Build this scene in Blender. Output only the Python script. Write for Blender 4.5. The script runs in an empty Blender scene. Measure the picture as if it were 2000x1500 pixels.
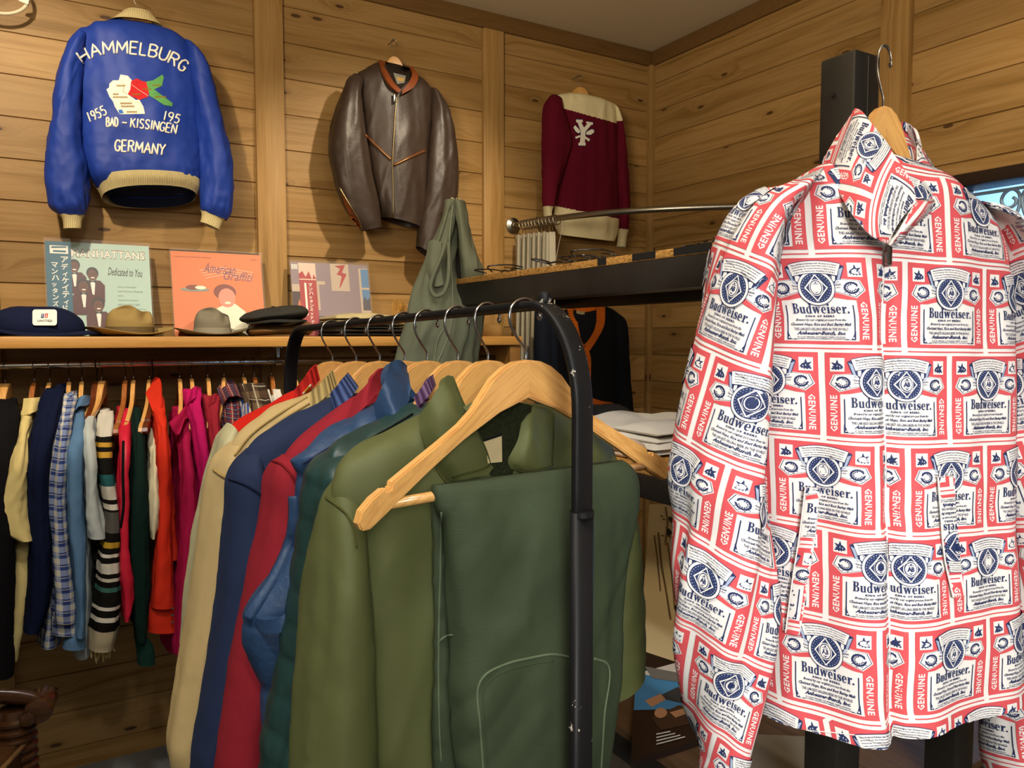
import bpy, bmesh, math, random
import numpy as np
from mathutils import Vector, Matrix, geometry
from mathutils.bvhtree import BVHTree
random.seed(7)
SC = bpy.context.scene
COL = SC.collection
# ---------------------------------------------------------------- camera model (used to measure the place)
FPX = 1502.0; PHI = math.radians(30.7); PIT = math.radians(3.6); EYE = 1.48
cf = np.array([math.sin(PHI)*math.cos(PIT), math.cos(PHI)*math.cos(PIT), -math.sin(PIT)])
cr = np.array([math.cos(PHI), -math.sin(PHI), 0.0]); cu = np.cross(cr, cf)
CP = np.array([0, 0, EYE])
def ray(x, y): return cf + cr*((x-1000)/FPX) + cu*((750-y)/FPX)
def onY(x, y, Y): d = ray(x, y); return CP + d*(Y/d[1])
def onX(x, y, X): d = ray(x, y); return CP + d*(X/d[0])
def onZ(x, y, Z): d = ray(x, y); return CP + d*((Z-EYE)/d[2])
def atD(x, y, D): return CP + ray(x, y)*D
class Plane:
    """vertical plane through o whose horizontal direction has azimuth az (deg from +Y); n points away from the viewer"""
    def __init__(s, o, az):
        a = math.radians(az); s.o = np.array(o, float)
        s.d = np.array([math.sin(a), math.cos(a), 0.0]); s.n = np.array([-s.d[1], s.d[0], 0.0])
        if s.n @ (s.o-CP) < 0: s.n = -s.n
    def at(s, x, y, off=0.0):
        d = ray(x, y); t = ((s.o+s.n*off-CP) @ s.n)/(d @ s.n); return CP + d*t
    def mirror(s, P, c):
        return P - s.d*(2*((P-c) @ s.d))
# ---------------------------------------------------------------- colours / materials
def lin(h):
    v = [int(h[i:i+2], 16)/255 for i in (0, 2, 4)]
    return tuple(c/12.92 if c <= .04045 else ((c+.055)/1.055)**2.4 for c in v) + (1.0,)
class NT:
    def __init__(s, name):
        s.m = bpy.data.materials.new(name); s.m.use_nodes = True; s.t = s.m.node_tree
        s.b = s.t.nodes['Principled BSDF']
    def n(s, typ, **k):
        q = s.t.nodes.new('ShaderNode'+typ)
        for a, v in k.items():
            if a.startswith('i_'):
                key = a[2:]; key = int(key) if key.isdigit() else key.replace('_', ' ')
                q.inputs[key].default_value = v
            else: setattr(q, a, v)
        return q
    def l(s, a, b): s.t.links.new(a, b)
    def math(s, op, a, b=None, c=None):
        q = s.n('Math', operation=op)
        for i, v in enumerate((a, b, c)):
            if v is None: continue
            if hasattr(v, 'links'): s.l(v, q.inputs[i])
            else: q.inputs[i].default_value = v
        return q.outputs[0]
    def mix(s, f, a, b, blend='MIX'):
        q = s.n('Mix', data_type='RGBA', blend_type=blend)
        for i, v in ((0, f), (6, a), (7, b)):
            if hasattr(v, 'links'): s.l(v, q.inputs[i])
            else: q.inputs[i].default_value = v
        return q.outputs[2]
    def ramp(s, f, stops):
        q = s.n('ValToRGB'); e = q.color_ramp.elements
        while len(e) < len(stops): e.new(.5)
        for i, (p, c) in enumerate(stops): e[i].position = p; e[i].color = c
        s.l(f, q.inputs[0]); return q.outputs[0]
    def bump(s, h, strength=.3, dist=.002):
        q = s.n('Bump'); q.inputs['Strength'].default_value = strength; q.inputs['Distance'].default_value = dist
        s.l(h, q.inputs['Height']); s.l(q.outputs[0], s.b.inputs['Normal'])
    def coord(s, which='Object', scale=(1, 1, 1), rot=(0, 0, 0)):
        c = s.n('TexCoord'); m = s.n('Mapping'); m.inputs['Scale'].default_value = scale; m.inputs['Rotation'].default_value = rot
        s.l(c.outputs[which], m.inputs[0]); return m.outputs[0]
    def noise(s, v, scale, detail=3, rough=.5, out=0, dist=0):
        q = s.n('TexNoise'); q.inputs['Scale'].default_value = scale; q.inputs['Detail'].default_value = detail
        q.inputs['Roughness'].default_value = rough; q.inputs['Distortion'].default_value = dist
        s.l(v, q.inputs['Vector']); return q.outputs[out]
    def sep(s, v): q = s.n('SeparateXYZ'); s.l(v, q.inputs[0]); return q.outputs
    def out(s, col=None, rough=.8, spec=.3, metal=0.0, sheen=0):
        if col is not None:
            if hasattr(col, 'links'): s.l(col, s.b.inputs['Base Color'])
            else: s.b.inputs['Base Color'].default_value = col
        s.b.inputs['Roughness'].default_value = rough; s.b.inputs['Specular IOR Level'].default_value = spec
        s.b.inputs['Metallic'].default_value = metal
        if sheen: s.b.inputs['Sheen Weight'].default_value = sheen
        return s.m
def darker(c, k): return (c[0]*k, c[1]*k, c[2]*k, 1)
def plain(name, h, rough=.6, spec=.3, metal=0.0):
    k = NT(name); return k.out(lin(h), rough, spec, metal)
def cloth(name, h, rough=.85, spec=.15, weave=900, bs=.25, var=.18, sheen=.0):
    k = NT(name); c = lin(h); v = k.coord()
    f = k.noise(v, 14, 4); g = k.noise(v, weave, 1)
    col = k.mix(f, darker(c, 1-var), darker(c, 1+var))
    h1 = k.math('ADD', k.math('MULTIPLY', f, .6), g)
    k.bump(h1, bs, .001); return k.out(col, rough, spec, 0, sheen)
def knit(name, h, ribs=260, rough=.9, h2=None):
    k = NT(name); c = lin(h); uv = k.coord('UV'); x = k.sep(uv)[0]
    w = k.math('SINE', k.math('MULTIPLY', x, ribs*6.283))
    w = k.math('MULTIPLY_ADD', w, .5, .5)
    col = k.mix(w, lin(h2) if h2 else darker(c, .62), darker(c, 1.1))
    k.bump(w, .6, .003); return k.out(col, rough, .1)
def wood(name, a, b, scale=(3, 60, 60), rough=.45, spec=.4, wcoord='Object', rot=(0, 0, 0), knots=0, dark='3a2412'):
    k = NT(name); v = k.coord(wcoord, scale, rot)
    f = k.noise(v, 1.0, 5, .6, dist=.6)
    col = k.ramp(f, [(.28, lin(a)), (.5, lin(b)), (.72, lin(a))])
    if knots:
        vo = k.n('TexVoronoi'); vo.inputs['Scale'].default_value = knots; k.l(k.coord(wcoord, tuple(s/30 for s in scale), rot), vo.inputs[0])
        m = k.ramp(vo.outputs[0], [(.05, (1, 1, 1, 1)), (.14, (0, 0, 0, 1))]); col = k.mix(m, col, lin(dark))
    k.bump(f, .08, .002); return k.out(col, rough, spec)
def plank(name, axis, ph, pz, warm=1.0):
    """pine boards with knots; axis 0 = boards run along X, 1 = along Y, 2 = vertical post"""
    k = NT(name); tc = k.n('TexCoord'); x, y, z = k.sep(tc.outputs['Object'])
    al = (x, y, z)[axis]; ac = z if axis < 2 else k.math('ADD', x, y)
    idx = k.math('FLOOR', k.math('DIVIDE', k.math('SUBTRACT', ac, pz), ph))
    wn = k.n('TexWhiteNoise', noise_dimensions='1D'); k.l(idx, wn.inputs['W']); rnd = wn.outputs['Value']
    al2 = k.math('ADD', al, k.math('MULTIPLY', rnd, 37.0)); off = k.math('MULTIPLY', rnd, 91.0)
    cv = k.n('CombineXYZ'); k.l(al2, cv.inputs[0]); k.l(ac, cv.inputs[1]); k.l(off, cv.inputs[2])
    # knots: cells stretched along the board
    kv = k.n('CombineXYZ'); k.l(k.math('MULTIPLY', al2, 2.6), kv.inputs[0]); k.l(k.math('MULTIPLY', ac, 7.4), kv.inputs[1])
    vo = k.n('TexVoronoi', voronoi_dimensions='2D'); vo.inputs['Scale'].default_value = 1.0; vo.inputs['Randomness'].default_value = .95
    k.l(kv.outputs[0], vo.inputs[0]); dist = vo.outputs['Distance']
    sp = k.n('TexWhiteNoise', noise_dimensions='3D'); k.l(vo.outputs['Position'], sp.inputs[0])
    has = k.math('GREATER_THAN', sp.outputs['Value'], .42)
    near = k.math('MULTIPLY', k.math('POWER', 2.718, k.math('MULTIPLY', dist, -7.0)), has)
    # grain, warped round the knots
    m = k.n('Mapping'); m.inputs['Scale'].default_value = (1.1, 24, 1); k.l(cv.outputs[0], m.inputs[0])
    wv = k.n('VectorMath', operation='ADD'); k.l(m.outputs[0], wv.inputs[0])
    cw = k.n('CombineXYZ'); k.l(k.math('MULTIPLY', near, 3.0), cw.inputs[1]); k.l(cw.outputs[0], wv.inputs[1])
    g1 = k.noise(wv.outputs[0], 1.0, 3, .55, dist=.35)
    m2 = k.n('Mapping'); m2.inputs['Scale'].default_value = (5, 170, 1); k.l(cv.outputs[0], m2.inputs[0])
    g2 = k.noise(m2.outputs[0], 1.0, 2)
    g = k.math('ADD', k.math('MULTIPLY', g1, .8), k.math('MULTIPLY', g2, .2))
    col = k.ramp(g, [(.3, lin('80602f')), (.45, lin('9a7642')), (.55, lin('a68350')), (.7, lin('8b6a38'))])
    ton = k.math('MULTIPLY_ADD', rnd, .36, .8)
    tn = k.n('CombineColor'); [k.l(ton, tn.inputs[i]) for i in range(3)]
    col = k.mix(1.0, col, tn.outputs[0], 'MULTIPLY')
    halo = k.math('MULTIPLY', k.math('POWER', 2.718, k.math('MULTIPLY', dist, -9.0)), has)
    col = k.mix(k.math('MULTIPLY', halo, .55), col, lin('6b4a22'))
    core = k.math('MULTIPLY', k.math('LESS_THAN', k.math('ADD', dist, k.math('MULTIPLY', g2, .03)), .062), has)
    col = k.mix(k.math('MULTIPLY', core, .85), col, lin('3c2410'))
    k.bump(g, .12, .003); return k.out(col, .5, .3)
# ---------------------------------------------------------------- objects
def tag(o, label=None, cat=None, group=None, kind=None):
    if label: o['label'] = label
    if cat: o['category'] = cat
    if group: o['group'] = group
    if kind: o['kind'] = kind
    return o
def thing(name, label, cat, loc=(0, 0, 0), group=None):
    o = bpy.data.objects.new(name, None); COL.objects.link(o); o.location = Vector([float(c) for c in loc]); o.empty_display_size = .05
    return tag(o, label, cat, group)
def wloc(o):
    v = np.zeros(3)
    while o is not None: v = v + np.array(o.location); o = o.parent
    return v
def obj(name, V, F, mats, parent=None, smooth=True, uv=None, mi=None):
    V = np.asarray(V, float)
    if parent is not None: V = V - wloc(parent)
    me = bpy.data.meshes.new(name); me.from_pydata(V.tolist(), [], [list(map(int, f)) for f in F]); 
    for m in (mats if isinstance(mats, (list, tuple)) else [mats]): me.materials.append(m)
    if smooth: me.polygons.foreach_set('use_smooth', np.ones(len(me.polygons), bool))
    if mi is not None: me.polygons.foreach_set('material_index', np.asarray(mi, np.int32))
    if uv is not None:
        lay = me.uv_layers.new(name='UVMap'); li = np.zeros(len(me.loops), np.int32); me.loops.foreach_get('vertex_index', li)
        lay.data.foreach_set('uv', np.asarray(uv, float)[li].ravel())
    me.update(); o = bpy.data.objects.new(name, me); COL.objects.link(o)
    if parent is not None: o.parent = parent
    return o
class MB:
    """collects shapes into one mesh"""
    def __init__(s): s.V = []; s.F = []; s.M = []; s.n = 0
    def add(s, V, F, m=0):
        V = np.asarray(V, float); s.V.append(V); s.F += [[int(i)+s.n for i in f] for f in F]; s.M += [m]*len(F); s.n += len(V); return s
    def box(s, lo, hi, m=0, bev=0.0):
        lo = np.array(lo, float); hi = np.array(hi, float); lo, hi = np.minimum(lo, hi), np.maximum(lo, hi)
        if bev > 0:
            bm = bmesh.new(); bmesh.ops.create_cube(bm, size=1)
            for v in bm.verts: v.co = Vector((lo+hi)/2 + np.array(v.co)*(hi-lo))
            bmesh.ops.bevel(bm, geom=bm.edges[:], offset=bev, segments=2, affect='EDGES', profile=.5)
            bm.verts.index_update(); V = [v.co[:] for v in bm.verts]; F = [[v.index for v in f.verts] for f in bm.faces]; bm.free()
            return s.add(V, F, m)
        V = [(a, b, c) for a in (lo[0], hi[0]) for b in (lo[1], hi[1]) for c in (lo[2], hi[2])]
        return s.add(V, [(0, 1, 3, 2), (4, 6, 7, 5), (0, 4, 5, 1), (2, 3, 7, 6), (0, 2, 6, 4), (1, 5, 7, 3)], m)
    def tube(s, pts, r, seg=10, m=0, closed=False, flat=None):
        P = np.asarray(pts, float); n = len(P); R = np.full(n, r) if np.isscalar(r) else np.asarray(r, float)
        T = np.gradient(P, axis=0) if not closed else np.roll(P, -1, 0)-np.roll(P, 1, 0)
        T /= np.linalg.norm(T, axis=1)[:, None]+1e-12
        up = np.array([0, 0, 1.0]) if abs(T[0][2]) < .9 else np.array([1.0, 0, 0])
        A = []; a = np.cross(up, T[0]); a /= np.linalg.norm(a)
        for i in range(n):
            a = a - T[i]*(a @ T[i]); a /= np.linalg.norm(a)+1e-12; A.append(a)
        A = np.array(A); B = np.cross(T, A); th = np.linspace(0, 2*np.pi, seg, endpoint=False)
        V = (P[:, None] + R[:, None, None]*(A[:, None]*np.cos(th)[None, :, None] + B[:, None]*np.sin(th)[None, :, None])).reshape(-1, 3)
        F = []
        for i in range(n if closed else n-1):
            j = (i+1) % n
            for k in range(seg):
                q = (k+1) % seg; F.append((i*seg+k, i*seg+q, j*seg+q, j*seg+k))
        if not closed: F += [tuple(range(seg))[::-1], tuple((n-1)*seg+k for k in range(seg))]
        return s.add(V, F, m)
    def lathe(s, c, prof, seg=24, m=0, axis=(0, 0, 1)):
        """prof: (radius, height) pairs along axis from c"""
        z = np.array(axis, float); z /= np.linalg.norm(z); x = np.cross([0, 1, 0] if abs(z[1]) < .9 else [1, 0, 0], z); x /= np.linalg.norm(x); y = np.cross(z, x)
        th = np.linspace(0, 2*np.pi, seg, endpoint=False); c = np.array(c, float); V = []; F = []
        for r, h in prof: V += [c+z*h+(x*math.cos(t)+y*math.sin(t))*r for t in th]
        for i in range(len(prof)-1):
            for k in range(seg): q = (k+1) % seg; F.append((i*seg+k, i*seg+q, (i+1)*seg+q, (i+1)*seg+k))
        F += [tuple(range(seg))[::-1], tuple((len(prof)-1)*seg+k for k in range(seg))]
        return s.add(V, F, m)
    def build(s, name, mats, parent=None, smooth=True, sharp=True):
        o = obj(name, np.concatenate(s.V), s.F, mats, parent, smooth, mi=s.M)
        if smooth and sharp: 
            try: o.data.set_sharp_from_angle(angle=math.radians(38))
            except Exception: pass
        return o
# ---------------------------------------------------------------- noise + cloth surfaces
_rs = np.random.RandomState(3); _LAT = _rs.rand(64, 64)
def vn(x, y, seed=0):
    x = np.asarray(x, float)+seed*7.31; y = np.asarray(y, float)+seed*3.77
    xi = np.floor(x).astype(int); yi = np.floor(y).astype(int); fx = x-xi; fy = y-yi
    fx = fx*fx*fx*(fx*(fx*6-15)+10); fy = fy*fy*fy*(fy*(fy*6-15)+10); g = lambda a, b: _LAT[a % 64, b % 64]
    return (g(xi, yi)*(1-fx)+g(xi+1, yi)*fx)*(1-fy)+(g(xi, yi+1)*(1-fx)+g(xi+1, yi+1)*fx)*fy - .5
def catmull(K, n):
    K = np.asarray(K, float); m = len(K)
    if m == 1: return np.repeat(K, n, 0)
    d = np.r_[0, np.cumsum(np.maximum(np.linalg.norm(np.diff(K[:, :3], axis=0), axis=1), 1e-6)**.6)]
    t = np.linspace(0, d[-1], n); out = np.zeros((n, K.shape[1]))
    for c in range(K.shape[1]):
        y = K[:, c]; s = np.diff(y)/np.diff(d); g = np.r_[s[0], (s[:-1]*np.diff(d)[1:]+s[1:]*np.diff(d)[:-1])/(np.diff(d)[1:]+np.diff(d)[:-1]) if m > 2 else [], s[-1]]
        i = np.clip(np.searchsorted(d, t, 'right')-1, 0, m-2); h = d[i+1]-d[i]; u = (t-d[i])/h
        out[:, c] = (2*u**3-3*u**2+1)*y[i]+(u**3-2*u**2+u)*h*g[i]+(-2*u**3+3*u**2)*y[i+1]+(u**3-u**2)*h*g[i+1]
    return out
def grid_normals(P, wrap):
    du = (np.roll(P, -1, 1)-np.roll(P, 1, 1)) if wrap else np.gradient(P, axis=1)
    dv = np.gradient(P, axis=0); N = np.cross(du, dv); return N/(np.linalg.norm(N, axis=2)[..., None]+1e-12)
class Loft: pass
def loft(L, R, D, n, nr=60, nc=72, ex=2.3, fold=.004, fs=(.05, .35), cr_=.0015, cs=(.03, .03), seed=0, slant=0.0, puff=None, arch=None, quilt=None, asym=.75, gather=(0, 0), rg=.55):
    """closed cloth tube from rows (left point, right point, half depth); n = horizontal away from the viewer.
       column 0 faces the viewer; U = arc length from there, V = length down the rows"""
    K = np.concatenate([np.asarray(L, float), np.asarray(R, float), np.asarray(D, float)[:, None], (np.zeros(len(L)) if arch is None else np.asarray(arch, float))[:, None]], 1)
    Q = catmull(K, nr); L, R, D, A = Q[:, :3], Q[:, 3:6], np.maximum(Q[:, 6], .002), Q[:, 7]
    C = (L+R)/2; a = (R-L)/2; th = np.linspace(-np.pi, np.pi, nc, endpoint=False)
    sp = lambda v: np.sign(v)*np.abs(v)**(2/ex); s_, c_ = sp(np.sin(th)), sp(np.cos(th))
    dep = np.where(c_ > 0, c_, c_*asym)
    P = C[:, None]+a[:, None]*s_[None, :, None]-np.asarray(n)[None, None]*(D[:, None]*dep[None])[..., None]
    P[..., 2] += A[:, None]*c_[None]
    def arc(P):
        U = np.zeros(P.shape[:2]); h = nc//2; seg = np.linalg.norm(np.roll(P, -1, 1)-P, axis=2)
        for j in range(h+1, nc): U[:, j] = U[:, j-1]+seg[:, j-1]
        for j in range(h-1, -1, -1): U[:, j] = U[:, j+1]-seg[:, j]
        return U
    U = arc(P); V = np.r_[0, np.cumsum(np.linalg.norm(np.diff(C, axis=0), axis=1))]
    N = grid_normals(P, True)
    if np.mean(np.sum(N[:, nc//2]*np.asarray(n), 1)) > 0: N = -N
    Vg = np.repeat(V[:, None], nc, 1); us = U+slant*Vg
    per = np.cos(np.clip(th, -np.pi, np.pi))[None]  # fade at the rear seam so both ends meet
    w = np.clip((np.pi-np.abs(th))/.4, 0, 1)[None]
    d = fold*2*vn(us/fs[0], Vg/fs[1], seed+1)+fold*vn(us/fs[0]*2.3, Vg/fs[1]*1.7, seed+2)+cr_*2*vn(U/cs[0], Vg/cs[1], seed+3)+cr_*vn(U/cs[0]*2.7, Vg/cs[1]*2.7, seed+5)
    # drag lines: crumples running diagonally
    d += fold*rg*np.clip(1-np.abs(2.6*vn((U+.35*Vg)/fs[0]*.55, (Vg-.3*U)/fs[1]*.7, seed+7)), 0, 1)**5
    d += cr_*1.6*np.abs(vn((U+.8*Vg)/cs[0]/.8, (Vg-.8*U)/cs[1]/3, seed+9))
    if gather[0]: d += gather[0]*np.sin(U*gather[1]+6*vn(U*20, Vg*8, seed+4))*np.clip((Vg-V[-1]+.09)/.09, 0, 1)
    if quilt: d += quilt[0]*(np.abs(np.sin(np.pi*Vg/quilt[1]))**.5+(np.abs(np.sin(np.pi*U/quilt[2]))**.5 if quilt[2] else 0))
    fade = np.clip(np.minimum(V, V[-1]-V)/.03, .25, 1)[:, None]
    P = P+N*(d*w*fade)[..., None]
    o = Loft(); o.P = P; o.U = U; o.V = V; o.nc = nc; o.nr = nr; o.n = np.asarray(n); o.Vg = Vg; return o
def loft_mesh(g, name, mats, parent=None, cap=(True, False), lab=None):
    nr, nc = g.nr, g.nc; V = g.P.reshape(-1, 3); F = []; uv = np.stack([g.U, g.V[-1]-g.Vg], 2).reshape(-1, 2)
    for i in range(nr-1):
        for j in range(nc): q = (j+1) % nc; F.append((i*nc+j, i*nc+q, (i+1)*nc+q, (i+1)*nc+j))
    if cap[0]: F.append(tuple(range(nc))[::-1])
    if cap[1]: F.append(tuple((nr-1)*nc+j for j in range(nc)))
    g.o = obj(name, V, F, mats, parent, True, uv); g.V3, g.F3 = V, F; return g.o
def bvh_of(*gs):
    V = []; F = []; n = 0
    for g in gs: V += [tuple(v) for v in g.V3]; F += [[i+n for i in f] for f in g.F3]; n += len(g.V3)
    return BVHTree.FromPolygons(V, F)
def hit(bv, x, y, lift=.001, fallback=None):
    """the point of a surface seen at a photo position, lifted off it"""
    d = ray(x, y); dn = d/np.linalg.norm(d); r = bv.ray_cast(Vector(CP), Vector(dn))
    if r[0] is None: return None if fallback is None else np.asarray(fallback)
    return np.array(r[0])-dn*lift
def sheet(G, thick, name, mats, parent=None, uvs=1.0, away=None):
    """solid cloth panel from a grid of points"""
    G = np.asarray(G, float); nr, nc = G.shape[:2]; N = grid_normals(G, False); c = G.reshape(-1, 3).mean(0)
    ref = (c-CP) if away is None else np.asarray(away)
    if np.mean(np.sum(N.reshape(-1, 3)*ref, 1)) < 0: N = -N
    V = np.concatenate([G.reshape(-1, 3), (G+N*thick).reshape(-1, 3)]); k = nr*nc; F = []
    for i in range(nr-1):
        for j in range(nc-1):
            a = i*nc+j; F.append((a, a+1, a+nc+1, a+nc)); F.append((k+a, k+a+nc, k+a+nc+1, k+a+1))
    for i in range(nr-1):
        for j in (0, nc-1): a = i*nc+j; F.append((a, a+nc, k+a+nc, k+a))
    for j in range(nc-1):
        for i in (0, nr-1): a = i*nc+j; F.append((a, a+1, k+a+1, k+a))
    lu = np.r_[0, np.cumsum(np.linalg.norm(np.diff(G[nr//2], axis=0), axis=1))]; lv = np.r_[0, np.cumsum(np.linalg.norm(np.diff(G[:, nc//2], axis=0), axis=1))]
    uv = np.stack(np.meshgrid(lu, lv), 2).reshape(-1, 2); uv = np.concatenate([uv, uv])
    o = obj(name, V, F, mats, parent, True, uv)
    try: o.data.set_sharp_from_angle(angle=math.radians(60))
    except Exception: pass
    return o
def bilin(rows, nr=14, nc=24):
    """grid through several control polylines (each resampled smoothly)"""
    A = np.array([catmull(r, nc) for r in rows]); return np.stack([catmull(A[:, j], nr) for j in range(nc)], 1)
def polyline_tube(name, pts, r, mat, parent, seg=6, closed=False):
    return MB().tube(pts, r, seg, closed=closed).build(name, mat, parent, sharp=False)
def smoothpts(pts, n): return catmull(np.asarray(pts, float), n)
# ---------------------------------------------------------------- lettering
def text_mesh(s, size=1.0, bold=0.0, shear=0.0, space=1.0, res=2, xs=1.0):
    """flat letters from the built-in face: (verts 2D, tris), origin bottom left, width"""
    cu_ = bpy.data.curves.new('t', 'FONT'); cu_.body = s; cu_.size = size; cu_.shear = shear; cu_.offset = bold*size; cu_.space_character = space; cu_.resolution_u = res
    o = bpy.data.objects.new('t', cu_); COL.objects.link(o); bpy.context.view_layer.update()
    dg = bpy.context.evaluated_depsgraph_get(); me = o.evaluated_get(dg).to_mesh(); me.calc_loop_triangles()
    V = np.array([v.co[:2] for v in me.vertices]) if len(me.vertices) else np.zeros((0, 2)); T = [t.vertices[:] for t in me.loop_triangles]
    bpy.data.objects.remove(o); bpy.data.curves.remove(cu_)
    if len(V): V = V*np.array([xs, 1.0])
    return V, T
STROKES = {  # single line capitals on a 0..1 by 0..1 cell
 'H': [[(0, 0), (0, 1)], [(.7, 0), (.7, 1)], [(0, .5), (.7, .5)]], 'A': [[(0, 0), (.4, 1), (.8, 0)], [(.17, .38), (.63, .38)]],
 'M': [[(0, 0), (.08, 1), (.45, .25), (.82, 1), (.9, 0)]], 'E': [[(.6, 0), (0, 0), (0, 1), (.6, 1)], [(0, .52), (.5, .52)]],
 'L': [[(0, 1), (0, 0), (.55, 0)]], 'B': [[(0, 0), (0, 1), (.4, 1), (.58, .88), (.55, .65), (.4, .54), (0, .54)], [(.4, .54), (.62, .42), (.65, .18), (.45, 0), (0, 0)]],
 'U': [[(0, 1), (0, .3), (.1, .07), (.33, 0), (.56, .07), (.66, .3), (.66, 1)]], 'R': [[(0, 0), (0, 1), (.42, 1), (.6, .86), (.56, .62), (.4, .52), (0, .52)], [(.3, .52), (.66, 0)]],
 'G': [[(.66, .8), (.5, .97), (.25, .97), (.06, .75), (.02, .4), (.14, .1), (.38, 0), (.6, .1), (.66, .42), (.4, .42)]], 'D': [[(0, 0), (0, 1), (.3, 1), (.56, .85), (.66, .5), (.56, .15), (.3, 0), (0, 0)]],
 '-': [[(.1, .48), (.7, .48)]], 'K': [[(0, 0), (0, 1)], [(.6, 1), (0, .45)], [(.18, .6), (.65, 0)]], 'I': [[(.1, 0), (.1, 1)]],
 'S': [[(.55, .84), (.4, .98), (.18, .98), (.03, .82), (.08, .62), (.45, .42), (.56, .24), (.46, .04), (.22, 0), (.02, .14)]],
 'N': [[(0, 0), (0, 1), (.66, 0), (.66, 1)]], 'Y': [[(0, 1), (.36, .5), (.72, 1)], [(.36, .5), (.32, 0)]],
 '1': [[(.1, 0), (.12, 1)]], '9': [[(.5, .62), (.34, .45), (.1, .52), (.02, .76), (.16, .97), (.38, .97), (.5, .8), (.48, .35), (.3, 0)]],
 '5': [[(.52, 1), (.12, 1), (.06, .58), (.3, .64), (.52, .48), (.5, .16), (.28, 0), (.02, .1)]], ' ': []}
WID = {'H': .7, 'A': .8, 'M': .9, 'E': .6, 'L': .55, 'B': .65, 'U': .66, 'R': .66, 'G': .68, 'D': .66, '-': .8, 'K': .65, 'I': .2, 'S': .58, 'N': .66, 'Y': .72, '1': .25, '9': .52, '5': .54, ' ': .4}
def subdiv2d(V, T, mx):
    """split long triangles so that flat art follows a curved cloth"""
    V = [tuple(v) for v in V]; out = []; st = [tuple(t) for t in T]; cache = {}
    while st:
        t = st.pop(); e = [(math.dist(V[t[i]], V[t[(i+1) % 3]]), i) for i in range(3)]; L, i = max(e)
        if L <= mx: out.append(t); continue
        a, b, c = t[i], t[(i+1) % 3], t[(i+2) % 3]; key = (min(a, b), max(a, b))
        if key not in cache: cache[key] = len(V); V.append(((V[a][0]+V[b][0])/2, (V[a][1]+V[b][1])/2))
        m = cache[key]; st += [(a, m, c), (m, b, c)]
    return np.array(V), out
def poly2d(pts, holes=()):
    loops = [[Vector((p[0], p[1], 0)) for p in pts]]+[[Vector((p[0], p[1], 0)) for p in h] for h in holes]
    T = geometry.tessellate_polygon(loops); V = [(v.x, v.y) for l in loops for v in l]; return np.array(V), [tuple(t) for t in T]
def circ(cx, cy, rx, ry=None, n=28, a0=0, a1=360):
    ry = rx if ry is None else ry; return [(cx+rx*math.cos(math.radians(a0+(a1-a0)*i/n)), cy+ry*math.sin(math.radians(a0+(a1-a0)*i/n))) for i in range(n+(a1-a0 != 360))]
def thickline(pts, w):
    P = np.asarray(pts, float); T = np.gradient(P, axis=0); T /= np.linalg.norm(T, axis=1)[:, None]+1e-9; Nn = np.stack([-T[:, 1], T[:, 0]], 1)*w/2
    V = np.concatenate([P+Nn, P-Nn]); n = len(P); F = []
    for i in range(n-1): F += [(i, i+1, n+i+1), (i, n+i+1, n+i)]
    return V, F
class Art:
    """layered flat print: triangles with a colour index and a layer"""
    def __init__(s): s.V = []; s.T = []; s.M = []; s.Z = []; s.n = 0
    def add(s, VT, m, z, mx=None, tf=None):
        V, T = VT
        if len(V) == 0 or len(T) == 0: return s
        if mx: V, T = subdiv2d(V, T, mx)
        V = np.asarray(V, float)
        if tf is not None: V = np.array([tf(x, y) for x, y in V])
        s.V.append(V); s.T += [(a+s.n, b+s.n, c+s.n) for a, b, c in T]; s.M += [m]*len(T); s.Z += [z]*len(V); s.n += len(V); return s
    def done(s):
        s.V = np.concatenate(s.V); s.T = np.array(s.T); s.M = np.array(s.M); s.Z = np.array(s.Z, float); return s
    def place(s, fn, name, mats, parent=None, step=.0003):
        """fn(x, y, lift) -> 3D"""
        s.done(); P = np.array([fn(x, y, .0004+z*step) for (x, y), z in zip(s.V, s.Z)])
        return obj(name, P, s.T, mats, parent, False, mi=s.M)
def fit(VT, x, y, w=None, h=None, ang=0, cx=False):
    """place 2D art: lower left at x, y, scaled to width w and / or height h"""
    V, T = VT
    if len(V) == 0: return V, T
    lo, hi = V.min(0), V.max(0); s = hi-lo; sx = w/s[0] if w else (h/s[1]); sy = h/s[1] if h else sx
    V = (V-lo)*np.array([sx, sy])
    if cx: V = V-np.array([s[0]*sx/2, 0])
    c, q = math.cos(math.radians(ang)), math.sin(math.radians(ang)); V = V @ np.array([[c, q], [-q, c]])
    return V+np.array([x, y]), T
AMB = .15
WARM = (1.0, .84, .62); NEU = (1.0, .975, .94)
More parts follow.
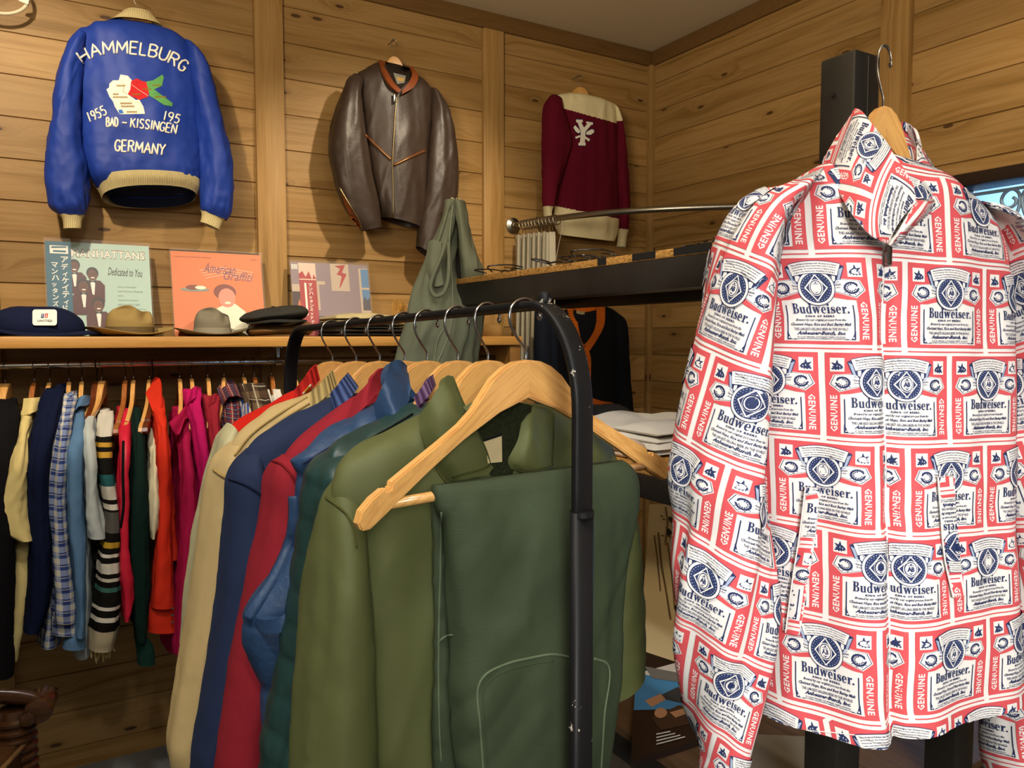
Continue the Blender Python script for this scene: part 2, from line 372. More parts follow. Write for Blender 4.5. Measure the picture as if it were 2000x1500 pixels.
LIGHTS = [
 ('spot_a', 'SPOT', (-.35, 1.5, 2.86), (-.02, 3.05, 1.78), 140, WARM, dict(spot_size=1.12, spot_blend=.75, shadow_soft_size=.035)),
 ('spot_b', 'SPOT', (1.35, 1.6, 2.86), (1.2, 3.05, 1.62), 112, WARM, dict(spot_size=1.1, spot_blend=.85, shadow_soft_size=.035)),
 ('spot_c', 'SPOT', (1.7, .4, 2.86), (2.63, 1.2, 1.70), 60, WARM, dict(spot_size=1.2, spot_blend=.85, shadow_soft_size=.05)),
 ('spot_d', 'SPOT', (-.15, -.05, 2.86), (.65, .9, 1.3), 47, NEU, dict(spot_size=1.4, spot_blend=.7, shadow_soft_size=.08)),
 ('area_e', 'AREA', (.3, -.7, 2.7), (.6, 1.0, 1.2), 11, NEU, dict(shape='DISK', size=1.2)),
 ('area_f', 'AREA', (-.2, -.9, 1.75), (1.25, 1.4, .85), 3.2, NEU, dict(shape='DISK', size=.6, spread=.8)),  # added low fill, no fixture there; brightens the scroll below the shelf
 ('spot_h', 'SPOT', (-.55, .75, 2.86), (.38, 1.1, 1.2), 66, NEU, dict(spot_size=.95, spot_blend=.8, shadow_soft_size=.08)),
 ('spot_i', 'SPOT', (2.15, .85, 2.86), (1.12, 1.25, 1.28), 45, WARM, dict(spot_size=.75, spot_blend=.7, shadow_soft_size=.04)),
 ('spot_j', 'SPOT', (.15, 1.0, 2.86), (.35, 2.62, 1.05), 60, NEU, dict(spot_size=.9, spot_blend=.8, shadow_soft_size=.06)),
 ('ceiling_fill', 'AREA', (-.7, .1, 2.0), (.3, .9, 2.9), 34, WARM, dict(shape='DISK', size=.8, spread=1.7)),  # added wash without a real fixture, lifts the ceiling brightness
 ('daylight', 'AREA', (3.05, .9, 2.55), (3.3, .9, 1.4), 150, (.72, .86, 1.0), dict(shape='DISK', size=.5)),
]
# ================================================================ camera + render look
cam = bpy.data.cameras.new('camera'); co = bpy.data.objects.new('camera', cam); COL.objects.link(co)
cam.sensor_width = 36.0; cam.lens = FPX*36/2000; cam.clip_start = .02
M4 = Matrix([[cr[0], cu[0], -cf[0], CP[0]], [cr[1], cu[1], -cf[1], CP[1]], [cr[2], cu[2], -cf[2], CP[2]], [0, 0, 0, 1]])
co.matrix_world = M4; SC.camera = co
vs = SC.view_settings; vs.view_transform = 'Standard'; vs.look = 'None'; vs.gamma = 1; vs.use_curve_mapping = False; vs.exposure = 0.0
try: SC.cycles.use_denoising = True; SC.cycles.max_bounces = 5; SC.cycles.diffuse_bounces = 3; SC.cycles.glossy_bounces = 3; SC.cycles.caustics_reflective = False; SC.cycles.caustics_refractive = False; SC.cycles.sample_clamp_indirect = 4
except Exception: pass
def px_of(P):
    q = np.asarray(P)-CP; z = q @ cf; return 1000+FPX*(q @ cr)/z, 750-FPX*(q @ cu)/z
# ================================================================ lights
w = bpy.data.worlds.new('world'); SC.world = w; w.use_nodes = True
bg = w.node_tree.nodes['Background']; bg.inputs[0].default_value = (1, .88, .70, 1); bg.inputs[1].default_value = AMB
def light(name, typ, loc, target, power, color, **k):
    l = bpy.data.lights.new(name, typ); l.energy = power; l.color = color
    for a, v in k.items(): setattr(l, a, v)
    o = bpy.data.objects.new(name, l); COL.objects.link(o); o.location = loc
    d = Vector(target)-Vector(loc); o.rotation_euler = d.to_track_quat('-Z', 'Y').to_euler(); return o
for args in LIGHTS: light(args[0], args[1], args[2], args[3], args[4], args[5], **args[6])
# ================================================================ the setting
PH = .1355; PZ = 1.654-PH*20
m_wb = plank('pine boards', 0, PH, PZ); m_wr = plank('pine boards side', 1, PH, PZ); m_post = plank('pine post', 2, 9.0, -4)
m_dark = wood('brown shaded trim', '5c4021', '6e5029', (4, 60, 60), .5)  # darker than the boards: dimness near the ceiling put into the colour
FL = -.045; CE = 2.90; YB = 3.05; XR = 2.63
def board_wall(name, axis, a0, a1, face, z0, z1, mat, thick=.12):
    """wall of boards with V grooves; axis 0: runs along X at Y = face, axis 1: runs along Y at X = face"""
    zs = [z0]; k = math.ceil((z0-PZ)/PH)
    pr = []; z = PZ+k*PH; pr.append((z0, 0))
    while z < z1:
        pr += [(z-.0032, 0), (z-.0012, .006), (z+.0012, .006), (z+.0032, 0)]; z += PH
    pr.append((z1, 0)); pr = [pr[0]]+[p for p in pr[1:] if z0 < p[0] <= z1]
    V = []; F = []
    for (z, d) in pr:
        for a in (a0, a1):
            for t in (d, thick): V.append((a, face+t, z) if axis == 0 else (face+t, a, z))
    for i in range(len(pr)-1):
        b = i*4; F += [(b, b+2, b+6, b+4), (b+1, b+5, b+7, b+3), (b, b+4, b+5, b+1), (b+2, b+3, b+7, b+6)]
    e = (len(pr)-1)*4; F += [(0, 1, 3, 2), (e, e+2, e+3, e+1)]
    return tag(obj(name, V, F, mat, None, False), kind='structure')
board_wall('wall_back', 0, -1.9, XR+.12, YB, FL, CE, m_wb)
WY0, WY1, WZ0, WZ1 = .25, 1.50, .95, 1.985
r_ = MB()
def wall_right_piece(y0, y1, z0, z1, name): return board_wall(name, 1, y0, y1, XR, z0, z1, m_wr)
wr = wall_right_piece(WY1, YB, FL, CE, 'wall_right')
for i, (a, b, c, d) in enumerate(((-1.2, WY0, FL, CE), (WY0, WY1, FL, WZ0), (WY0, WY1, WZ1, CE))):
    q = wall_right_piece(a, b, c, d, 'wall_right_panel'); q.name = 'wall_right.%03d' % (i+1)
k = NT('ceiling paint'); v = k.coord(); k.bump(k.noise(v, 220, 2), .15, .001); m_ceil = k.out(k.mix(k.noise(v, 1.5, 3), lin('c4b698'), lin('cbbea2')), .9, .1)
tag(MB().box((-1.9, -1.2, CE), (XR+.12, YB+.12, CE+.08)).build('ceiling', m_ceil, smooth=False), kind='structure')
k = NT('concrete floor'); v = k.coord(); f = k.noise(v, 2.5, 6, .65); m_floor = k.out(k.ramp(f, [(.3, lin('5d6164')), (.7, lin('878a89'))]), .55, .3)
tag(MB().box((-1.9, -1.2, FL-.08), (XR+.12, YB+.12, FL)).build('floor', m_floor, smooth=False), kind='structure')
def trim(n, lo, hi, m, bev=.004): return tag(MB().box(lo, hi, bev=bev).build('trim_%d' % n, m), kind='structure')
trim(1, (-.262, YB-.022, FL), (-.152, YB+.01, 2.825), m_post); trim(2, (.678, YB-.022, FL), (.786, YB+.01, 2.825), m_post)
trim(3, (1.655, YB-.022, FL), (1.758, YB+.01, 2.825), m_post); trim(4, (XR-.03, 1.665, FL), (XR+.01, 1.775, CE), m_post)
trim(5, (XR-.028, YB-.028, FL), (XR+.01, YB+.01, 2.83), m_post)
trim(6, (-1.9, YB-.014, 2.828), (XR, YB+.01, CE), m_dark); trim(7, (XR-.014, -1.2, 2.828), (XR+.01, YB-.014, CE), m_dark)
# window with iron scrolls
m_frame = plain('dark window frame', '2c2018', .5)
win = thing('window_1', None, None, (XR, (WY0+WY1)/2, WZ0)); win['kind'] = 'structure'
b = MB()
for lo, hi in (((XR-.03, WY0-.04, WZ1-.012), (XR+.1, WY1+.04, WZ1+.03)), ((XR-.03, WY0-.04, WZ0-.03), (XR+.1, WY1+.04, WZ0+.02)), ((XR-.03, WY1-.01, WZ0), (XR+.1, WY1+.04, WZ1)), ((XR-.03, WY0-.04, WZ0), (XR+.1, WY0+.01, WZ1))): b.box(lo, hi, bev=.004)
b.build('frame', m_frame, win)
k = NT('window glass'); k.b.inputs['Transmission Weight'].default_value = 1.0; m_glass = k.out(lin('e6f2fb'), .12, .4)
MB().box((XR+.06, WY0, WZ0), (XR+.064, WY1, WZ1)).build('pane', m_glass, win, smooth=False)
m_iron = plain('painted iron', '86a2c0', .5, .4)
g = MB(); xg = XR+.03
def scroll(y, z, s, r=.05):
    t = np.linspace(0, 1, 26); a = t*math.radians(330); rr = r*(1-.72*t)
    return [(xg, y+s*(-r*0+rr[i]*math.sin(a[i])), z+r*0-rr[i]*(1-math.cos(a[i]))*0+rr[i]*math.cos(a[i])-r) for i in range(26)]
for yc in (1.305, .87, .44):
    for s in (-1, 1):
        st = scroll(yc+s*.03, WZ1-.035, s, .036); g.tube(smoothpts([(xg, yc+s*.16, WZ1-.40), (xg, yc+s*.05, WZ1-.20), (xg, yc+s*.004, WZ1-.085), (xg, yc+s*.008, WZ1-.05)]+[st[i] for i in (0, 3, 6, 9, 12, 15, 18, 21, 25)], 60), .0055, 6)
        g.tube([(xg, yc+s*.16, WZ1-.40), (xg, yc, WZ1-.85), (xg, yc, WZ0)], .0055, 6)
g.tube([(xg, WY0, WZ1-.035), (xg, WY1, WZ1-.035)], .006, 6); g.build('iron_grille', m_iron, win)
k = NT('pale blue daylight backdrop'); v = k.coord(); z = k.sep(v)[2]; wv = k.math('SINE', k.math('MULTIPLY', z, 900)); f = k.noise(k.coord('Object', (1, 2, 9)), 1.4, 4)
m_out = k.out(k.mix(f, lin('a4cbf0'), lin('8fbcec')), .7, .2)
tag(MB().box((XR+.75, -1.2, .3), (XR+.8, 3.2, 2.6)).build('outside_backdrop', m_out, smooth=False), kind='structure')  # added backdrop behind the pane, blue daylight put into its colour
# ================================================================ coat hangers
def hanger_wood(name, a, b, rough=.28):
    k = NT(name); tc = k.n('TexCoord'); x, y, z = k.sep(tc.outputs['Object'])
    ax = k.math('ABSOLUTE', x); c = k.n('CombineXYZ')
    k.l(k.math('ADD', k.math('MULTIPLY', ax, .82), k.math('MULTIPLY', z, -.57)), c.inputs[0])
    k.l(k.math('MULTIPLY', k.math('ADD', k.math('MULTIPLY', ax, .57), k.math('MULTIPLY', z, .82)), 26), c.inputs[1]); k.l(k.math('MULTIPLY', y, 40), c.inputs[2])
    oi = k.n('ObjectInfo'); k.l(k.math('MULTIPLY', oi.outputs['Random'], 30.0), c.inputs[2]) if False else None
    f = k.noise(c.outputs[0], 5.5, 4, .55, dist=.4); half = k.math('MULTIPLY', k.math('GREATER_THAN', x, 0.0), .06)
    col = k.ramp(k.math('SUBTRACT', f, half), [(.3, lin(a)), (.55, lin(b)), (.75, lin(a))])
    k.b.inputs['Coat Weight'].default_value = .35; k.b.inputs['Coat Roughness'].default_value = .15
    return k.out(col, rough, .45)
m_hw = hanger_wood('varnished maple', 'c08a48', 'dba861'); m_hd = hanger_wood('dark varnished wood', '4d2512', '6a3218', .2); m_hr = hanger_wood('reddish varnished wood', '8a4f22', 'a5642f')
m_chrome = plain('polished steel', '9a9690', .22, .5, 1.0); m_dw = plain('dark wire', '1c1a18', .35, .5, .8)
HTOP = [(0, 0), (.018, -.0018), (.034, -.008), (.05, -.0195), (.064, -.036), (.078, -.053), (.095, -.067), (.12, -.082), (.16, -.104), (.182, -.116), (.1835, -.1225), (.189, -.1235), (.191, -.1205), (.206, -.1285), (.2185, -.139), (.2225, -.150), (.2185, -.158)]
HBOT = [(.208, -.158), (.19, -.147), (.14, -.114), (.09, -.083), (.04, -.057), (0, -.043)]
def make_hanger(mat, hookm, th=.0125, bar=True, sx=1.0, bend=.02):
    root = bpy.data.objects.new('wooden_hanger', None); COL.objects.link(root)
    half = HTOP+HBOT; pts = [(x*sx, z) for x, z in half]+[(-x*sx, z) for x, z in half[-2:0:-1]]
    V2, T = poly2d(pts); V2, T = subdiv2d(V2, T, .02); n = len(V2); yb = lambda x: bend*(x/.22)**2*-1
    V = [(x, yb(x)+th/2, z) for x, z in V2]+[(x, yb(x)-th/2, z) for x, z in V2]
    F = [tuple(t) for t in T]+[tuple(i+n for i in t[::-1]) for t in T]; E = {}
    for t in T:
        for i in range(3): e = (t[i], t[(i+1) % 3]); E[e] = 1
    for (a, b) in list(E):
        if (b, a) not in E: F.append((b, a, a+n, b+n))
    o = obj('body', V, F, mat, root, False)
    bm = bmesh.new(); bm.from_mesh(o.data); bmesh.ops.recalc_face_normals(bm, faces=bm.faces)
    ed = [e for e in bm.edges if len(e.link_faces) == 2 and e.calc_face_angle(0) > 1.0]
    try: bmesh.ops.bevel(bm, geom=ed, offset=.0022, segments=2, affect='EDGES', clamp_overlap=True)
    except Exception: pass
    bm.to_mesh(o.data); bm.free()
    h = [(0, 0, -.002), (0, 0, .012), (-.004, 0, .02), (-.014, 0, .036), (-.0215, 0, .052), (-.023, 0, .066), (-.0185, 0, .08), (-.008, 0, .0885), (.004, 0, .0895), (.0155, 0, .083), (.021, 0, .072), (.0205, 0, .063)]
    h = [(x, y, z*.765) for x, y, z in h]; b = MB().tube(smoothpts(h, 44), .00175, 8); b.lathe(h[-1], [(.0005, -.004), (.0026, -.002), (.0032, 0), (.0026, .003), (.0005, .004)], 10); b.build('hook', hookm, root, sharp=False)
    if bar: MB().tube([(-.188*sx, yb(.188), -.138), (-.1*sx, yb(.1)*1-.004, -.138), (.1*sx, yb(.1)-.004, -.138), (.188*sx, yb(.188), -.138)], .0055, 12).build('trouser_bar', mat, root, sharp=False)
    return root
HANG = {'plain': make_hanger(m_hw, m_chrome), 'thick': make_hanger(m_hw, m_chrome, .028, False, 1, .05), 'dark': make_hanger(m_hd, m_dw, .018, False), 'red': make_hanger(m_hr, m_chrome, .014, True)}
HUSED = set()
def put_hanger(kind, loc, az, label, group, sc=1.0, wx=1.0):
    src = HANG[kind]; a = math.radians(90-az)
    if kind not in HUSED: r = src; HUSED.add(kind)
    else:
        r = src.copy(); COL.objects.link(r)
        for ch in src.children: c = ch.copy(); COL.objects.link(c); c.parent = r
    r.location = Vector([float(v) for v in loc]); r.rotation_euler = (0, 0, a); r.scale = (sc*wx, sc, sc)
    return tag(r, label, 'coat hanger', group)
# ================================================================ clothes on the back wall
NB = np.array([0, 1.0, 0])
def rowsY(rows, Y):
    L = [onY(r[0], r[1], Y) for r in rows]; R = [onY(r[2], r[3], Y) for r in rows]; return L, R, [r[4] for r in rows], [r[5] if len(r) > 5 else 0 for r in rows]
def wall_part(name, rows, Y, mat, parent, cap=(True, False), **k):
    L, R, D, A = rowsY(rows, Y); g = loft(L, R, D, NB, arch=A, **k); loft_mesh(g, name, mat, parent, cap); return g
def recolor(o, mats, rule):
    """give faces another fibre by where the knit changes colour"""
    for m in mats: o.data.materials.append(m)
    off = wloc(o); 
    for p in o.data.polygons:
        x, y = px_of(np.array(p.center)+off); i = rule(x, y, p)
        if i: p.material_index = i
def nail(loc, label):
    tag(MB().tube([loc, np.array(loc)+np.array([0, .06, 0])], .0025, 8).lathe(np.array(loc), [(.0005, -.004), (.004, -.003), (.0045, 0), (.0005, .001)], 12, axis=(0, 1, 0)).build('wall_nail', m_chrome), label, 'nail')
# ---- blue embroidered bomber
m_blue = cloth('royal blue satin', '1b3890', .55, .3, 1400, .15, .12); m_crm = knit('cream rib knit', 'd6c48f', 190); m_navyin = cloth('navy lining', '10162c', .7)
m_thread = cloth('cream embroidery', 'efe9d6', .7, .2, 2500, .5, .05)
bj = thing('bomber_jacket', 'royal blue satin bomber jacket with cream embroidered lettering and map on the back', 'jacket', onY(270, 385, 2.94))
S = lambda pts, q=3.125, ox=0, oy=0: [(x/q+ox, y/q+oy) for x, y in pts]
tor = wall_part('back_panel', [(214, 40, 312, 52, .03), (188, 50, 340, 64, .05), (160, 62, 372, 88, .065), (148, 95, 388, 122, .07), (148, 150, 392, 170, .075), (155, 220, 390, 235, .078), (160, 290, 389, 300, .08, .01), (170, 335, 392, 345, .085, .018), (186, 362, 388, 364, .078, .022), (194, 370, 386, 371, .066, .022)], 2.94, m_blue, bj, nr=90, nc=120, fold=.008, fs=(.09, .3), cr_=.0025, cs=(.05, .05), seed=11, gather=(.0015, 240))
sl = wall_part('sleeve', [(150, 60, 170, 70, .03), (132, 80, 168, 100, .05), (114, 125, 162, 140, .055), (102, 190, 160, 200, .055), (92, 260, 162, 270, .055), (89, 330, 172, 335, .055), (95, 385, 174, 385, .05), (103, 408, 170, 410, .042), (115, 419, 166, 421, .03)], 2.915, m_blue, bj, nr=70, nc=64, fold=.007, fs=(.05, .25), cr_=.003, cs=(.04, .05), seed=21, gather=(.003, 200))
sr = wall_part('sleeve', [(360, 78, 384, 98, .03), (368, 100, 400, 120, .045), (376, 150, 415, 165, .05), (384, 220, 430, 225, .055), (389, 290, 447, 290, .055), (390, 345, 455, 350, .055), (389, 385, 454, 395, .05), (390, 408, 449, 422, .04), (395, 414, 443, 431, .03)], 2.915, m_blue, bj, nr=70, nc=64, fold=.007, fs=(.05, .25), cr_=.003, cs=(.04, .05), seed=31, gather=(.003, 200))
wall_part('cuff', [(113, 417, 167, 418, .03), (122, 428, 161, 430, .026), (124, 447, 159, 447, .026)], 2.915, m_crm, bj, nr=16, nc=48, fold=.001, cr_=.0005)
wall_part('cuff', [(392, 410, 442, 428, .03), (394, 420, 434, 436, .026), (391, 434, 428, 450, .026)], 2.915, m_crm, bj, nr=16, nc=48, fold=.001, cr_=.0005)
wb = wall_part('waistband', [(182, 357, 392, 360, .09, .03), (190, 368, 390, 372, .088, .03), (199, 386, 383, 385, .074, .03)], 2.94, m_crm, bj, nr=20, nc=120, fold=.002, cr_=.0005, seed=4)
wall_part('lining', [(200, 362, 382, 366, .07, .028), (214, 386, 378, 386, .068, .028)], 2.94, m_navyin, bj, nr=8, nc=60, fold=.001, cr_=.0005)
wall_part('collar', [(240, 24, 298, 32, .035, .008), (228, 33, 306, 42, .045, .008), (213, 42, 318, 56, .05, .006)], 2.935, m_crm, bj, cap=(False, False), nr=18, nc=80, fold=.001, cr_=.0005)
bv = bvh_of(tor, sl, sr)
def letters(bv, word, base, hs, r, name='lettering', parent=None, mat=None, gap=.22, end=None):
    """embroidered capitals spaced along a baseline in the photo; returns one mesh of raised stitches"""
    B = smoothpts([(x, y, 0) for x, y in base], 200)[:, :2]; d = np.r_[0, np.cumsum(np.linalg.norm(np.diff(B, axis=0), axis=1))]
    tot = sum(WID[c]+gap for c in word)-gap; u = d[-1]/tot; s = 0; mb = MB()
    for ch in word:
        h = np.interp(s, [0, d[-1]], hs)
        for st in STROKES[ch]:
            P = []; q = np.array(st, float); q = np.concatenate([np.linspace(q[i], q[i+1], 5)[:-1] for i in range(len(q)-1)]+[q[-1:]])
            for (a, b_) in q:
                t = s+a*u; i = min(int(np.searchsorted(d, min(max(t, 0), d[-1]))), 199); i0, i1 = max(i-6, 0), min(i+6, 199)
                p0 = np.array([np.interp(t, d, B[:, 0]), np.interp(t, d, B[:, 1])]); tg = B[i1]-B[i0]; tg /= np.linalg.norm(tg); nn = np.array([tg[1], -tg[0]])
                p = hit(bv, *(p0+nn*h*b_), lift=.0008)
                if p is not None: P.append(p)
            if len(P) > 1: mb.tube(P, r, 6)
        s += (WID[ch]+gap)*u
    return mb.build(name, mat, parent, sharp=False)
letters(bv, 'HAMMELBURG', S([(508, 388), (560, 356), (625, 335), (700, 327), (780, 328), (860, 336), (960, 356), (1030, 385), (1118, 442)]), (25, 23), .0034, 'lettering', bj, m_thread)
letters(bv, '1955', S([(548, 745), (600, 725), (655, 697)]), (19, 18), .0026, 'lettering', bj, m_thread)
letters(bv, '195', S([(997, 733), (1040, 742), (1088, 756)]), (18, 17), .0026, 'lettering', bj, m_thread)
letters(bv, 'BAD', S([(650, 772), (720, 772)]), (17, 17), .0028, 'lettering', bj, m_thread); letters(bv, '-', S([(738, 775), (778, 778)]), (18, 18), .003, 'lettering', bj, m_thread)
letters(bv, 'KISSINGEN', S([(797, 778), (900, 788), (980, 800), (1072, 818)]), (18, 18), .0028, 'lettering', bj, m_thread)
letters(bv, 'GERMANY', S([(700, 922), (800, 928), (900, 938), (1005, 948)]), (22, 21), .0032, 'lettering', bj, m_thread)
m_rth = cloth('red embroidery', 'c8262b', .7, .2, 2500, .5); m_gth = cloth('green embroidery', '5d9c58', .7, .2, 2500, .5); m_gold = cloth('gold embroidery', '8a6a1c', .7, .2, 2500, .5); m_bth = cloth('blue embroidery', '3c6fc0', .7)
A_ = Art(); pl = lambda pts: poly2d(S(pts))
A_.add(pl([(735, 455), (780, 462), (805, 490), (795, 560), (780, 575), (830, 610), (850, 608), (875, 650), (885, 695), (730, 697), (700, 650), (690, 620), (668, 590), (650, 545), (665, 535), (668, 510), (690, 490), (725, 490)]), 0, 0, 5)
A_.add(pl([(800, 495), (835, 478), (870, 495), (892, 500), (910, 550), (905, 590), (850, 610), (780, 575), (795, 545)]), 1, 1, 5)
A_.add(pl([(892, 498), (935, 490), (990, 455), (1000, 470), (988, 525), (940, 545), (1000, 590), (1055, 630), (1050, 650), (1000, 640), (940, 600), (912, 585), (905, 545)]), 2, 2, 5)
A_.add(pl([(722, 670), (745, 668), (755, 690), (728, 694)]), 4, 3, 4)
for (x0, y0, x1) in ((712, 522, 770), (690, 574, 730), (690, 592, 785), (735, 630, 815), (740, 648, 825), (775, 682, 840), (805, 575, 865), (872, 543, 930), (930, 520, 985), (945, 590, 1020)):
    for j in range(int((x1-x0)/9)): A_.add(pl([(x0+j*9, y0-4), (x0+j*9+6, y0-5), (x0+j*9+6, y0+6), (x0+j*9, y0+5)]), 3, 4)
A_.add(thickline(S([(802, 515), (850, 550), (905, 585)]), .5), 0, 4); A_.add(thickline(S([(735, 490), (760, 520), (750, 560), (785, 575)]), .5), 3, 4)
HF = lambda bv: (lambda x, y, l: hit(bv, x, y, l+.0006, onY(x, y, 2.87)))
A_.place(HF(bv), 'embroidered_map', [m_thread, m_rth, m_gth, m_gold, m_bth], bj)
HZ = lambda x, y, Y: onY(x, y, Y)
put_hanger('plain', HZ(267, 17, 2.94), 90, 'pale wooden hanger inside the blue embroidered bomber jacket, high on the wall', 'hangers on the back wall', 1, .68)
# ---- leather jacket
k = NT('dark brown leather'); v = k.coord(); f = k.noise(v, 9, 5, .65); vo = k.n('TexVoronoi', feature='DISTANCE_TO_EDGE'); vo.inputs['Scale'].default_value = 150; k.l(v, vo.inputs[0])
h = k.math('ADD', k.math('MULTIPLY', vo.outputs[0], .4), k.noise(v, 70, 3)); k.bump(h, .25, .002); wr_ = k.ramp(k.noise(v, 30, 6, .75), [(.62, (0, 0, 0, 1)), (.72, (1, 1, 1, 1))])
m_lea = k.out(k.mix(k.math('MULTIPLY', wr_, .35), k.mix(f, lin('2b201a'), lin('43362d')), lin('7a5a3e')), .42, .4)
m_rust = cloth('rust leather', '7a3d1a', .4, .4, 200, .3, .3); m_brass = plain('brass zip', '8a7a58', .35, .5, .9); m_lin = cloth('dark lining', '241c14', .8)
lj = thing('leather_jacket', 'worn dark brown leather jacket with rust collar and slanted zip pockets on the wall', 'jacket', onY(780, 440, 2.95))
lt = wall_part('front_panel', [(737, 122, 797, 136, .03), (715, 134, 822, 158, .055), (698, 146, 843, 182, .07), (700, 180, 842, 205, .075), (708, 225, 840, 235, .078), (714, 280, 834, 285, .08), (722, 340, 830, 345, .08), (735, 395, 825, 395, .08), (745, 425, 818, 446, .078, -.004)], 2.955, m_lea, lj, nr=90, nc=110, fold=.006, fs=(.06, .5), cr_=.0009, cs=(.04, .09), seed=41)
l1 = wall_part('sleeve', [(690, 145, 708, 158, .03), (678, 158, 702, 185, .05), (660, 200, 706, 215, .06), (647, 250, 712, 255, .06), (642, 290, 718, 300, .058), (648, 335, 725, 345, .055), (660, 380, 735, 390, .05), (680, 420, 741, 425, .045), (708, 452, 744, 444, .04)], 2.925, m_lea, lj, nr=80, nc=64, fold=.006, fs=(.05, .5), cr_=.0012, cs=(.04, .07), seed=51)
l2 = wall_part('sleeve', [(840, 172, 858, 186, .03), (842, 200, 868, 204, .045), (838, 240, 880, 240, .055), (834, 290, 889, 290, .055), (830, 340, 891, 340, .055), (824, 400, 886, 400, .05), (819, 440, 866, 460, .045), (814, 482, 842, 504, .04)], 2.93, m_lea, lj, nr=80, nc=64, fold=.006, fs=(.05, .5), cr_=.0012, cs=(.04, .07), seed=61)
bl = bvh_of(lt, l1, l2)
lcr = lambda pts, lift=.0: [np.array(HF(bl)(x, y, lift)) for x, y in pts]
def wcollar(name, rows, Y, th, mat, par, nr=10, nc=24): G = bilin([[onY(x, y, Y+d) for x, y, d in r] for r in rows], nr, nc); return sheet(G, th, name, mat, par)
wcollar('collar', [[(742, 116, -.045), (748, 140, -.08), (762, 166, -.095), (778, 181, -.096)], [(753, 121, -.03), (759, 142, -.066), (771, 163, -.088), (784, 176, -.094)]], 2.955, .008, m_rust, lj)
wcollar('collar', [[(798, 128, -.03), (805, 143, -.07), (800, 158, -.09), (786, 176, -.096)], [(807, 131, -.04), (817, 150, -.08), (808, 170, -.096), (785, 184, -.1)]], 2.955, .008, m_rust, lj)
A_ = Art(); A_.add(poly2d([(752, 120), (800, 132), (803, 150), (783, 174), (770, 162), (758, 142)]), 0, 0, 6); A_.add(poly2d([(768, 142), (793, 148), (790, 162), (776, 164)]), 1, 1, 6); A_.add(poly2d([(775, 150), (790, 153), (788, 159), (776, 157)]), 2, 2, 6)
A_.place(HF(bl), 'lining', [m_lin, cloth('grey satin', '7d7c72', .5), cloth('tan label', 'b08c4a', .6)], lj)
def stripe(bv, pts, w, mats, name, par, lift=.002, n=26, rnd=True):
    P = smoothpts([(x, y, 0) for x, y in pts], n); Q = [hit(bv, x, y, lift) for x, y, _ in P]; Q = [q for q in Q if q is not None]
    return MB().tube(Q, w, 6).build(name, mats, par, sharp=False)
for pts in (([(714, 265), (740, 290), (764, 312)]), ([(769, 323), (800, 308), (830, 295)])): stripe(bl, pts, .006, m_rust, 'pocket_welt', lj); stripe(bl, pts, .0025, m_brass, 'pocket_zip', lj, .008)
stripe(bl, [(775, 182), (770, 250), (767, 315), (768, 380), (768, 425)], .003, m_brass, 'front_zip', lj)
MB().box(onY(771, 185, 2.865)-np.array([.006, .003, .03]), onY(771, 185, 2.865)+np.array([.006, .003, .004]), bev=.002).build('zip_pull', m_chrome, lj)
stripe(bl, [(663, 366), (680, 395), (700, 428), (708, 448)], .003, m_brass, 'sleeve_zip', lj)
A_ = Art(); A_.add(poly2d([(666, 374), (683, 404), (706, 443), (699, 445), (686, 427), (673, 400)]), 0, 0, 6); A_.place(HF(bl), 'sleeve_gusset', [m_rust], lj)
put_hanger('plain', HZ(770, 111, 2.95), 96, 'bare wooden hanger showing in the neck of the brown leather jacket', 'hangers on the back wall', 1, .55)
# ---- maroon sweater
m_mar = cloth('maroon wool knit', '5a1022', .95, .1, 700, .5, .12); m_ivo = cloth('ivory wool knit', 'd9cda2', .95, .1, 700, .5, .1); m_ivr = knit('ivory rib', 'd9cda2', 220)
sw = thing('sweater', 'maroon letterman sweater with ivory yoke and white letter Y on the wall near the corner', 'sweater', onY(1150, 480, 2.95))
st = wall_part('body', [(1116, 183, 1166, 195, .03), (1096, 184, 1186, 203, .055), (1083, 192, 1200, 212, .065), (1086, 225, 1200, 240, .07), (1090, 290, 1201, 300, .072), (1088, 350, 1203, 360, .075), (1085, 400, 1205, 418, .075, .004), (1085, 440, 1203, 455, .072, -.006), (1092, 458, 1196, 470, .07, -.014)], 2.955, m_mar, sw, nr=220, nc=240, fold=.006, fs=(.08, .4), cr_=.0008, seed=71)
recolor(st.o, [m_ivo], lambda x, y, p: 1 if (y < 206+(x-1080)*.28 or y > 402+(x-1083)*.2) else 0)
s1 = wall_part('sleeve', [(1076, 186, 1094, 196, .03), (1066, 200, 1098, 220, .045), (1063, 240, 1108, 260, .05), (1062, 285, 1112, 285, .05), (1062, 320, 1100, 325, .045), (1062, 365, 1086, 370, .04), (1062, 403, 1079, 406, .035)], 2.915, m_mar, sw, nr=60, nc=56, fold=.005, seed=81)
s2 = wall_part('sleeve', [(1193, 205, 1206, 220, .03), (1198, 232, 1209, 240, .04), (1200, 290, 1218, 300, .042), (1203, 350, 1225, 360, .042), (1208, 410, 1227, 410, .04), (1209, 448, 1225, 450, .032)], 2.93, m_mar, sw, nr=120, nc=96, fold=.005, seed=91)
recolor(s2.o, [m_ivo], lambda x, y, p: 1 if y < 236 else 0)
wall_part('cuff', [(1062, 402, 1079, 405, .03), (1063, 410, 1076, 412, .026), (1065, 436, 1077, 436, .024)], 2.915, m_ivr, sw, nr=12, nc=40, fold=.001, cr_=.0004)
wall_part('cuff', [(1208, 447, 1225, 450, .03), (1209, 458, 1222, 460, .025), (1206, 482, 1219, 484, .024)], 2.93, m_ivr, sw, nr=12, nc=40, fold=.001, cr_=.0004)
bs_ = bvh_of(st)
A_ = Art(); c3 = lambda pts: poly2d([(960+x/3.75, 100+y/3.75) for x, y in pts])
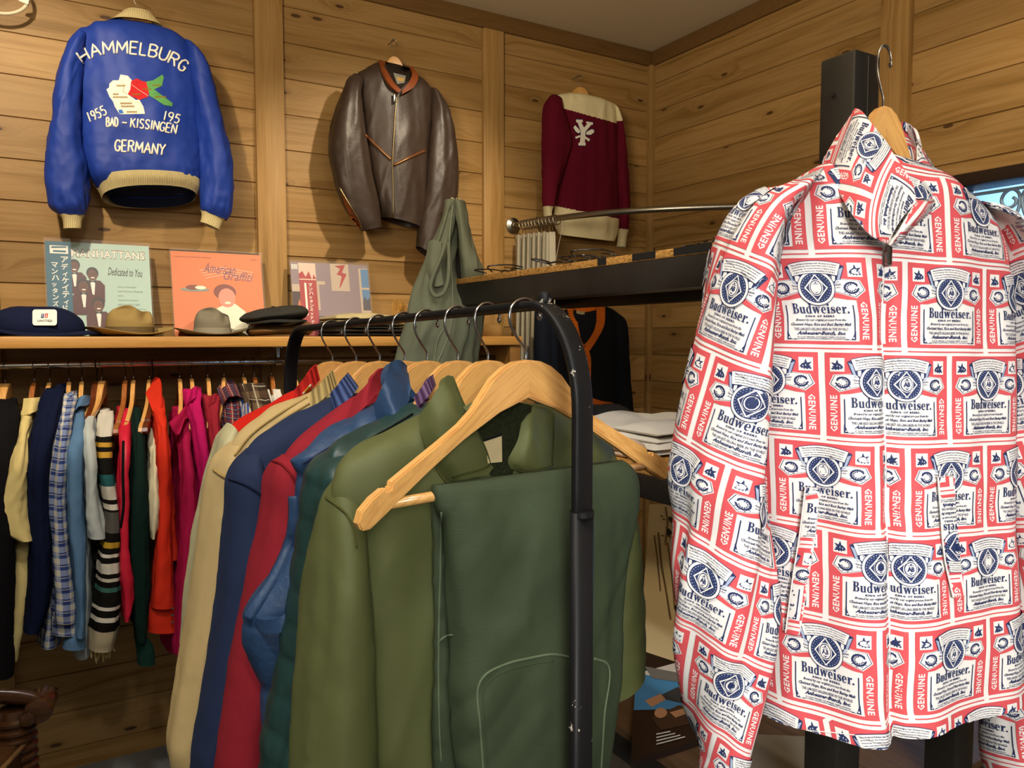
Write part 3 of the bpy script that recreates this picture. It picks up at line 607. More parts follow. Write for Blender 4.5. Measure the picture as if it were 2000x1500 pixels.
YP = [[(620, 500), (668, 502), (668, 520), (658, 522), (678, 560), (702, 530), (692, 526), (694, 514), (744, 522), (742, 538), (730, 540), (688, 590), (684, 668), (690, 672), (688, 692), (636, 690), (638, 672), (648, 668), (654, 588), (630, 522), (620, 520)],
      [(600, 560), (612, 542), (640, 570), (652, 590), (640, 602), (618, 590)], [(694, 592), (730, 572), (748, 574), (752, 592), (728, 612), (694, 612)], [(612, 628), (648, 614), (650, 628), (618, 642)], [(686, 622), (722, 646), (712, 662), (684, 638)]]
m_wfelt = cloth('white felt', 'e6e2d6', .9); m_nfelt = cloth('navy felt', '1a1a30', .9)
for pgn in YP:
    q = np.array(pgn, float); c = q.mean(0); A_.add(c3([tuple(c+(p-c)*1.0+(p-c)/np.linalg.norm(p-c)*7) for p in q]), 1, 0, 5)
for pgn in YP: A_.add(c3(pgn), 0, 3, 5)
A_.place(HF(bs_), 'felt_letter', [m_wfelt, m_nfelt], sw)
put_hanger('thick', HZ(1132, 171, 2.95), 92, 'pale wooden hanger in the open neck of the maroon sweater', 'hangers on the back wall', .8, .8)
for (x, y, sc_), t in zip(((267, 17, 1), (770, 111, 1), (1132, 171, .8)), ('small steel nail holding the hanger of the blue bomber jacket', 'small round nail above the leather jacket', 'small nail above the maroon sweater')): nail(onY(x, y, 2.95)+np.array([-.001, 0, .0659*sc_]), t)
# ================================================================ the long shelf, records and hats
m_shelf = wood('honey pine shelf', 'a97838', 'c4924c', (2.2, 40, 60), .45); ST = 1.477; SY0 = 2.70
sh = tag(MB().box((-1.9, SY0, ST-.036), (1.655, YB-.024, ST), bev=.005).build('wall_shelf', m_shelf), 'long honey pine shelf on the back wall carrying hats and record sleeves', 'shelf')
tag(MB().box((1.60, SY0+.01, .75), (1.65, YB-.024, ST-.037), bev=.004).build('shelf_panel', wood('brown panel', '6e4a22', '86602f', (30, 30, 3))), 'brown upright panel under the right end of the long shelf', 'shelf panel')
def lp(corners_x, h, Ybot, lean, art, mats, label):
    """record sleeve leaning on the wall: art gets a function from sleeve units (0..1) to the face"""
    x0, x1 = corners_x; z0 = ST+.001; t = .004; Yt = Ybot+lean
    f = lambda u, v, l=0: np.array([x0+(x1-x0)*u, Ybot+lean*v-l, z0+h*v])
    V = [f(0, 0), f(1, 0), f(1, 1), f(0, 1)]; V = V+[p+np.array([0, t, 0]) for p in V]
    F = [(0, 1, 2, 3), (4, 7, 6, 5), (0, 4, 5, 1), (1, 5, 6, 2), (2, 6, 7, 3), (3, 7, 4, 0)]
    root = thing('record_sleeve', label, 'record', f(.5, 0), 'record sleeves on the shelf')
    A = Art(); art(A); A.done(); PV = [f(x, y, .0007+z*.0002) for (x, y), z in zip(A.V, A.Z)]; obj('cover', V+PV, F+[tuple(q+8) for q in A.T], mats, root, False, mi=[0]*6+list(A.M))
    k = f(0, 0, .0025)
    V = [f(-.015, -.0, .0055), f(1.015, 0, .0055), f(1.015, 1.035, .0055), f(-.015, 1.035, .0055)]
    obj('plastic_sleeve', V+[p-np.array([0, .0004, 0]) for p in V], F, m_film, root, False)
k = NT('clear plastic film'); k.b.inputs['Alpha'].default_value = .035; m_film = k.out(lin('ffffff'), .2, .35)
def tx(A, s, m, z, x, y, w=None, h=None, ang=0, **k): A.add(fit(text_mesh(s, **k), x, y, w, h, ang), m, z)
R4 = lambda x0, y0, x1, y1: poly2d([(x0, y0), (x1, y0), (x1, y1), (x0, y1)])
def person_art(A, cx, cy, s, sk, ha, su, wh, z):
    """a small printed man in a dinner jacket"""
    A.add(poly2d([(cx-.95*s, cy-2.6*s), (cx+.95*s, cy-2.6*s), (cx+1.0*s, cy-1.0*s), (cx+.6*s, cy-.55*s), (cx-.6*s, cy-.55*s), (cx-1.0*s, cy-1.0*s)]), su, z)
    A.add(poly2d([(cx-.22*s, cy-.55*s), (cx+.22*s, cy-.55*s), (cx+.1*s, cy-1.9*s), (cx-.06*s, cy-1.9*s)]), wh, z+.3)
    A.add(poly2d([(cx-.3*s, cy-.5*s), (cx, cy-.62*s), (cx+.3*s, cy-.5*s), (cx+.3*s, cy-.82*s), (cx, cy-.7*s), (cx-.3*s, cy-.82*s)]), ha, z+.6)
    A.add(poly2d(circ(cx, cy+.14*s, .5*s, .56*s)), ha, z+.6); A.add(poly2d(circ(cx, cy-.06*s, .4*s, .52*s)), sk, z+.8)
    A.add(poly2d(circ(cx+.02*s, cy-.3*s, .17*s, .06*s)), wh, z+1)
    for q in (-.15, .17): A.add(poly2d(circ(cx+q*s, cy+.04*s, .06*s, .04*s, 10)), ha, z+1)
def art1(A):
    for x, y, w, t in ((.238, .845, .715, 'MANHATTANS'),): 
        A.add(fit(text_mesh(t, bold=.035, space=1.06), x-.006, y-.007, w+.012, .096), 3, 1); A.add(fit(text_mesh(t, bold=.012, space=1.1), x, y, w, .08), 1, 2)
    tx(A, 'Dedicated to You', 2, 1, .58, .66, .34, .085, -2, shear=.3)
    for i, (t, w) in enumerate((('FOLLOW YOUR HEART', .19), ('OUR LOVE WILL NEVER DIE', .25), ('CAN I', .06), ("THE BOSTON MONKEY", .2), ('SEARCHIN FOR MY BABY', .22), ("I'VE GOT EVERYTHING BUT YOU", .28))): tx(A, t, 6, 1, .665, .525-i*.048, w, .016)
    person_art(A, .26, .74, .112, 4, 2, 5, 1, 1); person_art(A, .43, .66, .115, 4, 2, 5, 1, 2.2); person_art(A, .34, .53, .118, 4, 2, 5, 1, 3.4); person_art(A, .475, .33, .12, 4, 2, 5, 1, 4.6)
    A.add(R4(0, 0, .235, 1), 7, 7); A.add(R4(.04, .87, .21, .955), 1, 8); A.add(R4(.07, .885, .19, .905), 7, 9); A.add(poly2d([(.05, .925), (.2, .935), (.19, .95), (.06, .945)]), 7, 9)
    for i, ch in enumerate('アディケイティドトゥー'): tx(A, ch if ch != 'ー' else '｜', 1, 9, .14 if ch not in 'ィァゥ' else .15, .775-i*.074, None if ch != 'ー' else .012, .066 if ch not in 'ィァゥ' else .05, bold=.02)
    for i, ch in enumerate('マンハッタンズ'): tx(A, ch, 1, 9, .05, .72-i*.068, None, .055 if ch != 'ッ' else .04, bold=.02)
P_ = lambda n, h, r=.55: plain(n, h, r)
lp((onY(91, 560, 2.97)[0], onY(294, 560, 2.97)[0]), .315, 2.925, .07, art1, [P_('pale mint print', 'adc8bd'), P_('white print', 'eae8dc'), P_('black print', '20201e'), P_('brown outline print', '8a6e52'), P_('skin print', '5e3524'), P_('burgundy print', '4c1b1f'), P_('grey print', '6c7f78'), P_('teal print', '1f5d74')], 'pale mint record sleeve with four men in burgundy tuxedos and a teal paper strip')
def art2(A):
    tx(A, 'American', 5, 2, .34, .76, .36, .12, -3, shear=.45); tx(A, 'Graffiti', 5, 2, .56, .68, .34, .11, -3, shear=.45)
    for k_ in range(4): A.add(thickline([(.3+.02*k_, .78-.03*k_), (.55, .83-.03*k_), (.9-.01*k_, .78-.03*k_)], .004), 3, 1)
    tx(A, 'ORIGINAL MOTION PICTURE SOUNDTRACK', 2, 1, .04, .93, .4, .014); tx(A, 'STEREO', 2, 1, .87, .93, .09, .014)
    A.add(poly2d(circ(.24, .55, .16, .022)), 4, 1); A.add(poly2d(circ(.22, .575, .08, .03)), 2, 2); A.add(poly2d(circ(.3, .575, .06, .022)), 3, 3)
    A.add(poly2d([(.4, .3), (.52, .36), (.66, .4), (.78, .3), (.84, .12), (.8, .0), (.3, .0), (.34, .2)]), 3, 1); A.add(poly2d(circ(.585, .46, .095, .115)), 1, 2)
    A.add(poly2d(circ(.565, .53, .125, .095)), 2, 1.5); A.add(poly2d(circ(.59, .40, .035, .014)), 3, 3)
lp((onY(336, 560, 2.97)[0], onY(512, 560, 2.97)[0]), .303, 2.925, .065, art2, [P_('orange print', 'd5733f'), P_('pink print', 'd98a74'), P_('maroon print', '7b3b2e'), P_('cream print', 'e2ddc4'), P_('grey green print', '7d8b80'), P_('violet print', '7c4d63')], 'bright orange record sleeve with looping script title behind the grey fedora')
def art3(A):
    A.add(R4(.0, .0, 1, .14), 5, 1); A.add(R4(.3, .12, .64, .27), 5, 2); A.add(R4(.25, .35, .34, .73), 3, 1); A.add(R4(.22, .7, .42, .75), 3, 2); A.add(R4(0, .35, .28, .7), 3, 1); A.add(R4(0, .2, .24, .6), 4, 2)
    A.add(poly2d([(.03, .3), (.08, .5), (.13, .34), (.18, .46), (.21, .28)]), 7, 3); A.add(R4(.5, .62, .74, 1), 3, 1)
    A.add(poly2d([(.56, .97), (.7, .99), (.65, .88), (.71, .86), (.62, .68), (.6, .66), (.645, .83), (.58, .85), (.63, .93)]), 2, 2)
    A.add(R4(.87, .3, 1, .95), 3, 1); A.add(R4(.9, .68, 1, .94), 6, 2); A.add(R4(.9, .36, 1, .65), 6, 2); A.add(poly2d([(.9, .36), (1, .36), (1, .55), (.96, .5), (.93, .56), (.9, .48)]), 5, 3)
    A.add(R4(.095, .0, .31, .99), 2, 4); A.add(poly2d([(.095, .99), (.31, .99), (.31, .78), (.28, .84), (.26, .76), (.22, .88), (.18, .8), (.14, .88), (.095, .84)]), 8, 5); A.add(R4(.155, .28, .18, .72), 9, 5); A.add(R4(.095, .76, .31, .775), 8, 6)
    for i, ch in enumerate('マンハッタンミッドナイト'): tx(A, ch, 9, 6, .205, .67-i*.0555, None, .045 if ch != 'ッ' else .034, bold=.02)
    for i in range(5): A.add(R4(.01+i*.016, .9, .02+i*.016, .97), 9, 4)
lp((onY(570, 560, 2.97)[0], onY(721, 560, 2.97)[0]), .285, 2.93, .06, art3, [P_('mauve print', '83727b'), P_('b', '000000'), P_('crimson print', '9e1f26'), P_('beige print', 'b5a28f'), P_('hearth print', '3a2222'), P_('dark slate print', '4b4652'), P_('dusk blue print', '4d7aa8'), P_('fire print', 'c06a38'), P_('pale pink print', 'd9b7a8'), P_('white lettering print', 'e8e2d8')], 'mauve record sleeve showing a room, with a crimson paper strip of white characters')
# ---- hats
def hat_loft(name, secs, mat, par, nc=64, nr=40, cap=True, warp=None):
    """secs: (z, rx, ry, cx, cy) ellipses upward, smoothed"""
    K = catmull(np.array(secs, float), nr); th = np.linspace(0, 2*np.pi, nc, endpoint=False); P = np.zeros((nr, nc, 3))
    P[..., 0] = K[:, 3:4]+K[:, 1:2]*np.cos(th); P[..., 1] = K[:, 4:5]+K[:, 2:3]*np.sin(th); P[..., 2] = K[:, 0:1]
    if warp: P = warp(P)
    F = [(i*nc+j, i*nc+(j+1) % nc, (i+1)*nc+(j+1) % nc, (i+1)*nc+j) for i in range(nr-1) for j in range(nc)]
    if cap: F.append(tuple((nr-1)*nc+j for j in range(nc)))
    F.append(tuple(range(nc))[::-1])
    U = np.repeat((th*.1)[None], nr, 0); return obj(name, P.reshape(-1, 3), F, mat, par, True, np.stack([U, P[..., 2]], 2).reshape(-1, 2))
def fedora(x, y, label, h1, h2, crown, tall, s=1.0, dent=True, rot=0):
    r = thing('fedora', label, 'hat', (x, y, ST), 'hats on the shelf'); z = ST+.0015
    mf, mb_ = cloth('felt '+h1, h1, .95, .05, 500, .3, .12), cloth('hat band '+h2, h2, .6, .3, 800, .2, .08)
    def wb(P):
        a = np.arctan2(P[..., 1]-y, P[..., 0]-x); rr = np.hypot((P[..., 0]-x)/.155/s, (P[..., 1]-y)/.13/s)
        P[..., 2] += .034*np.clip(rr-.5, 0, 1)**1.3*(np.cos(2*(a-rot))*.6+1.0)*s*1.5; return P
    nc = 72; th = np.linspace(0, 2*np.pi, nc, endpoint=False); rings = [(0, .08, .068, .0), (0, .112, .095, .0), (0, .156, .13, .0), (1, .157, .131, .0015), (1, .152, .128, .003), (1, .11, .093, .003), (1, .08, .068, .004)]
    P = np.array([[(x+rx*s*math.cos(t), y+ry*s*math.sin(t), z+dz) for t in th] for _, rx, ry, dz in rings]); P = wb(P); nr = len(rings)
    F = [(i*nc+j, i*nc+(j+1) % nc, (i+1)*nc+(j+1) % nc, (i+1)*nc+j) for i in range(nr-1) for j in range(nc)]
    obj('brim', P.reshape(-1, 3), F, mf, r)
    def wc(P):
        X, Yy, Z = P[..., 0]-x, P[..., 1]-y, P[..., 2]-z; t = np.clip((Z-.045*s)/(tall-.045*s), 0, 1)
        if dent:
            Z = Z-.034*s*t*np.exp(-(Yy/(.026*s))**2)*np.clip(1-(X/(.1*s))**2, 0, 1)-.012*t*(X/(.09*s))*-1
            pin = np.exp(-((X-.052*s)/(.026*s))**2)*t**.7; Yy = Yy*(1-.55*pin); Z = Z-.02*pin*s-.014*s*t*np.exp(-((X-.03*s)/.02)**2)
            fr = Yy < 0; Yy = np.where(fr, Yy+.046*s*np.exp(-((X+.022*s)/(.036*s))**2-((t-.7)/.3)**2)+.024*s*np.exp(-((X-.058*s)/(.02*s))**2-((t-.55)/.35)**2), Yy)
        P[..., 1] = y+Yy; P[..., 2] = z+.006+np.maximum(Z, .0); return P
    rx, ry = crown; hat_loft('crown', [(z+.002, rx*s, ry*s, x, y), (z+.03*s, rx*.985*s, ry*.985*s, x, y), (z+tall*.6, rx*.93*s, ry*.93*s, x, y), (z+tall*.88, rx*.8*s, ry*.8*s, x, y), (z+tall*.985, rx*.55*s, ry*.52*s, x, y), (z+tall, rx*.2*s, ry*.2*s, x, y)], mf, r, 72, 40, True, wc)
    hat_loft('hat_band', [(z+.003, (rx+.0025)*s, (ry+.0025)*s, x, y), (z+.018*s, (rx+.002)*s, (ry+.002)*s, x, y), (z+.036*s, (rx*.98+.002)*s, (ry*.98+.002)*s, x, y)], mb_, r, 72, 8, False)
    b = MB().box((x+(rx-.004)*s, y-.045*s, z+.006), (x+(rx+.006)*s, y-.01*s, z+.032*s), bev=.003); b.build('band_bow', mb_, r); return r
FY = 2.86
fx = lambda p: float(onY(p, 640, FY)[0])
fedora(fx(254), FY, 'tan felt fedora with a brown band in front of the pale mint record sleeve', '97804f', '63502f', (.086, .074), .103, .86, True, .3)
fedora(fx(415), FY, 'grey felt fedora with a pale grey band in front of the orange record sleeve', '77705f', '87816c', (.077, .068), .102, .80, True, .0)
# baseball style cap with patch
cx_, cy_ = fx(80), 2.85; cap_ = thing('baseball_cap', 'navy blue baseball cap with a white airline patch on the shelf left end', 'cap', (cx_, cy_, ST), 'hats on the shelf'); m_nv = cloth('navy cotton', '131a36', .85, .15)
def capwarp(P): 
    P[..., 2] -= .007*np.clip((P[..., 0]-cx_+.02)/.12, -1, 1)**2*np.clip((P[..., 2]-ST)/.07, 0, 1); return P
g_ = hat_loft('crown', [(ST+.002, .118, .085, cx_, cy_), (ST+.028, .126, .09, cx_-.003, cy_), (ST+.060, .120, .084, cx_-.006, cy_), (ST+.084, .096, .062, cx_-.01, cy_), (ST+.093, .05, .03, cx_-.01, cy_), (ST+.094, .02, .012, cx_-.01, cy_)], m_nv, cap_, 64, 40, True, capwarp)
for i in range(6):
    a = i*math.pi/3+.3; MB().tube(smoothpts([(cx_-.01+.015*math.cos(a), cy_+.01*math.sin(a), ST+.0935), (cx_-.01+.07*math.cos(a), cy_+.044*math.sin(a), ST+.0905), (cx_-.01+.098*math.cos(a), cy_+.061*math.sin(a), ST+.0815-.004*math.cos(a)**2)], 14), .0011, 5).build('seam', m_nv, cap_, sharp=False)
G = bilin([[(cx_-.135, cy_-.03, ST+.03), (cx_-.05, cy_-.088, ST+.014), (cx_+.06, cy_-.088, ST+.012), (cx_+.128, cy_-.03, ST+.02)], [(cx_-.165, cy_-.04, ST+.034), (cx_-.06, cy_-.118, ST+.008), (cx_+.07, cy_-.118, ST+.006), (cx_+.165, cy_-.035, ST+.012)]], 8, 30); sheet(G, .004, 'visor', m_nv, cap_)
V_ = np.array([v.co[:] for v in g_.data.vertices])+wloc(cap_); bc = BVHTree.FromPolygons([tuple(v) for v in V_], [p.vertices[:] for p in g_.data.polygons])
A_ = Art(); ps = lambda pts: [(x/5, 440+y/5) for x, y in pts]
rr = lambda x0, y0, x1, y1, q: [(x0+q, y0), (x1-q, y0), (x1-q*.3, y0+q*.3), (x1, y0+q), (x1, y1-q), (x1-q*.3, y1-q*.3), (x1-q, y1), (x0+q, y1), (x0+q*.3, y1-q*.3), (x0, y1-q), (x0, y0+q), (x0+q*.3, y0+q*.3)]
A_.add(poly2d(ps(rr(317, 822, 556, 978, 24))), 0, 0, 4)
for x0, m in ((402, 1), (418, 1), (437, 2), (455, 2)): A_.add(poly2d(ps([(x0+4, 862), (x0+15, 862), (x0+8, 905), (x0-3, 905)])), m, 2)
A_.add(poly2d(ps([(402, 895), (424, 895), (422, 907), (404, 907)])), 1, 2); A_.add(poly2d(ps([(447, 860), (470, 860), (468, 871), (446, 871)])), 2, 2)
V2, T2 = text_mesh('UNITED', bold=.02, space=1.1); lo, hi = V2.min(0), V2.max(0); V2 = (V2-lo)/(hi-lo); A_.add(([(366/5+v[0]*29, 440+(943-v[1]*21)/5) for v in V2], T2), 3, 2)
A_.place(lambda x, y, l: onY(x, y, 2.7545+max(0, onY(x, y, 2.757)[2]-ST-.035)*.42-l*1.6), 'patch', [P_('white patch', 'ece8da'), P_('blue patch print', '23356f'), P_('red patch print', 'c23b38'), P_('dark patch print', '20242e')], cap_)
# flat caps stacked
def flatcap(x, y, z, label, h, s, tilt=.0, mat=None):
    r = thing('flat_cap', label, 'cap', (x, y, z), 'hats on the shelf'); m = mat or cloth('tweed '+h, h, .95, .05, 300, .5, .25)
    def wp(P): P[..., 2] += tilt*(P[..., 0]-x)+.012*np.clip((P[..., 0]-x)/.12, -1, 1)*np.clip((P[..., 2]-z)/.04, 0, 1)-.004*np.abs(vn(P[..., 0]*30, P[..., 1]*30, 3)); return P
    hat_loft('crown', [(z+.002, .098*s, .085*s, x, y), (z+.012, .118*s, .1*s, x, y-.01), (z+.026*s, .126*s, .108*s, x, y-.015), (z+.044*s, .11*s, .09*s, x, y-.01), (z+.055*s, .06*s, .05*s, x, y), (z+.057*s, .02*s, .02*s, x, y)], m, r, 60, 36, True, wp)
    G = bilin([[(x-.095*s, y-.045*s, z+.004-tilt*.1), (x-.03*s, y-.1*s, z+.008), (x+.05*s, y-.1*s, z+.008), (x+.1*s, y-.04*s, z+.004+tilt*.1)], [(x-.11*s, y-.06*s, z+.001-tilt*.1), (x-.03*s, y-.142*s, z-.0+.002), (x+.05*s, y-.142*s, z+.002), (x+.112*s, y-.055*s, z+.002+tilt*.1)]], 8, 26); sheet(G, .005, 'peak', m, r)
    MB().lathe((x, y, z+.057*s+tilt*0), [(.001, .003), (.006, .0025), (.007, 0), (.005, -.002)], 12).build('button', m, r); return r
flatcap(fx(546), 2.86, ST, 'brown leather flat cap under the charcoal cap on the shelf', '5f4426', .96, 0, m_lea if False else cloth('brown suede leather', '6a4c28', .5, .4, 120, .4, .3))
flatcap(fx(533), 2.85, ST+.052, 'charcoal wool flat cap resting on the brown leather cap', '34332f', .96, .06)
# folded clothes at the right of the record sleeves
def folded(x0, x1, y0, y1, z, h, mat, label, cat, sag=.006, seed=0, name='folded_trousers', group=None, layers=2, rise=0):
    r = MB(); nx, ny = 40, 30; us, vs_ = np.linspace(0, 1, nx), np.linspace(0, 1, ny); U, W = np.meshgrid(us, vs_); top = []
    ed = np.minimum(np.minimum(U, 1-U)/.07, np.minimum(W, 1-W)/.12); ed = np.clip(ed, 0, 1); rnd = np.sqrt(1-(1-ed)**2)
    bx = (1-rnd)*0.0; X = x0+(x1-x0)*U; Yv = y0+(y1-y0)*W
    for s_ in range(layers):
        hh = h/layers; zb = z+s_*hh+.0006; T = zb+hh*(.5+.5*rnd)-.0006+sag*vn(X*14, Yv*14, seed+s_)*(.4 if s_ < layers-1 else 1)*rnd+rise*np.sin(np.pi*U)*(s_+1)/layers*rnd; B = zb+hh*(.5-.5*rnd)+(rise*np.sin(np.pi*U)*s_/layers*rnd)
        j = .006*vn(np.full_like(X, s_*3.1)+Yv*6, X*6, seed+4)
        for Z, flip in ((T, 0), (B, 1)):
            V = np.stack([X+j, Yv+j, Z], 2).reshape(-1, 3); F = [(a, a+1, a+nx+1, a+nx) if not flip else (a, a+nx, a+nx+1, a+1) for i in range(ny-1) for a in range(i*nx, i*nx+nx-1)]; r.add(V, F)
    return tag(r.build(name, mat, None, sharp=False), label, cat, group)
folded(fx(632), fx(790), 2.72, 2.98, ST, .026, cloth('black brown twill', '2c2822', .8), 'black brown folded trousers at the bottom of the shelf pile', 'trousers', seed=3, group='folded clothes on the shelf')
folded(fx(634), fx(775), 2.73, 2.98, ST+.027, .022, cloth('dark khaki twill', '4a4436', .85), 'dark khaki folded trousers in the middle of the shelf pile', 'trousers', seed=5, group='folded clothes on the shelf')
folded(fx(636), fx(765), 2.73, 2.98, ST+.050, .022, cloth('pale khaki twill', 'b7aa80', .85), 'pale khaki folded trousers on top of the shelf pile', 'trousers', .014, 8, group='folded clothes on the shelf', rise=.012)
bk = thing('woven_basket', 'small wooden box with curled straw behind the hanging overalls', 'box', (fx(795)+.02, 2.95, ST))
MB().box((fx(788), 2.90, ST+.001), (fx(835), 3.0, ST+.085), bev=.004).build('box', m_shelf, bk)
b = MB(); rs = np.random.RandomState(5)
for i in range(14): q = rs.rand(4); b.tube(smoothpts([(fx(790)+.08*q[0], 2.92+.05*q[1], ST+.08), (fx(775)+.05*q[2], 2.9, ST+.12+.03*q[3]), (fx(768)+.04*q[1], 2.89, ST+.07)], 12), .0012, 5)
b.build('straw', cloth('straw', 'b8893f', .7), bk)
sx_ = float(onY(957, 640, 2.86)[0]); shoe = tag(hat_loft('cap_dome', [(ST+.001, .045, .08, sx_, 2.86), (ST+.02, .047, .082, sx_, 2.86), (ST+.045, .036, .06, sx_, 2.85), (ST+.056, .012, .02, sx_, 2.85)], cloth('tan suede', '8a6b3c', .8), None), 'small tan rounded cap at the right end of the shelf', 'cap'); shoe.name = 'small_cap'
# ================================================================ clothes rod under the shelf
RY, RZ = 2.84, 1.387; m_rod = plain('brushed steel rod', 'b9b2a4', .28, .5, 1.0)
rod = tag(MB().tube([(-1.9, RY, RZ), (1.6, RY, RZ)], .0125, 20).build('clothes_rod', m_rod, sharp=False), 'horizontal steel clothes rod under the pine shelf', 'clothes rod')
b = MB(); bx = float(onY(543, 700, RY)[0]); b.lathe((bx, RY, ST-.0365), [(.001, 0), (.026, 0), (.026, -.004), (.009, -.005), (.0075, -.06), (.009, -.066), (.001, -.0665)], 20).lathe((bx-.011, RY, RZ), [(.0128, 0), (.017, .001), (.017, .021), (.0128, .022)], 20, axis=(1, 0, 0)); tag(b.build('rod_bracket', m_chrome), 'chrome bracket holding the clothes rod under the shelf', 'bracket')
m_plaid = None
def plaid(name, a, b_, c, sc=1.0, size=.034):
    k = NT(name); uv = k.coord('UV'); x, y, _ = k.sep(uv)
    st = lambda q, w, ph: k.math('LESS_THAN', k.math('FRACT', k.math('ADD', k.math('DIVIDE', q, size), ph)), w)
    s = k.math('MULTIPLY', k.math('ADD', st(x, .5, .1), st(y, .5, .3)), .5); t = k.math('MAXIMUM', st(x, .07, .3), st(y, .07, .0))
    col = k.ramp(s, [(.2, lin(a)), (.5, lin(b_)), (.8, lin(c))]); col = k.mix(k.math('MULTIPLY', t, .5), col, lin('d8d0b8')); k.bump(k.noise(k.coord(), 900, 1), .2, .001); return k.out(col, .85, .15)
def bands(name, stops, size, axis=1, bump=.0):
    """horizontal knit bands from (position, colour) stops repeated every size metres"""
    k = NT(name); uv = k.coord('UV'); q = k.sep(uv)
    f = k.math('FRACT', k.math('DIVIDE', q[axis], size)); r = k.n('ValToRGB'); r.color_ramp.interpolation = 'CONSTANT'; e = r.color_ramp.elements
    while len(e) < len(stops): e.new(.5)
    for i, (p, c) in enumerate(stops): e[i].position = p; e[i].color = lin(c)
    k.l(f, r.inputs[0]); zz = k.math('SINE', k.math('MULTIPLY', q[1-axis], 380)); k.bump(k.math('ADD', k.noise(k.coord(), 700, 1), k.math('MULTIPLY', zz, .3)), .5, .0015); return k.out(r.outputs[0], .92, .1)
def rail_garment(kind, label, cat, hook, rows, mat, body=None, hang=('plain', ''), collar=None, hem=None, seed=0, Ys=2.575, extra=None, sleeve='sleeve', cuff=None, fold=.005, quilt=None):
    """a garment seen edge on: rows trace the near shoulder and sleeve, the body hangs behind it to the wall side"""
    xh = float(onY(hook, 712, RY)[0])
    root = thing(kind, label, cat, (xh, RY, float(onY(hook, rows[-1][2], RY)[2])), 'clothes on the rod under the shelf')
    n = NB; L = []; R = []; D = []; m = len(rows); zt = onY(rows[0][0], rows[0][2], Ys)[2]
    for i, (a, b_, y) in enumerate(rows):
        t = min(i/2.5, 1); Yc = RY-.07+(Ys-RY+.07)*t; L.append(onY(a, y, Yc)); R.append(onY(b_, y, Yc)); D.append(.035+.02*min(i, 1) if sleeve != 'body' else .05)
    gs = loft(L, R, D, n, nr=70, nc=56, fold=fold, fs=(.03, .3), cr_=.002, cs=(.03, .05), seed=seed, quilt=quilt); loft_mesh(gs, sleeve if sleeve != 'body' else 'front', mat, root, (True, True if sleeve == 'body' else False))
    if body:
        bl_, br_, y1 = body; zs = [rows[0][2]+6, rows[0][2]+40, rows[0][2]+90]+list(np.linspace(rows[0][2]+150, y1, 5)); L = []; R = []; D = []
        for i, y in enumerate(zs):
            t = (y-zs[0])/(zs[-1]-zs[0]); xl = rows[0][0]*(1-t)+bl_*t; xr = rows[0][1]*(1-t)+br_*t; Yc = 2.79; z_ = onY((xl+xr)/2, y, 2.62)[2]
            pl_, pr_ = onY(xl, y, 2.62), onY(xr, y, 2.62); dep = (.05, .12, .17, .175, .175, .175, .175, .175)[i]
            L.append((pl_[0], Yc, z_)); R.append((pr_[0], Yc, z_)); D.append(dep)
        gb = loft(L, R, D, n, nr=60, nc=72, fold=.007, fs=(.04, .4), cr_=.002, seed=seed+3, asym=1.0, quilt=quilt); loft_mesh(gb, 'body', mat, root)
    if collar:
        cm = collar[0] or mat
        for rws in collar[1:]:
            G = bilin([[onY(x, y, RY-.05+d) for x, y, d in r] for r in rws], 10, 20); sheet(G, .004, 'collar', cm, root)
    if cuff: 
        L = [onY(a, y, Ys) for a, b_, y in cuff[1]]; R = [onY(b_, y, Ys) for a, b_, y in cuff[1]]; gc = loft(L, R, [.035]*len(L), n, nr=14, nc=40, fold=.002, cr_=.0006); loft_mesh(gc, 'cuff', cuff[0], root)
    if hang: put_hanger(hang[0], (xh, RY, RZ+.0125-.066), hang[2] if len(hang) > 2 else 186, hang[1], 'hangers on the rod under the shelf')
    gs.root = root; return gs
# ---------------------------------------------------------------- the row of clothes on the rod
V0 = lambda s, g='': ('plain', s)
m_blk = cloth('black wool', '111012', .9, .1); m_cre = cloth('cream cotton', 'd3bf7f', .85, .15); m_nvy = cloth('navy wool', '0f1630', .9, .1); m_den = cloth('washed denim', '56789a', .85, .15, 800, .4, .3); m_gry = cloth('heather grey jersey', 'b4bab6', .9, .1, 500, .3, .15)
rail_garment('wool_jacket', 'black wool jacket hanging at the left end of the steel rod', 'jacket', 9, [(-24, 28, 782), (-30, 34, 815), (-36, 34, 880), (-38, 30, 1000), (-38, 28, 1150), (-34, 27, 1315)], m_blk, (-40, 26, 1320), ('thick', 'pale thick hanger holding the black wool jacket at the rod left end'), (None, [[(-24, 786, -.02), (0, 779, -.05), (30, 784, -.02)], [(-26, 806, -.06), (0, 802, -.1), (34, 806, -.06)]]), seed=3)
g = rail_garment('cape_shirt', 'cream cotton shirt with a wide flared short sleeve, between the black and navy jackets', 'shirt', 66, [(45, 64, 795), (40, 58, 830), (34, 56, 865), (18, 57, 905), (0, 60, 955), (-20, 64, 1005), (-8, 67, 1030), (30, 68, 1050)], m_cre, (28, 62, 1230), ('red', 'reddish brown hanger holding the cream cotton shirt'), (None, [[(46, 778, 0), (64, 777, -.03), (83, 775, 0)], [(42, 812, -.1), (58, 808, -.12), (78, 800, -.04)]]), seed=7, fold=.008)
g2 = loft([onY(x, y, 2.62) for x, y in ((32, 1020), (28, 1080), (25, 1150), (20, 1215), (17, 1262), (26, 1290))], [onY(x, y, 2.62) for x, y in ((66, 1020), (64, 1080), (60, 1150), (52, 1210), (38, 1262), (34, 1292))], [.04, .04, .035, .03, .025, .01], NB, nr=40, nc=40, seed=9); loft_mesh(g2, 'long_sleeve', m_cre, g.root, (False, True))
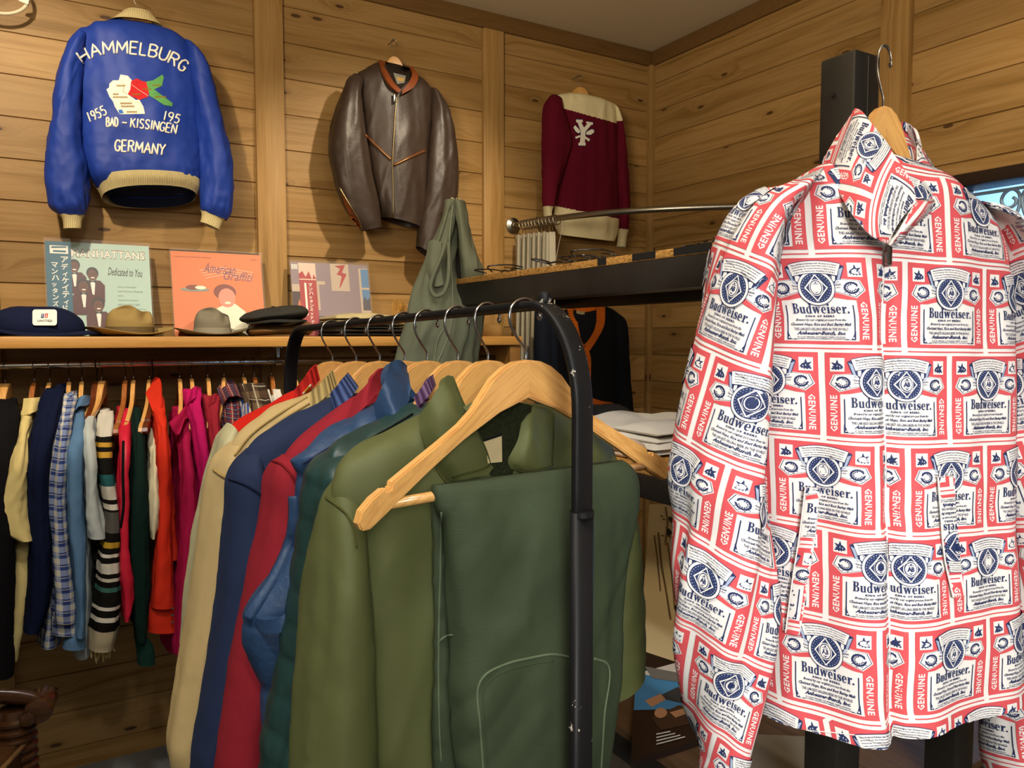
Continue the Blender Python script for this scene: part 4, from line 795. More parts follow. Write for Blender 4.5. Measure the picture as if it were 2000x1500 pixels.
for y in (1225, 1243, 1260): MB().lathe(onY(24, y, 2.58), [(.0005, .002), (.004, .0015), (.0045, 0), (.003, -.002)], 10, axis=(0, -1, 0)).build('button', P_('pearl button %d' % y, 'd8ceb0'), g.root)
rail_garment('blazer', 'dark navy wool blazer between the cream shirt and the blue checked shirt', 'jacket', 96, [(90, 128, 758), (78, 124, 790), (64, 112, 840), (56, 100, 900), (57, 98, 980), (60, 99, 1070), (56, 96, 1160), (45, 80, 1228)], m_nvy, (48, 92, 1232), ('plain', 'pale hanger hidden in the collar of the navy blazer', 186), (None, [[(92, 776, .0), (112, 752, .0), (130, 748, .04)], [(82, 794, -.08), (112, 782, -.08), (131, 774, 0)]]), seed=13)
m_pl1 = plaid('blue white check', 'c4bfae', '7c89ab', '2d3d72')
rail_garment('plaid_shirt', 'blue and white checked shirt with long sleeve beside the denim jacket', 'shirt', 134, [(121, 150, 768), (117, 142, 800), (112, 137, 840), (103, 131, 900), (98, 128, 960), (100, 131, 1020), (103, 138, 1100), (104, 146, 1165), (103, 150, 1208)], m_pl1, (70, 126, 1268), ('plain', 'hanger holding the blue and white checked shirt', 183), (None, [[(122, 772, -.02), (138, 765, -.05), (151, 762, .02)], [(118, 790, -.08), (136, 782, -.1), (150, 776, -.02)]]), seed=17, cuff=(m_pl1, [(102, 151, 1203), (101, 154, 1215), (102, 156, 1236)]))
rail_garment('denim_jacket', 'washed blue denim jacket between the checked shirt and the grey sweatshirt', 'jacket', 159, [(142, 164, 790), (141, 163, 820), (136, 163, 855), (130, 160, 885), (127, 162, 950), (128, 165, 1020), (138, 168, 1100), (144, 168, 1180), (144, 166, 1236)], m_den, (130, 172, 1245), ('plain', 'hanger holding the washed denim jacket', 184), (None, [[(144, 785, -.02), (160, 773, -.05), (181, 772, .03), (180, 762, .08)], [(138, 812, -.1), (150, 795, -.12), (168, 792, -.08), (180, 785, .0)]]), seed=19, cuff=(m_den, [(140, 167, 1234), (126, 168, 1248), (121, 168, 1263)]))
rail_garment('sweatshirt', 'pale grey short sleeved sweatshirt left of the patterned knit pullover', 'sweatshirt', 188, [(172, 187, 802), (165, 180, 824), (162, 181, 850), (166, 188, 900), (168, 192, 960), (168, 202, 1010), (170, 210, 1046)], m_gry, (140, 186, 1288), ('dark', 'dark brown hanger holding the pale grey sweatshirt', 189), seed=23)
m_pat = bands('patterned knit', [(0, 'b5a888'), (.07, '14120f'), (.10, 'd8d2c0'), (.115, '14120f'), (.14, 'd8d2c0'), (.152, '1a1814'), (.20, '3d6b60'), (.215, '14120f'), (.235, 'cfc9b8'), (.25, '14120f'), (.262, 'cfc9b8'), (.30, '14120f'), (.32, 'd8d2c0'), (.332, '14120f'), (.35, 'b08a2a'), (.368, '14120f'), (.40, '55524c'), (.47, '1a1814'), (.48, 'd8d2c0'), (.50, '1a1814'), (.515, 'cfc9b8'), (.56, '26575a'), (.60, '14120f'), (.66, 'b58c34'), (.68, '14120f'), (.7, 'b58c34'), (.72, '14120f'), (.75, 'c7c2b4')], .88)
g = rail_garment('knit_pullover', 'black and cream patterned knit pullover with a fringed hem', 'sweater', 197, [(196, 221, 802), (190, 221, 830), (187, 218, 880), (193, 222, 930), (201, 230, 980), (204, 236, 1030), (196, 236, 1080), (191, 238, 1140), (182, 236, 1190), (173, 229, 1238), (172, 222, 1262)], m_pat, (188, 232, 1255), ('thick', 'pale thick hanger holding the patterned knit pullover', 190), seed=29)
for i in range(9): x = 178+i*5.2; y0 = 1262-(i > 5)*(i-5)*5; p = onY(x, y0-3, 2.565); MB().tube(smoothpts([p, p+np.array([.003*math.sin(i*2.2), 0, -.024]), p+np.array([.006*math.sin(i*1.7), .003, -.044-.016*((i*7) % 5)/4])], 8), [.0034]*7+[.0016], 5).build('fringe', m_cre, g.root, sharp=False)
m_rp = cloth('coral red nylon', 'c81f38', .45, .35, 900, .2); g = rail_garment('padded_vest', 'coral red nylon vest between the patterned knit and the dark green sweater', 'vest', 244, [(236, 253, 797), (234, 252, 830), (235, 252, 860), (231, 249, 920), (230, 248, 980), (230, 248, 1030), (228, 252, 1080), (232, 258, 1130), (236, 259, 1180), (239, 252, 1204)], m_rp, (236, 256, 1190), ('red', 'narrow reddish hanger holding the coral red vest', 187), seed=31, fold=.007)
bv_ = bvh_of_loft = None
stripe(BVHTree.FromPolygons([tuple(v) for v in g.V3], g.F3), [(241, 862), (240, 930), (241, 990), (236, 1030)], .004, m_blk, 'armhole', g.root, .001)
rail_garment('dark_sweater', 'dark bottle green sweater between the coral vest and the orange red shirt', 'sweater', 260, [(258, 274, 795), (255, 277, 830), (255, 284, 900), (252, 288, 980), (250, 290, 1060), (254, 292, 1130), (259, 288, 1200), (262, 286, 1245)], cloth('bottle green wool', '10241f', .95, .1), (258, 288, 1225), ('plain', 'pale narrow hanger holding the dark green sweater', 187), seed=37, cuff=(knit('green rib', '1d4238', 220), [(262, 287, 1243), (266, 300, 1262), (268, 303, 1294)]))
rail_garment('cream_blouse', 'cream blouse almost hidden left of the orange red western shirt', 'blouse', 291, [(297, 309, 828), (292, 310, 870), (290, 308, 920), (290, 309, 980), (293, 300, 1046)], cloth('ecru cotton', 'cfc5a4', .9), (292, 306, 1040), ('plain', 'pale narrow hanger holding the cream blouse', 188), seed=39)
m_org = cloth('orange red cotton', 'd0301a', .8, .15)
g = rail_garment('western_shirt', 'bright orange red western shirt with three snaps on the cuff', 'shirt', 298, [(302, 316, 772), (300, 318, 800), (306, 326, 835), (308, 333, 880), (308, 334, 960), (302, 335, 1050), (296, 337, 1130), (291, 339, 1180)], m_org, (316, 362, 1095), ('dark', 'hanger hidden inside the collar of the orange red western shirt', 188), (None, [[(302, 736, .04), (310, 738, .0), (314, 752, -.06), (315, 790, -.14)], [(284, 768, -.02), (290, 782, -.08), (300, 805, -.14), (308, 812, -.16)]]), seed=43, cuff=(m_org, [(290, 340, 1176), (289, 342, 1195), (288, 345, 1231)]))
for y in (1188, 1201, 1215): MB().lathe(onY(337, y, 2.535), [(.0005, .003), (.004, .002), (.0045, 0), (.004, -.003)], 12, axis=(0, -1, 0)).build('snap', m_chrome, g.root)
m_mg = cloth('magenta red twill', 'a31244', .85, .15); m_mg2 = cloth('bright magenta twill', 'b3105a', .85, .15); m_wine = cloth('brick red corduroy', '8e2230', .9, .1)
rail_garment('twill_shirt', 'magenta red shirt with a pointed collar, right of the orange red shirt', 'shirt', 350, [(352, 371, 797), (346, 370, 830), (348, 371, 870), (352, 377, 915), (350, 383, 1000), (346, 383, 1100), (340, 381, 1200), (336, 379, 1270)], m_mg, (326, 381, 1278), ('plain', 'slim hanger holding the magenta red pointed collar shirt', 184), (None, [[(352, 806, -.1), (360, 795, -.1), (373, 792, -.06), (374, 812, -.06)], [(331, 824, -.2), (338, 836, -.22), (346, 848, -.22), (358, 818, -.2)]]), seed=47)
rail_garment('magenta_jacket', 'bright magenta shirt jacket behind the magenta red pointed collar shirt', 'jacket', 373, [(371, 392, 760), (368, 389, 790), (374, 396, 830), (380, 405, 880), (384, 416, 940), (386, 420, 1050), (386, 420, 1200)], m_mg2, (386, 425, 1240), ('plain', 'slim hanger holding the bright magenta shirt jacket', 184), (None, [[(368, 765, -.02), (380, 755, -.06), (393, 757, .0)], [(364, 792, -.1), (376, 780, -.14), (392, 774, -.08)]]), seed=53)
rail_garment('corduroy_shirt', 'brick red corduroy shirt right of the magenta garments', 'shirt', 405, [(404, 428, 772), (400, 426, 800), (404, 432, 850), (412, 440, 910), (414, 444, 1000), (414, 446, 1180)], m_wine, (416, 448, 1230), ('plain', 'slim hanger holding the brick red corduroy shirt', 184), (None, [[(405, 780, -.02), (418, 769, -.06), (430, 769, 0)], [(401, 800, -.1), (414, 788, -.12), (429, 784, -.06)]]), seed=59)
rail_garment('flannel_shirt', 'red and navy plaid flannel shirt on the rod, half hidden by the padded rack', 'shirt', 437, [(440, 462, 775), (440, 464, 800), (442, 465, 830), (444, 468, 900), (446, 470, 1180)], plaid('red navy plaid', '8b2c2a', '4a2a3c', '1d2140', size=.03), (444, 474, 1220), ('plain', 'broad pale hanger in the plaid flannel collar', 192), (plaid('red navy plaid collar', '8b2c2a', '4a2a3c', '1d2140', size=.03), [[(424, 760, .0), (436, 744, .06), (452, 742, .06), (466, 758, .0)], [(434, 792, -.1), (446, 774, -.12), (460, 772, -.12), (474, 778, -.06)]]), seed=61)
rail_garment('striped_shirt', 'blue, cream and maroon striped shirt right of the plaid flannel shirt', 'shirt', 475, [(472, 497, 778), (469, 497, 805), (468, 495, 840), (468, 495, 1180)], bands('cross stripes', [(0, '2b4b9a'), (.3, 'c9c4b4'), (.4, '5d2530'), (.5, 'c9c4b4'), (.6, '2b4b9a'), (.8, 'c9b98f'), (.9, 'ddd8c8')], .03, 0), (470, 500, 1220), ('plain', 'slim pale hanger holding the striped shirt', 184), seed=67)
rail_garment('brown_coat', 'brown and grey patched jacket behind the striped shirt', 'jacket', 496, [(486, 516, 748), (490, 522, 775), (496, 528, 800), (500, 530, 860), (500, 530, 1180)], plaid('brown patchwork', '6e5c46', '4b3a2b', '33281f', size=.09), (500, 530, 1220), ('red', 'brown hanger in the patched jacket collar', 186), seed=71)
rail_garment('white_shirt', 'white cotton shirt with only its shoulder visible on the rod', 'shirt', 530, [(532, 546, 760), (531, 549, 790), (530, 550, 850), (530, 552, 1180)], cloth('white cotton', 'd6d2c6', .9), (532, 552, 1220), ('red', 'reddish hanger holding the white cotton shirt', 187), seed=73)
put_hanger('plain', (float(onY(570, 712, RY)[0]), RY, RZ+.0125-.066), 176, 'last pale hanger on the steel rod, beside the red knit collar', 'hangers on the rod under the shelf')
# ================================================================ the rolling rack
m_bk = NT('scuffed black enamel'); v = m_bk.coord(); f = m_bk.noise(v, 60, 5, .7); q = m_bk.noise(v, 9, 2)
msk = m_bk.math('MULTIPLY', m_bk.math('GREATER_THAN', f, .635), m_bk.math('GREATER_THAN', q, .55)); m_black = m_bk.out(m_bk.mix(msk, lin('0e0e0e'), lin('a79f8e')), .5, .22)
fh = np.array([math.sin(PHI), math.cos(PHI), 0])
def RP(t, z=0): p = CP+cr*(.006-.589*t)+fh*(.884+.808*t); return np.array([p[0], p[1], z])
RT = lambda t: 1.5182-.0295*t
def flatbar(pts, a, b, seg=20, m=0):
    """oval tube: half width a across, half thickness b in the plane of the bend"""
    P = np.asarray(pts, float); n = len(P); T = np.gradient(P, axis=0); T /= np.linalg.norm(T, axis=1)[:, None]; h = np.array([cr[0]*.808+fh[0]*.589, cr[1]*.808+fh[1]*.589, 0]); h /= np.linalg.norm(h)
    B = np.cross(T, h); B /= np.linalg.norm(B, axis=1)[:, None]; th = np.linspace(0, 2*np.pi, seg, endpoint=False); sp = lambda v: np.sign(v)*np.abs(v)**.6
    V = (P[:, None]+h[None, None]*(a*sp(np.cos(th)))[None, :, None]+B[:, None]*(b*sp(np.sin(th)))[None, :, None]).reshape(-1, 3)
    F = [(i*seg+k, i*seg+(k+1) % seg, (i+1)*seg+(k+1) % seg, (i+1)*seg+k) for i in range(n-1) for k in range(seg)]; F += [tuple(range(seg))[::-1], tuple((n-1)*seg+k for k in range(seg))]; return V, F
t0, t1 = -.036, .66; TN, TF_ = -.1135, .735; bt = .0057
arch = []
for a in np.linspace(0, 90, 14): c, s = math.cos(math.radians(a)), math.sin(math.radians(a)); arch.append(RP(TN+(t0-TN)*(1-c), RT(t0)-bt-.115*(1-s)))
arch2 = []
for a in np.linspace(90, 0, 14): c, s = math.cos(math.radians(a)), math.sin(math.radians(a)); arch2.append(RP(TF_-(TF_-t1)*(1-c), RT(t1)-bt-.115*(1-s)))
path = [RP(TN, 1.2), RP(TN, 1.32)]+arch+[RP(t, RT(t)-bt) for t in np.linspace(.0, .6, 12)]+arch2+[RP(TF_, 1.3), RP(TF_, 1.2)]
rk = thing('clothes_rack', 'black scuffed metal clothes rack in the foreground with rounded top rail', 'clothes rack', RP(.3, FL))
V, F = flatbar(path, .0125, bt); obj('rail', V, F, m_black, rk)
for t in (TN, TF_):
    V, F = flatbar([RP(t, FL+.06), RP(t, .4), RP(t, .9), RP(t, 1.297)], .0135, .0075); obj('post', V, F, m_black, rk)
    MB().lathe(RP(t, 1.292), [(.001, 0), (.0128, 0), (.0128, .006), (.001, .006)], 20).build('joint', m_black, rk)
    hx = np.array([cr[0]*.808+fh[0]*.589, cr[1]*.808+fh[1]*.589, 0]); MB().tube([RP(t, FL+.065)-hx*.24, RP(t, FL+.065)+hx*.24], .013, 12).build('foot_bar', m_black, rk)
    for s_ in (-1, 1): MB().lathe(RP(t, FL+.025)+hx*.22*s_-np.array([0, .01, 0]), [(.004, 0), (.024, .001), (.025, .01), (.024, .019), (.004, .02)], 18, axis=(0, 1, 0)).tube([RP(t, FL+.02)+hx*.22*s_, RP(t, FL+.06)+hx*.22*s_], .006, 8).build('caster', m_black, rk)
MB().tube([RP(TN, .18), RP(TF_, .18)], .01, 12).build('lower_bar', m_black, rk)
MB().lathe(RP(-.05, RT(-.04)-.012), [(.003, 0), (.004, .006), (.0075, .009), (.0082, .014), (.0065, .019), (.001, .0215)], 16).build('end_knob', m_black, rk)
# ---- garments on the rack
RACK = {}
TS = {'red': .531, 'beige': .436, 'navy': .352, 'crim': .272, 'vest': .208, 'dgreen': .129, 'olive': .060, 'pants': -.016}
RAZ = 83.2
def rplane(kx): return Plane(RP(TS[kx], 1.4), RAZ)
def rack_coat(kx, root, body, slv, mat, smat=None, bname='body', fold=.006, seed=0, bd=.042, quilt=None, soff=.004, cuff=True, rx=None):
    p = rplane(kx); c = p.o; L = [p.at(x, y) for x, y, *d in body]; R = [p.mirror(q, c) for q in L]
    if rx: R = [p.at(*q) for q in rx]
    D = [(d[0] if d else bd) for x, y, *d in body]
    gb = loft(L, R, D, p.n, nr=90, nc=110, ex=2.8, fold=fold, fs=(.07, .7), cr_=.0006, seed=seed, quilt=quilt); loft_mesh(gb, bname, mat, root, (True, False))
    gs = None
    if slv:
        L = [p.at(r[0], r[1], soff) for r in slv]; R = [p.at(r[2], r[3], soff) for r in slv]
        gs = loft(L, R, [r[4] for r in slv], p.n, nr=90, nc=64, fold=fold*.8, fs=(.06, .6), cr_=.0006, seed=seed+5, quilt=quilt); loft_mesh(gs, 'sleeve', smat or mat, root, (True, False))
        a = [p.mirror(q, c) for q in R]; b = [p.mirror(q, c) for q in L]; g3 = loft(a, b, [r[4] for r in slv], p.n, nr=60, nc=48, fold=fold*.8, fs=(.05, .4), seed=seed+8, quilt=quilt); loft_mesh(g3, 'sleeve', smat or mat, root, (True, False))
    return p, gb, gs
def rcollar(p, rows, th, mat, root, name='collar', nr=12, nc=26, hem=None):
    G = bilin([[p.at(x, y, o) for x, y, o in r] for r in rows], nr, nc); q = np.stack([G @ p.d, G[..., 2]], 2); G = G-p.n*(.005*vn(q[..., 0]*30, q[..., 1]*22, 5)+.003*vn(q[..., 0]*70+q[..., 1]*40, q[..., 1]*50, 8))[..., None]; o = sheet(G, th, name, mat, root)
    if hem: MB().tube(np.concatenate([G[:-2, -3], G[-3, -3:2:-1]])-p.n*.0008, .0011, 5).build('stitching', hem, o, sharp=False)
    return o
GRK = 'clothes on the black rack'
def rthing(kx, name, label, cat): return thing(name, label, cat, RP(TS[kx], .75), GRK)
m_red = cloth('red wool melton', 'bb2318', .95, .08, 420, .6, .15); m_pale = cloth('pale sage leather', 'b0aa82', .5, .3, 300)
r = rthing('red', 'varsity_jacket', 'red wool varsity jacket with a gold striped knit collar, farthest on the black rack', 'jacket')
p, gb, gs = rack_coat('red', r, [(590, 758, .03), (572, 764, .04), (530, 783), (480, 808), (448, 838), (440, 880), (450, 950), (455, 1100), (460, 1300), (462, 1460)], [(446, 826, 456, 850, .03), (430, 848, 452, 880, .04), (418, 885, 447, 905, .045), (403, 935, 442, 960, .045), (388, 1010, 436, 1020, .045), (370, 1100, 428, 1100, .045), (358, 1180, 420, 1180, .045), (352, 1260, 410, 1260, .04)], m_red, m_pale, seed=3)
rcollar(p, [[(575, 762, -.03), (596, 735, -.045), (618, 711, -.02)], [(577, 783, -.045), (602, 765, -.06), (626, 742, -.035)]], .006, knit('red rib', 'a8201c', 60), r)
for k_, (cm_, a0, a1) in enumerate((('ded6bc', .32, .40), ('b5922a', .40, .60), ('ded6bc', .60, .68))):
    e0 = [(573, 762), (596, 735), (618, 711)]; f_ = lambda u, v: (np.interp(u, [0, 1], [573, 618])+np.interp(v, [0, 1], [3, 10]), np.interp(u, [0, 1], [763, 711])+np.interp(v, [0, 1], [22, 31]))
    G = np.array([[p.at(*f_(u, v), -.062+.02*v-.004*math.sin(6.28*v)) for u in np.linspace(a0, a1, 5)] for v in np.linspace(-.05, 1.02, 10)]); sheet(G, .002, 'collar_stripe', cloth('stripe '+cm_+str(k_), cm_, .9), r)
m_bei = cloth('beige cotton twill', 'b59d6c', .85, .15, 900, .3, .12)
r = rthing('beige', 'harrington_jacket', 'beige cotton jacket with ribbed collar, second farthest on the black rack', 'jacket')
p, gb, gs = rack_coat('beige', r, [(628, 762, .03), (605, 770, .04), (560, 792), (505, 822), (458, 862), (440, 905), (450, 980), (450, 1100), (445, 1300), (440, 1480)], [(452, 862, 470, 890, .03), (426, 892, 455, 915, .045), (415, 918, 450, 940, .05), (402, 990, 446, 1000, .05), (390, 1080, 436, 1080, .05), (372, 1190, 424, 1200, .05), (352, 1310, 408, 1310, .05), (336, 1395, 400, 1400, .05), (328, 1465, 394, 1470, .05), (340, 1530, 390, 1530, .04)], m_bei, None, seed=11)
rcollar(p, [[(606, 768, -.03), (630, 744, -.045), (651, 722, -.02)], [(606, 798, -.045), (636, 776, -.06), (660, 750, -.035)]], .006, knit('beige rib', 'a58f5c', 90), r)
bvb = bvh_of(gb, gs); m_sti = cloth('beige seam', '9f8551', .9)
stripe(bvb, [(417, 917), (432, 928), (452, 938)], .0022, m_sti, 'seam', r); stripe(bvb, [(600, 776), (540, 812), (490, 850), (458, 890)], .0016, m_sti, 'seam', r); stripe(bvb, [(604, 788), (548, 822), (500, 860), (464, 900)], .0016, m_sti, 'seam', r)
m_nv2 = cloth('washed navy cotton', '222d48', .8, .15, 1000, .25, .15)
r = rthing('navy', 'navy_blouson', 'washed navy blouson with a knitted collar, third farthest on the black rack', 'jacket')
p, gb, gs = rack_coat('navy', r, [(668, 768, .03), (645, 778, .04), (600, 805), (545, 840), (500, 872), (478, 915), (490, 990), (490, 1150), (480, 1350), (478, 1500)], [(486, 876, 506, 900, .03), (460, 905, 505, 925, .05), (446, 935, 520, 955, .055), (443, 1000, 515, 1010, .055), (436, 1090, 500, 1100, .055), (424, 1200, 482, 1220, .055), (408, 1310, 465, 1320, .055), (392, 1410, 440, 1410, .05), (376, 1510, 430, 1510, .045)], m_nv2, None, seed=17)
rcollar(p, [[(644, 770, -.03), (662, 748, -.045), (680, 727, -.02)], [(655, 803, -.05), (680, 782, -.062), (701, 755, -.035)]], .006, knit('navy rib', '1b2748', 80, h2='4b5c88'), r)
stripe(bvh_of(gb, gs), [(447, 935), (475, 944), (500, 958), (520, 975)], .0018, cloth('navy seam', '18223c', .9), 'seam', r)
m_crm_ = cloth('crimson flannel', '86202a', .9, .12, 700, .35, .12)
r = rthing('crim', 'flannel_jacket', 'crimson flannel jacket with plain collar between the navy blouson and the blue vest', 'jacket')
p, gb, gs = rack_coat('crim', r, [(712, 772, .03), (692, 780, .04), (650, 812), (600, 848), (560, 885), (540, 930), (545, 1000), (540, 1150), (530, 1350), (525, 1500)], [(556, 888, 575, 910, .03), (535, 905, 580, 930, .05), (522, 930, 585, 960, .055), (512, 1000, 575, 1010, .055), (495, 1090, 562, 1100, .055), (470, 1210, 545, 1220, .055), (447, 1330, 530, 1340, .055), (430, 1440, 520, 1440, .05), (420, 1520, 510, 1520, .05)], m_crm_, None, seed=23)
rcollar(p, [[(690, 778, -.03), (718, 748, -.05), (741, 722, -.02), (750, 718, .01)], [(676, 830, -.05), (708, 800, -.07), (738, 768, -.055), (748, 742, -.02)]], .006, m_crm_, r)
stripe(bvh_of(gb, gs), [(531, 900), (548, 906), (565, 922), (578, 945)], .0016, cloth('crimson seam', '6e1018', .9), 'seam', r)
k = NT('steel blue nylon'); v = k.coord(); f = k.noise(v, 40, 4); k.bump(k.math('ADD', f, k.noise(v, 130, 2)), .35, .003); m_nyl = k.out(k.mix(f, lin('1f3553'), lin('2a4566')), .5, .3)
r = rthing('vest', 'puffer_vest', 'steel blue padded nylon vest between the crimson and dark green jackets', 'vest')
p, gb, gs = rack_coat('vest', r, [(752, 785, .03), (728, 797, .04), (690, 818), (640, 848), (592, 878), (560, 897), (568, 930), (576, 980), (570, 1050), (540, 1120), (496, 1185), (485, 1208), (492, 1250), (508, 1310), (516, 1370), (522, 1500)], None, m_nyl, None, seed=29, bd=.045, fold=.01, quilt=(.007, .085, None))
rcollar(p, [[(730, 792, -.04), (748, 750, -.05), (765, 708, -.02), (782, 704, .0), (796, 716, .01)], [(742, 836, -.05), (770, 812, -.08), (800, 780, -.05), (800, 770, -.045), (803, 760, -.04)]], .012, m_nyl, r)
bvv = bvh_of(gb); stripe(bvv, [(556, 900), (570, 935), (577, 985), (571, 1050), (541, 1122), (500, 1186), (487, 1206)], .009, m_nyl, 'armhole_edge', r, -.004, 50)
stripe(bvv, [(735, 822), (690, 850), (640, 876), (592, 906)], .0012, m_nv2, 'seam', r)
G = bilin([[p.at(x, y, o) for x, y, o in q] for q in ([(484, 1199, .0), (512, 1210, -.03), (545, 1206, -.05), (580, 1178, -.055)], [(487, 1212, .0), (514, 1236, -.03), (552, 1234, -.055), (596, 1196, -.058)])], 10, 24); sheet(G, .012, 'armhole_roll', m_nyl, r)
k = NT('bottle green quilted nylon'); v = k.coord(); f = k.noise(v, 60, 3); k.bump(f, .35, .003); m_dgr = k.out(k.mix(f, lin('132a29'), lin('1f3d39')), .42, .35)
r = rthing('dgreen', 'quilted_jacket', 'dark bottle green quilted jacket with a purple knit collar on the black rack', 'jacket')
p, gb, gs = rack_coat('dgreen', r, [(830, 785, .03), (806, 792, .04), (760, 822), (700, 858), (655, 888), (635, 935), (650, 1000), (645, 1150), (635, 1350), (630, 1500)], [(652, 880, 668, 905, .03), (628, 898, 672, 925, .045), (612, 928, 676, 955, .055), (604, 975, 672, 1000, .055), (596, 1060, 664, 1080, .055), (584, 1170, 655, 1180, .055), (570, 1260, 640, 1280, .055), (556, 1340, 628, 1350, .055), (536, 1430, 610, 1440, .055), (515, 1520, 600, 1520, .055)], m_dgr, None, seed=37, quilt=(.0026, .04, .04))
rcollar(p, [[(808, 775, -.04), (826, 752, -.05), (846, 731, -.02)], [(816, 796, -.05), (836, 775, -.062), (852, 752, -.03)]], .006, knit('purple rib', '3a2440', 90, h2='6a5270'), r)
stripe(bvh_of(gb), [(806, 808), (760, 836), (705, 868), (668, 905)], .0012, m_blk, 'seam', r)
# olive field jacket
m_oli = NT('olive sateen'); v = m_oli.coord(); f = m_oli.noise(v, 7, 5, .6); g_ = m_oli.noise(v, 1100, 1); sp_ = m_oli.math('GREATER_THAN', m_oli.noise(v, 260, 1), .86)
col = m_oli.mix(f, lin('444824'), lin('585d35')); m_oli.bump(m_oli.math('ADD', f, m_oli.math('MULTIPLY', g_, .3)), .25, .002); m_olive = m_oli.out(m_oli.mix(m_oli.math('MULTIPLY', sp_, .3), col, lin('b0a888')), .62, .3)
k = NT('dark green pile'); v = k.coord(); f = k.noise(v, 210, 4, .7); k.bump(f, 1.0, .01); m_pile = k.out(k.mix(f, lin('0d130b'), lin('3a4028')), 1.0, .05)
r = rthing('olive', 'field_jacket', 'olive green field jacket with dark pile lining, second from the front of the black rack', 'jacket')
p, gb, gs = rack_coat('olive', r, [(890, 796, .03), (862, 800, .045), (820, 815), (770, 842), (705, 878), (664, 915), (645, 958), (650, 1000), (682, 1045), (700, 1100), (706, 1200), (716, 1350), (722, 1520)], [(690, 890, 712, 905, .012), (664, 912, 712, 940, .018), (643, 943, 710, 970, .026), (628, 985, 706, 1010, .038), (616, 1060, 704, 1080, .052), (605, 1150, 708, 1170, .06), (593, 1250, 714, 1260, .06), (582, 1370, 720, 1370, .06), (572, 1520, 724, 1520, .06)], m_olive, None, seed=43, bd=.044, fold=.006)
# open neck: pile lining seen between the lapels
A_ = Art(); bvo = bvh_of(gb); 
A_.add(poly2d([(893, 800), (925, 788), (990, 780), (1040, 792), (1032, 830), (1012, 880), (1000, 935), (960, 930), (925, 880), (905, 838)]), 0, 0, 8); A_.place(lambda x, y, l: p.at(x, y, -.053-l), 'pile_lining', [m_pile], r)
A_ = Art(); A_.add(poly2d([(912, 862), (945, 862), (980, 850), (981, 902), (952, 905), (930, 892)]), 0, 0, 6); A_.add(poly2d([(912, 859), (945, 859), (981, 847), (981, 851), (945, 863), (912, 863)]), 1, 1, 8); A_.place(lambda x, y, l: p.at(x, y, -.0555-l), 'neck_label', [cloth('worn cream label', 'b3a37a', .9, .1, 300, .6, .4), m_blk], r)
rcollar(p, [[(818, 816, -0.038), (840, 782, -0.049), (862, 748, -0.047), (874, 733, -0.035), (886, 737, -0.028)], [(826, 850, -0.044), (858, 828, -0.062), (888, 800, -0.062), (902, 790, -0.053), (906, 785, -0.047)], [(852, 912, -0.047), (884, 898, -0.065), (920, 878, -0.067), (944, 880, -0.060), (958, 895, -0.055)], [(880, 942, -0.047), (905, 938, -0.060), (935, 932, -0.062), (955, 926, -0.060), (966, 914, -0.055)]], .007, m_olive, r, 'collar', 26, 30, cloth('olive stitching', '3a3d1c', .9))
rcollar(p, [[(1022, 786, -0.042), (1040, 790, -0.049), (1066, 800, -0.049), (1082, 808, -0.047)], [(1010, 850, -0.055), (1030, 852, -0.065), (1060, 856, -0.062), (1084, 860, -0.049)], [(992, 900, -0.055), (1016, 905, -0.065), (1052, 910, -0.062), (1084, 905, -0.049)], [(996, 915, -0.053), (1030, 925, -0.060), (1060, 918, -0.060), (1085, 912, -0.049)]], .007, m_olive, r, 'collar', 20, 26, cloth('olive stitching right', '3a3d1c', .9))
bvs = bvh_of(gb, gs); m_os = cloth('olive seam', '4b4b22', .9)
stripe(bvs, [(636, 972), (655, 985), (675, 1002), (690, 1030), (697, 1070)], .0012, m_os, 'seam', r); stripe(bvs, [(832, 830), (845, 880), (856, 920), (876, 945)], .0012, m_os, 'seam', r)
g = rcollar(p, [[(905, 795, -.06), (925, 784, -.066), (950, 778, -.062)], [(912, 803, -.064), (930, 795, -.07), (950, 792, -.066)]], .003, m_olive, r, 'hanging_loop', 4, 14)
# hangers on the rack
for kx, lab, kind in (('red', 'rearmost wooden hanger on the black rack, inside the red varsity jacket', 'plain'), ('beige', 'wooden hanger inside the beige cotton jacket on the black rack', 'plain'), ('navy', 'wooden hanger inside the washed navy blouson on the black rack', 'plain'), ('crim', 'wooden hanger inside the crimson flannel jacket on the black rack', 'plain'), ('vest', 'wooden hanger inside the steel blue padded vest', 'plain'), ('dgreen', 'wooden hanger inside the dark green quilted jacket', 'plain'), ('olive', 'wooden hanger inside the olive field jacket', 'plain'), ('pants', 'frontmost wooden hanger on the black rack with the green trousers over its bar', 'plain')):
    t = TS[kx]; put_hanger(kind, RP(t, RT(t)-.066), RAZ, lab, 'hangers on the black rack', 1.0, 1.0 if kx == 'pants' else .84)
# green trousers folded over the front hanger bar
pp = rplane('pants'); zb = RT(TS['pants'])-.066-.138
m_tro = NT('green utility sateen'); v = m_tro.coord(); f = m_tro.noise(v, 8, 5, .6); g_ = m_tro.noise(m_tro.coord('Object', (40, 40, 900)), 1.0, 2); m_tro.bump(m_tro.math('ADD', f, m_tro.math('MULTIPLY', g_, .4)), .3, .0018); m_trous = m_tro.out(m_tro.mix(f, lin('2c3524'), lin('3b4630')), .72, .22)
tr = thing('trousers', 'dark green utility trousers folded over the bar of the frontmost hanger', 'trousers', RP(TS['pants'], .7))
rows = [(845, 948, 1212, 900, .010), (843, 955, 1224, 908, .017), (852, 985, 1236, 945, .024), (868, 1020, 1234, 985, .03), (876, 1080, 1222, 1040, .034), (880, 1150, 1206, 1110, .036), (884, 1230, 1196, 1200, .038), (890, 1330, 1190, 1310, .04), (893, 1430, 1178, 1420, .042), (897, 1530, 1164, 1530, .042)]
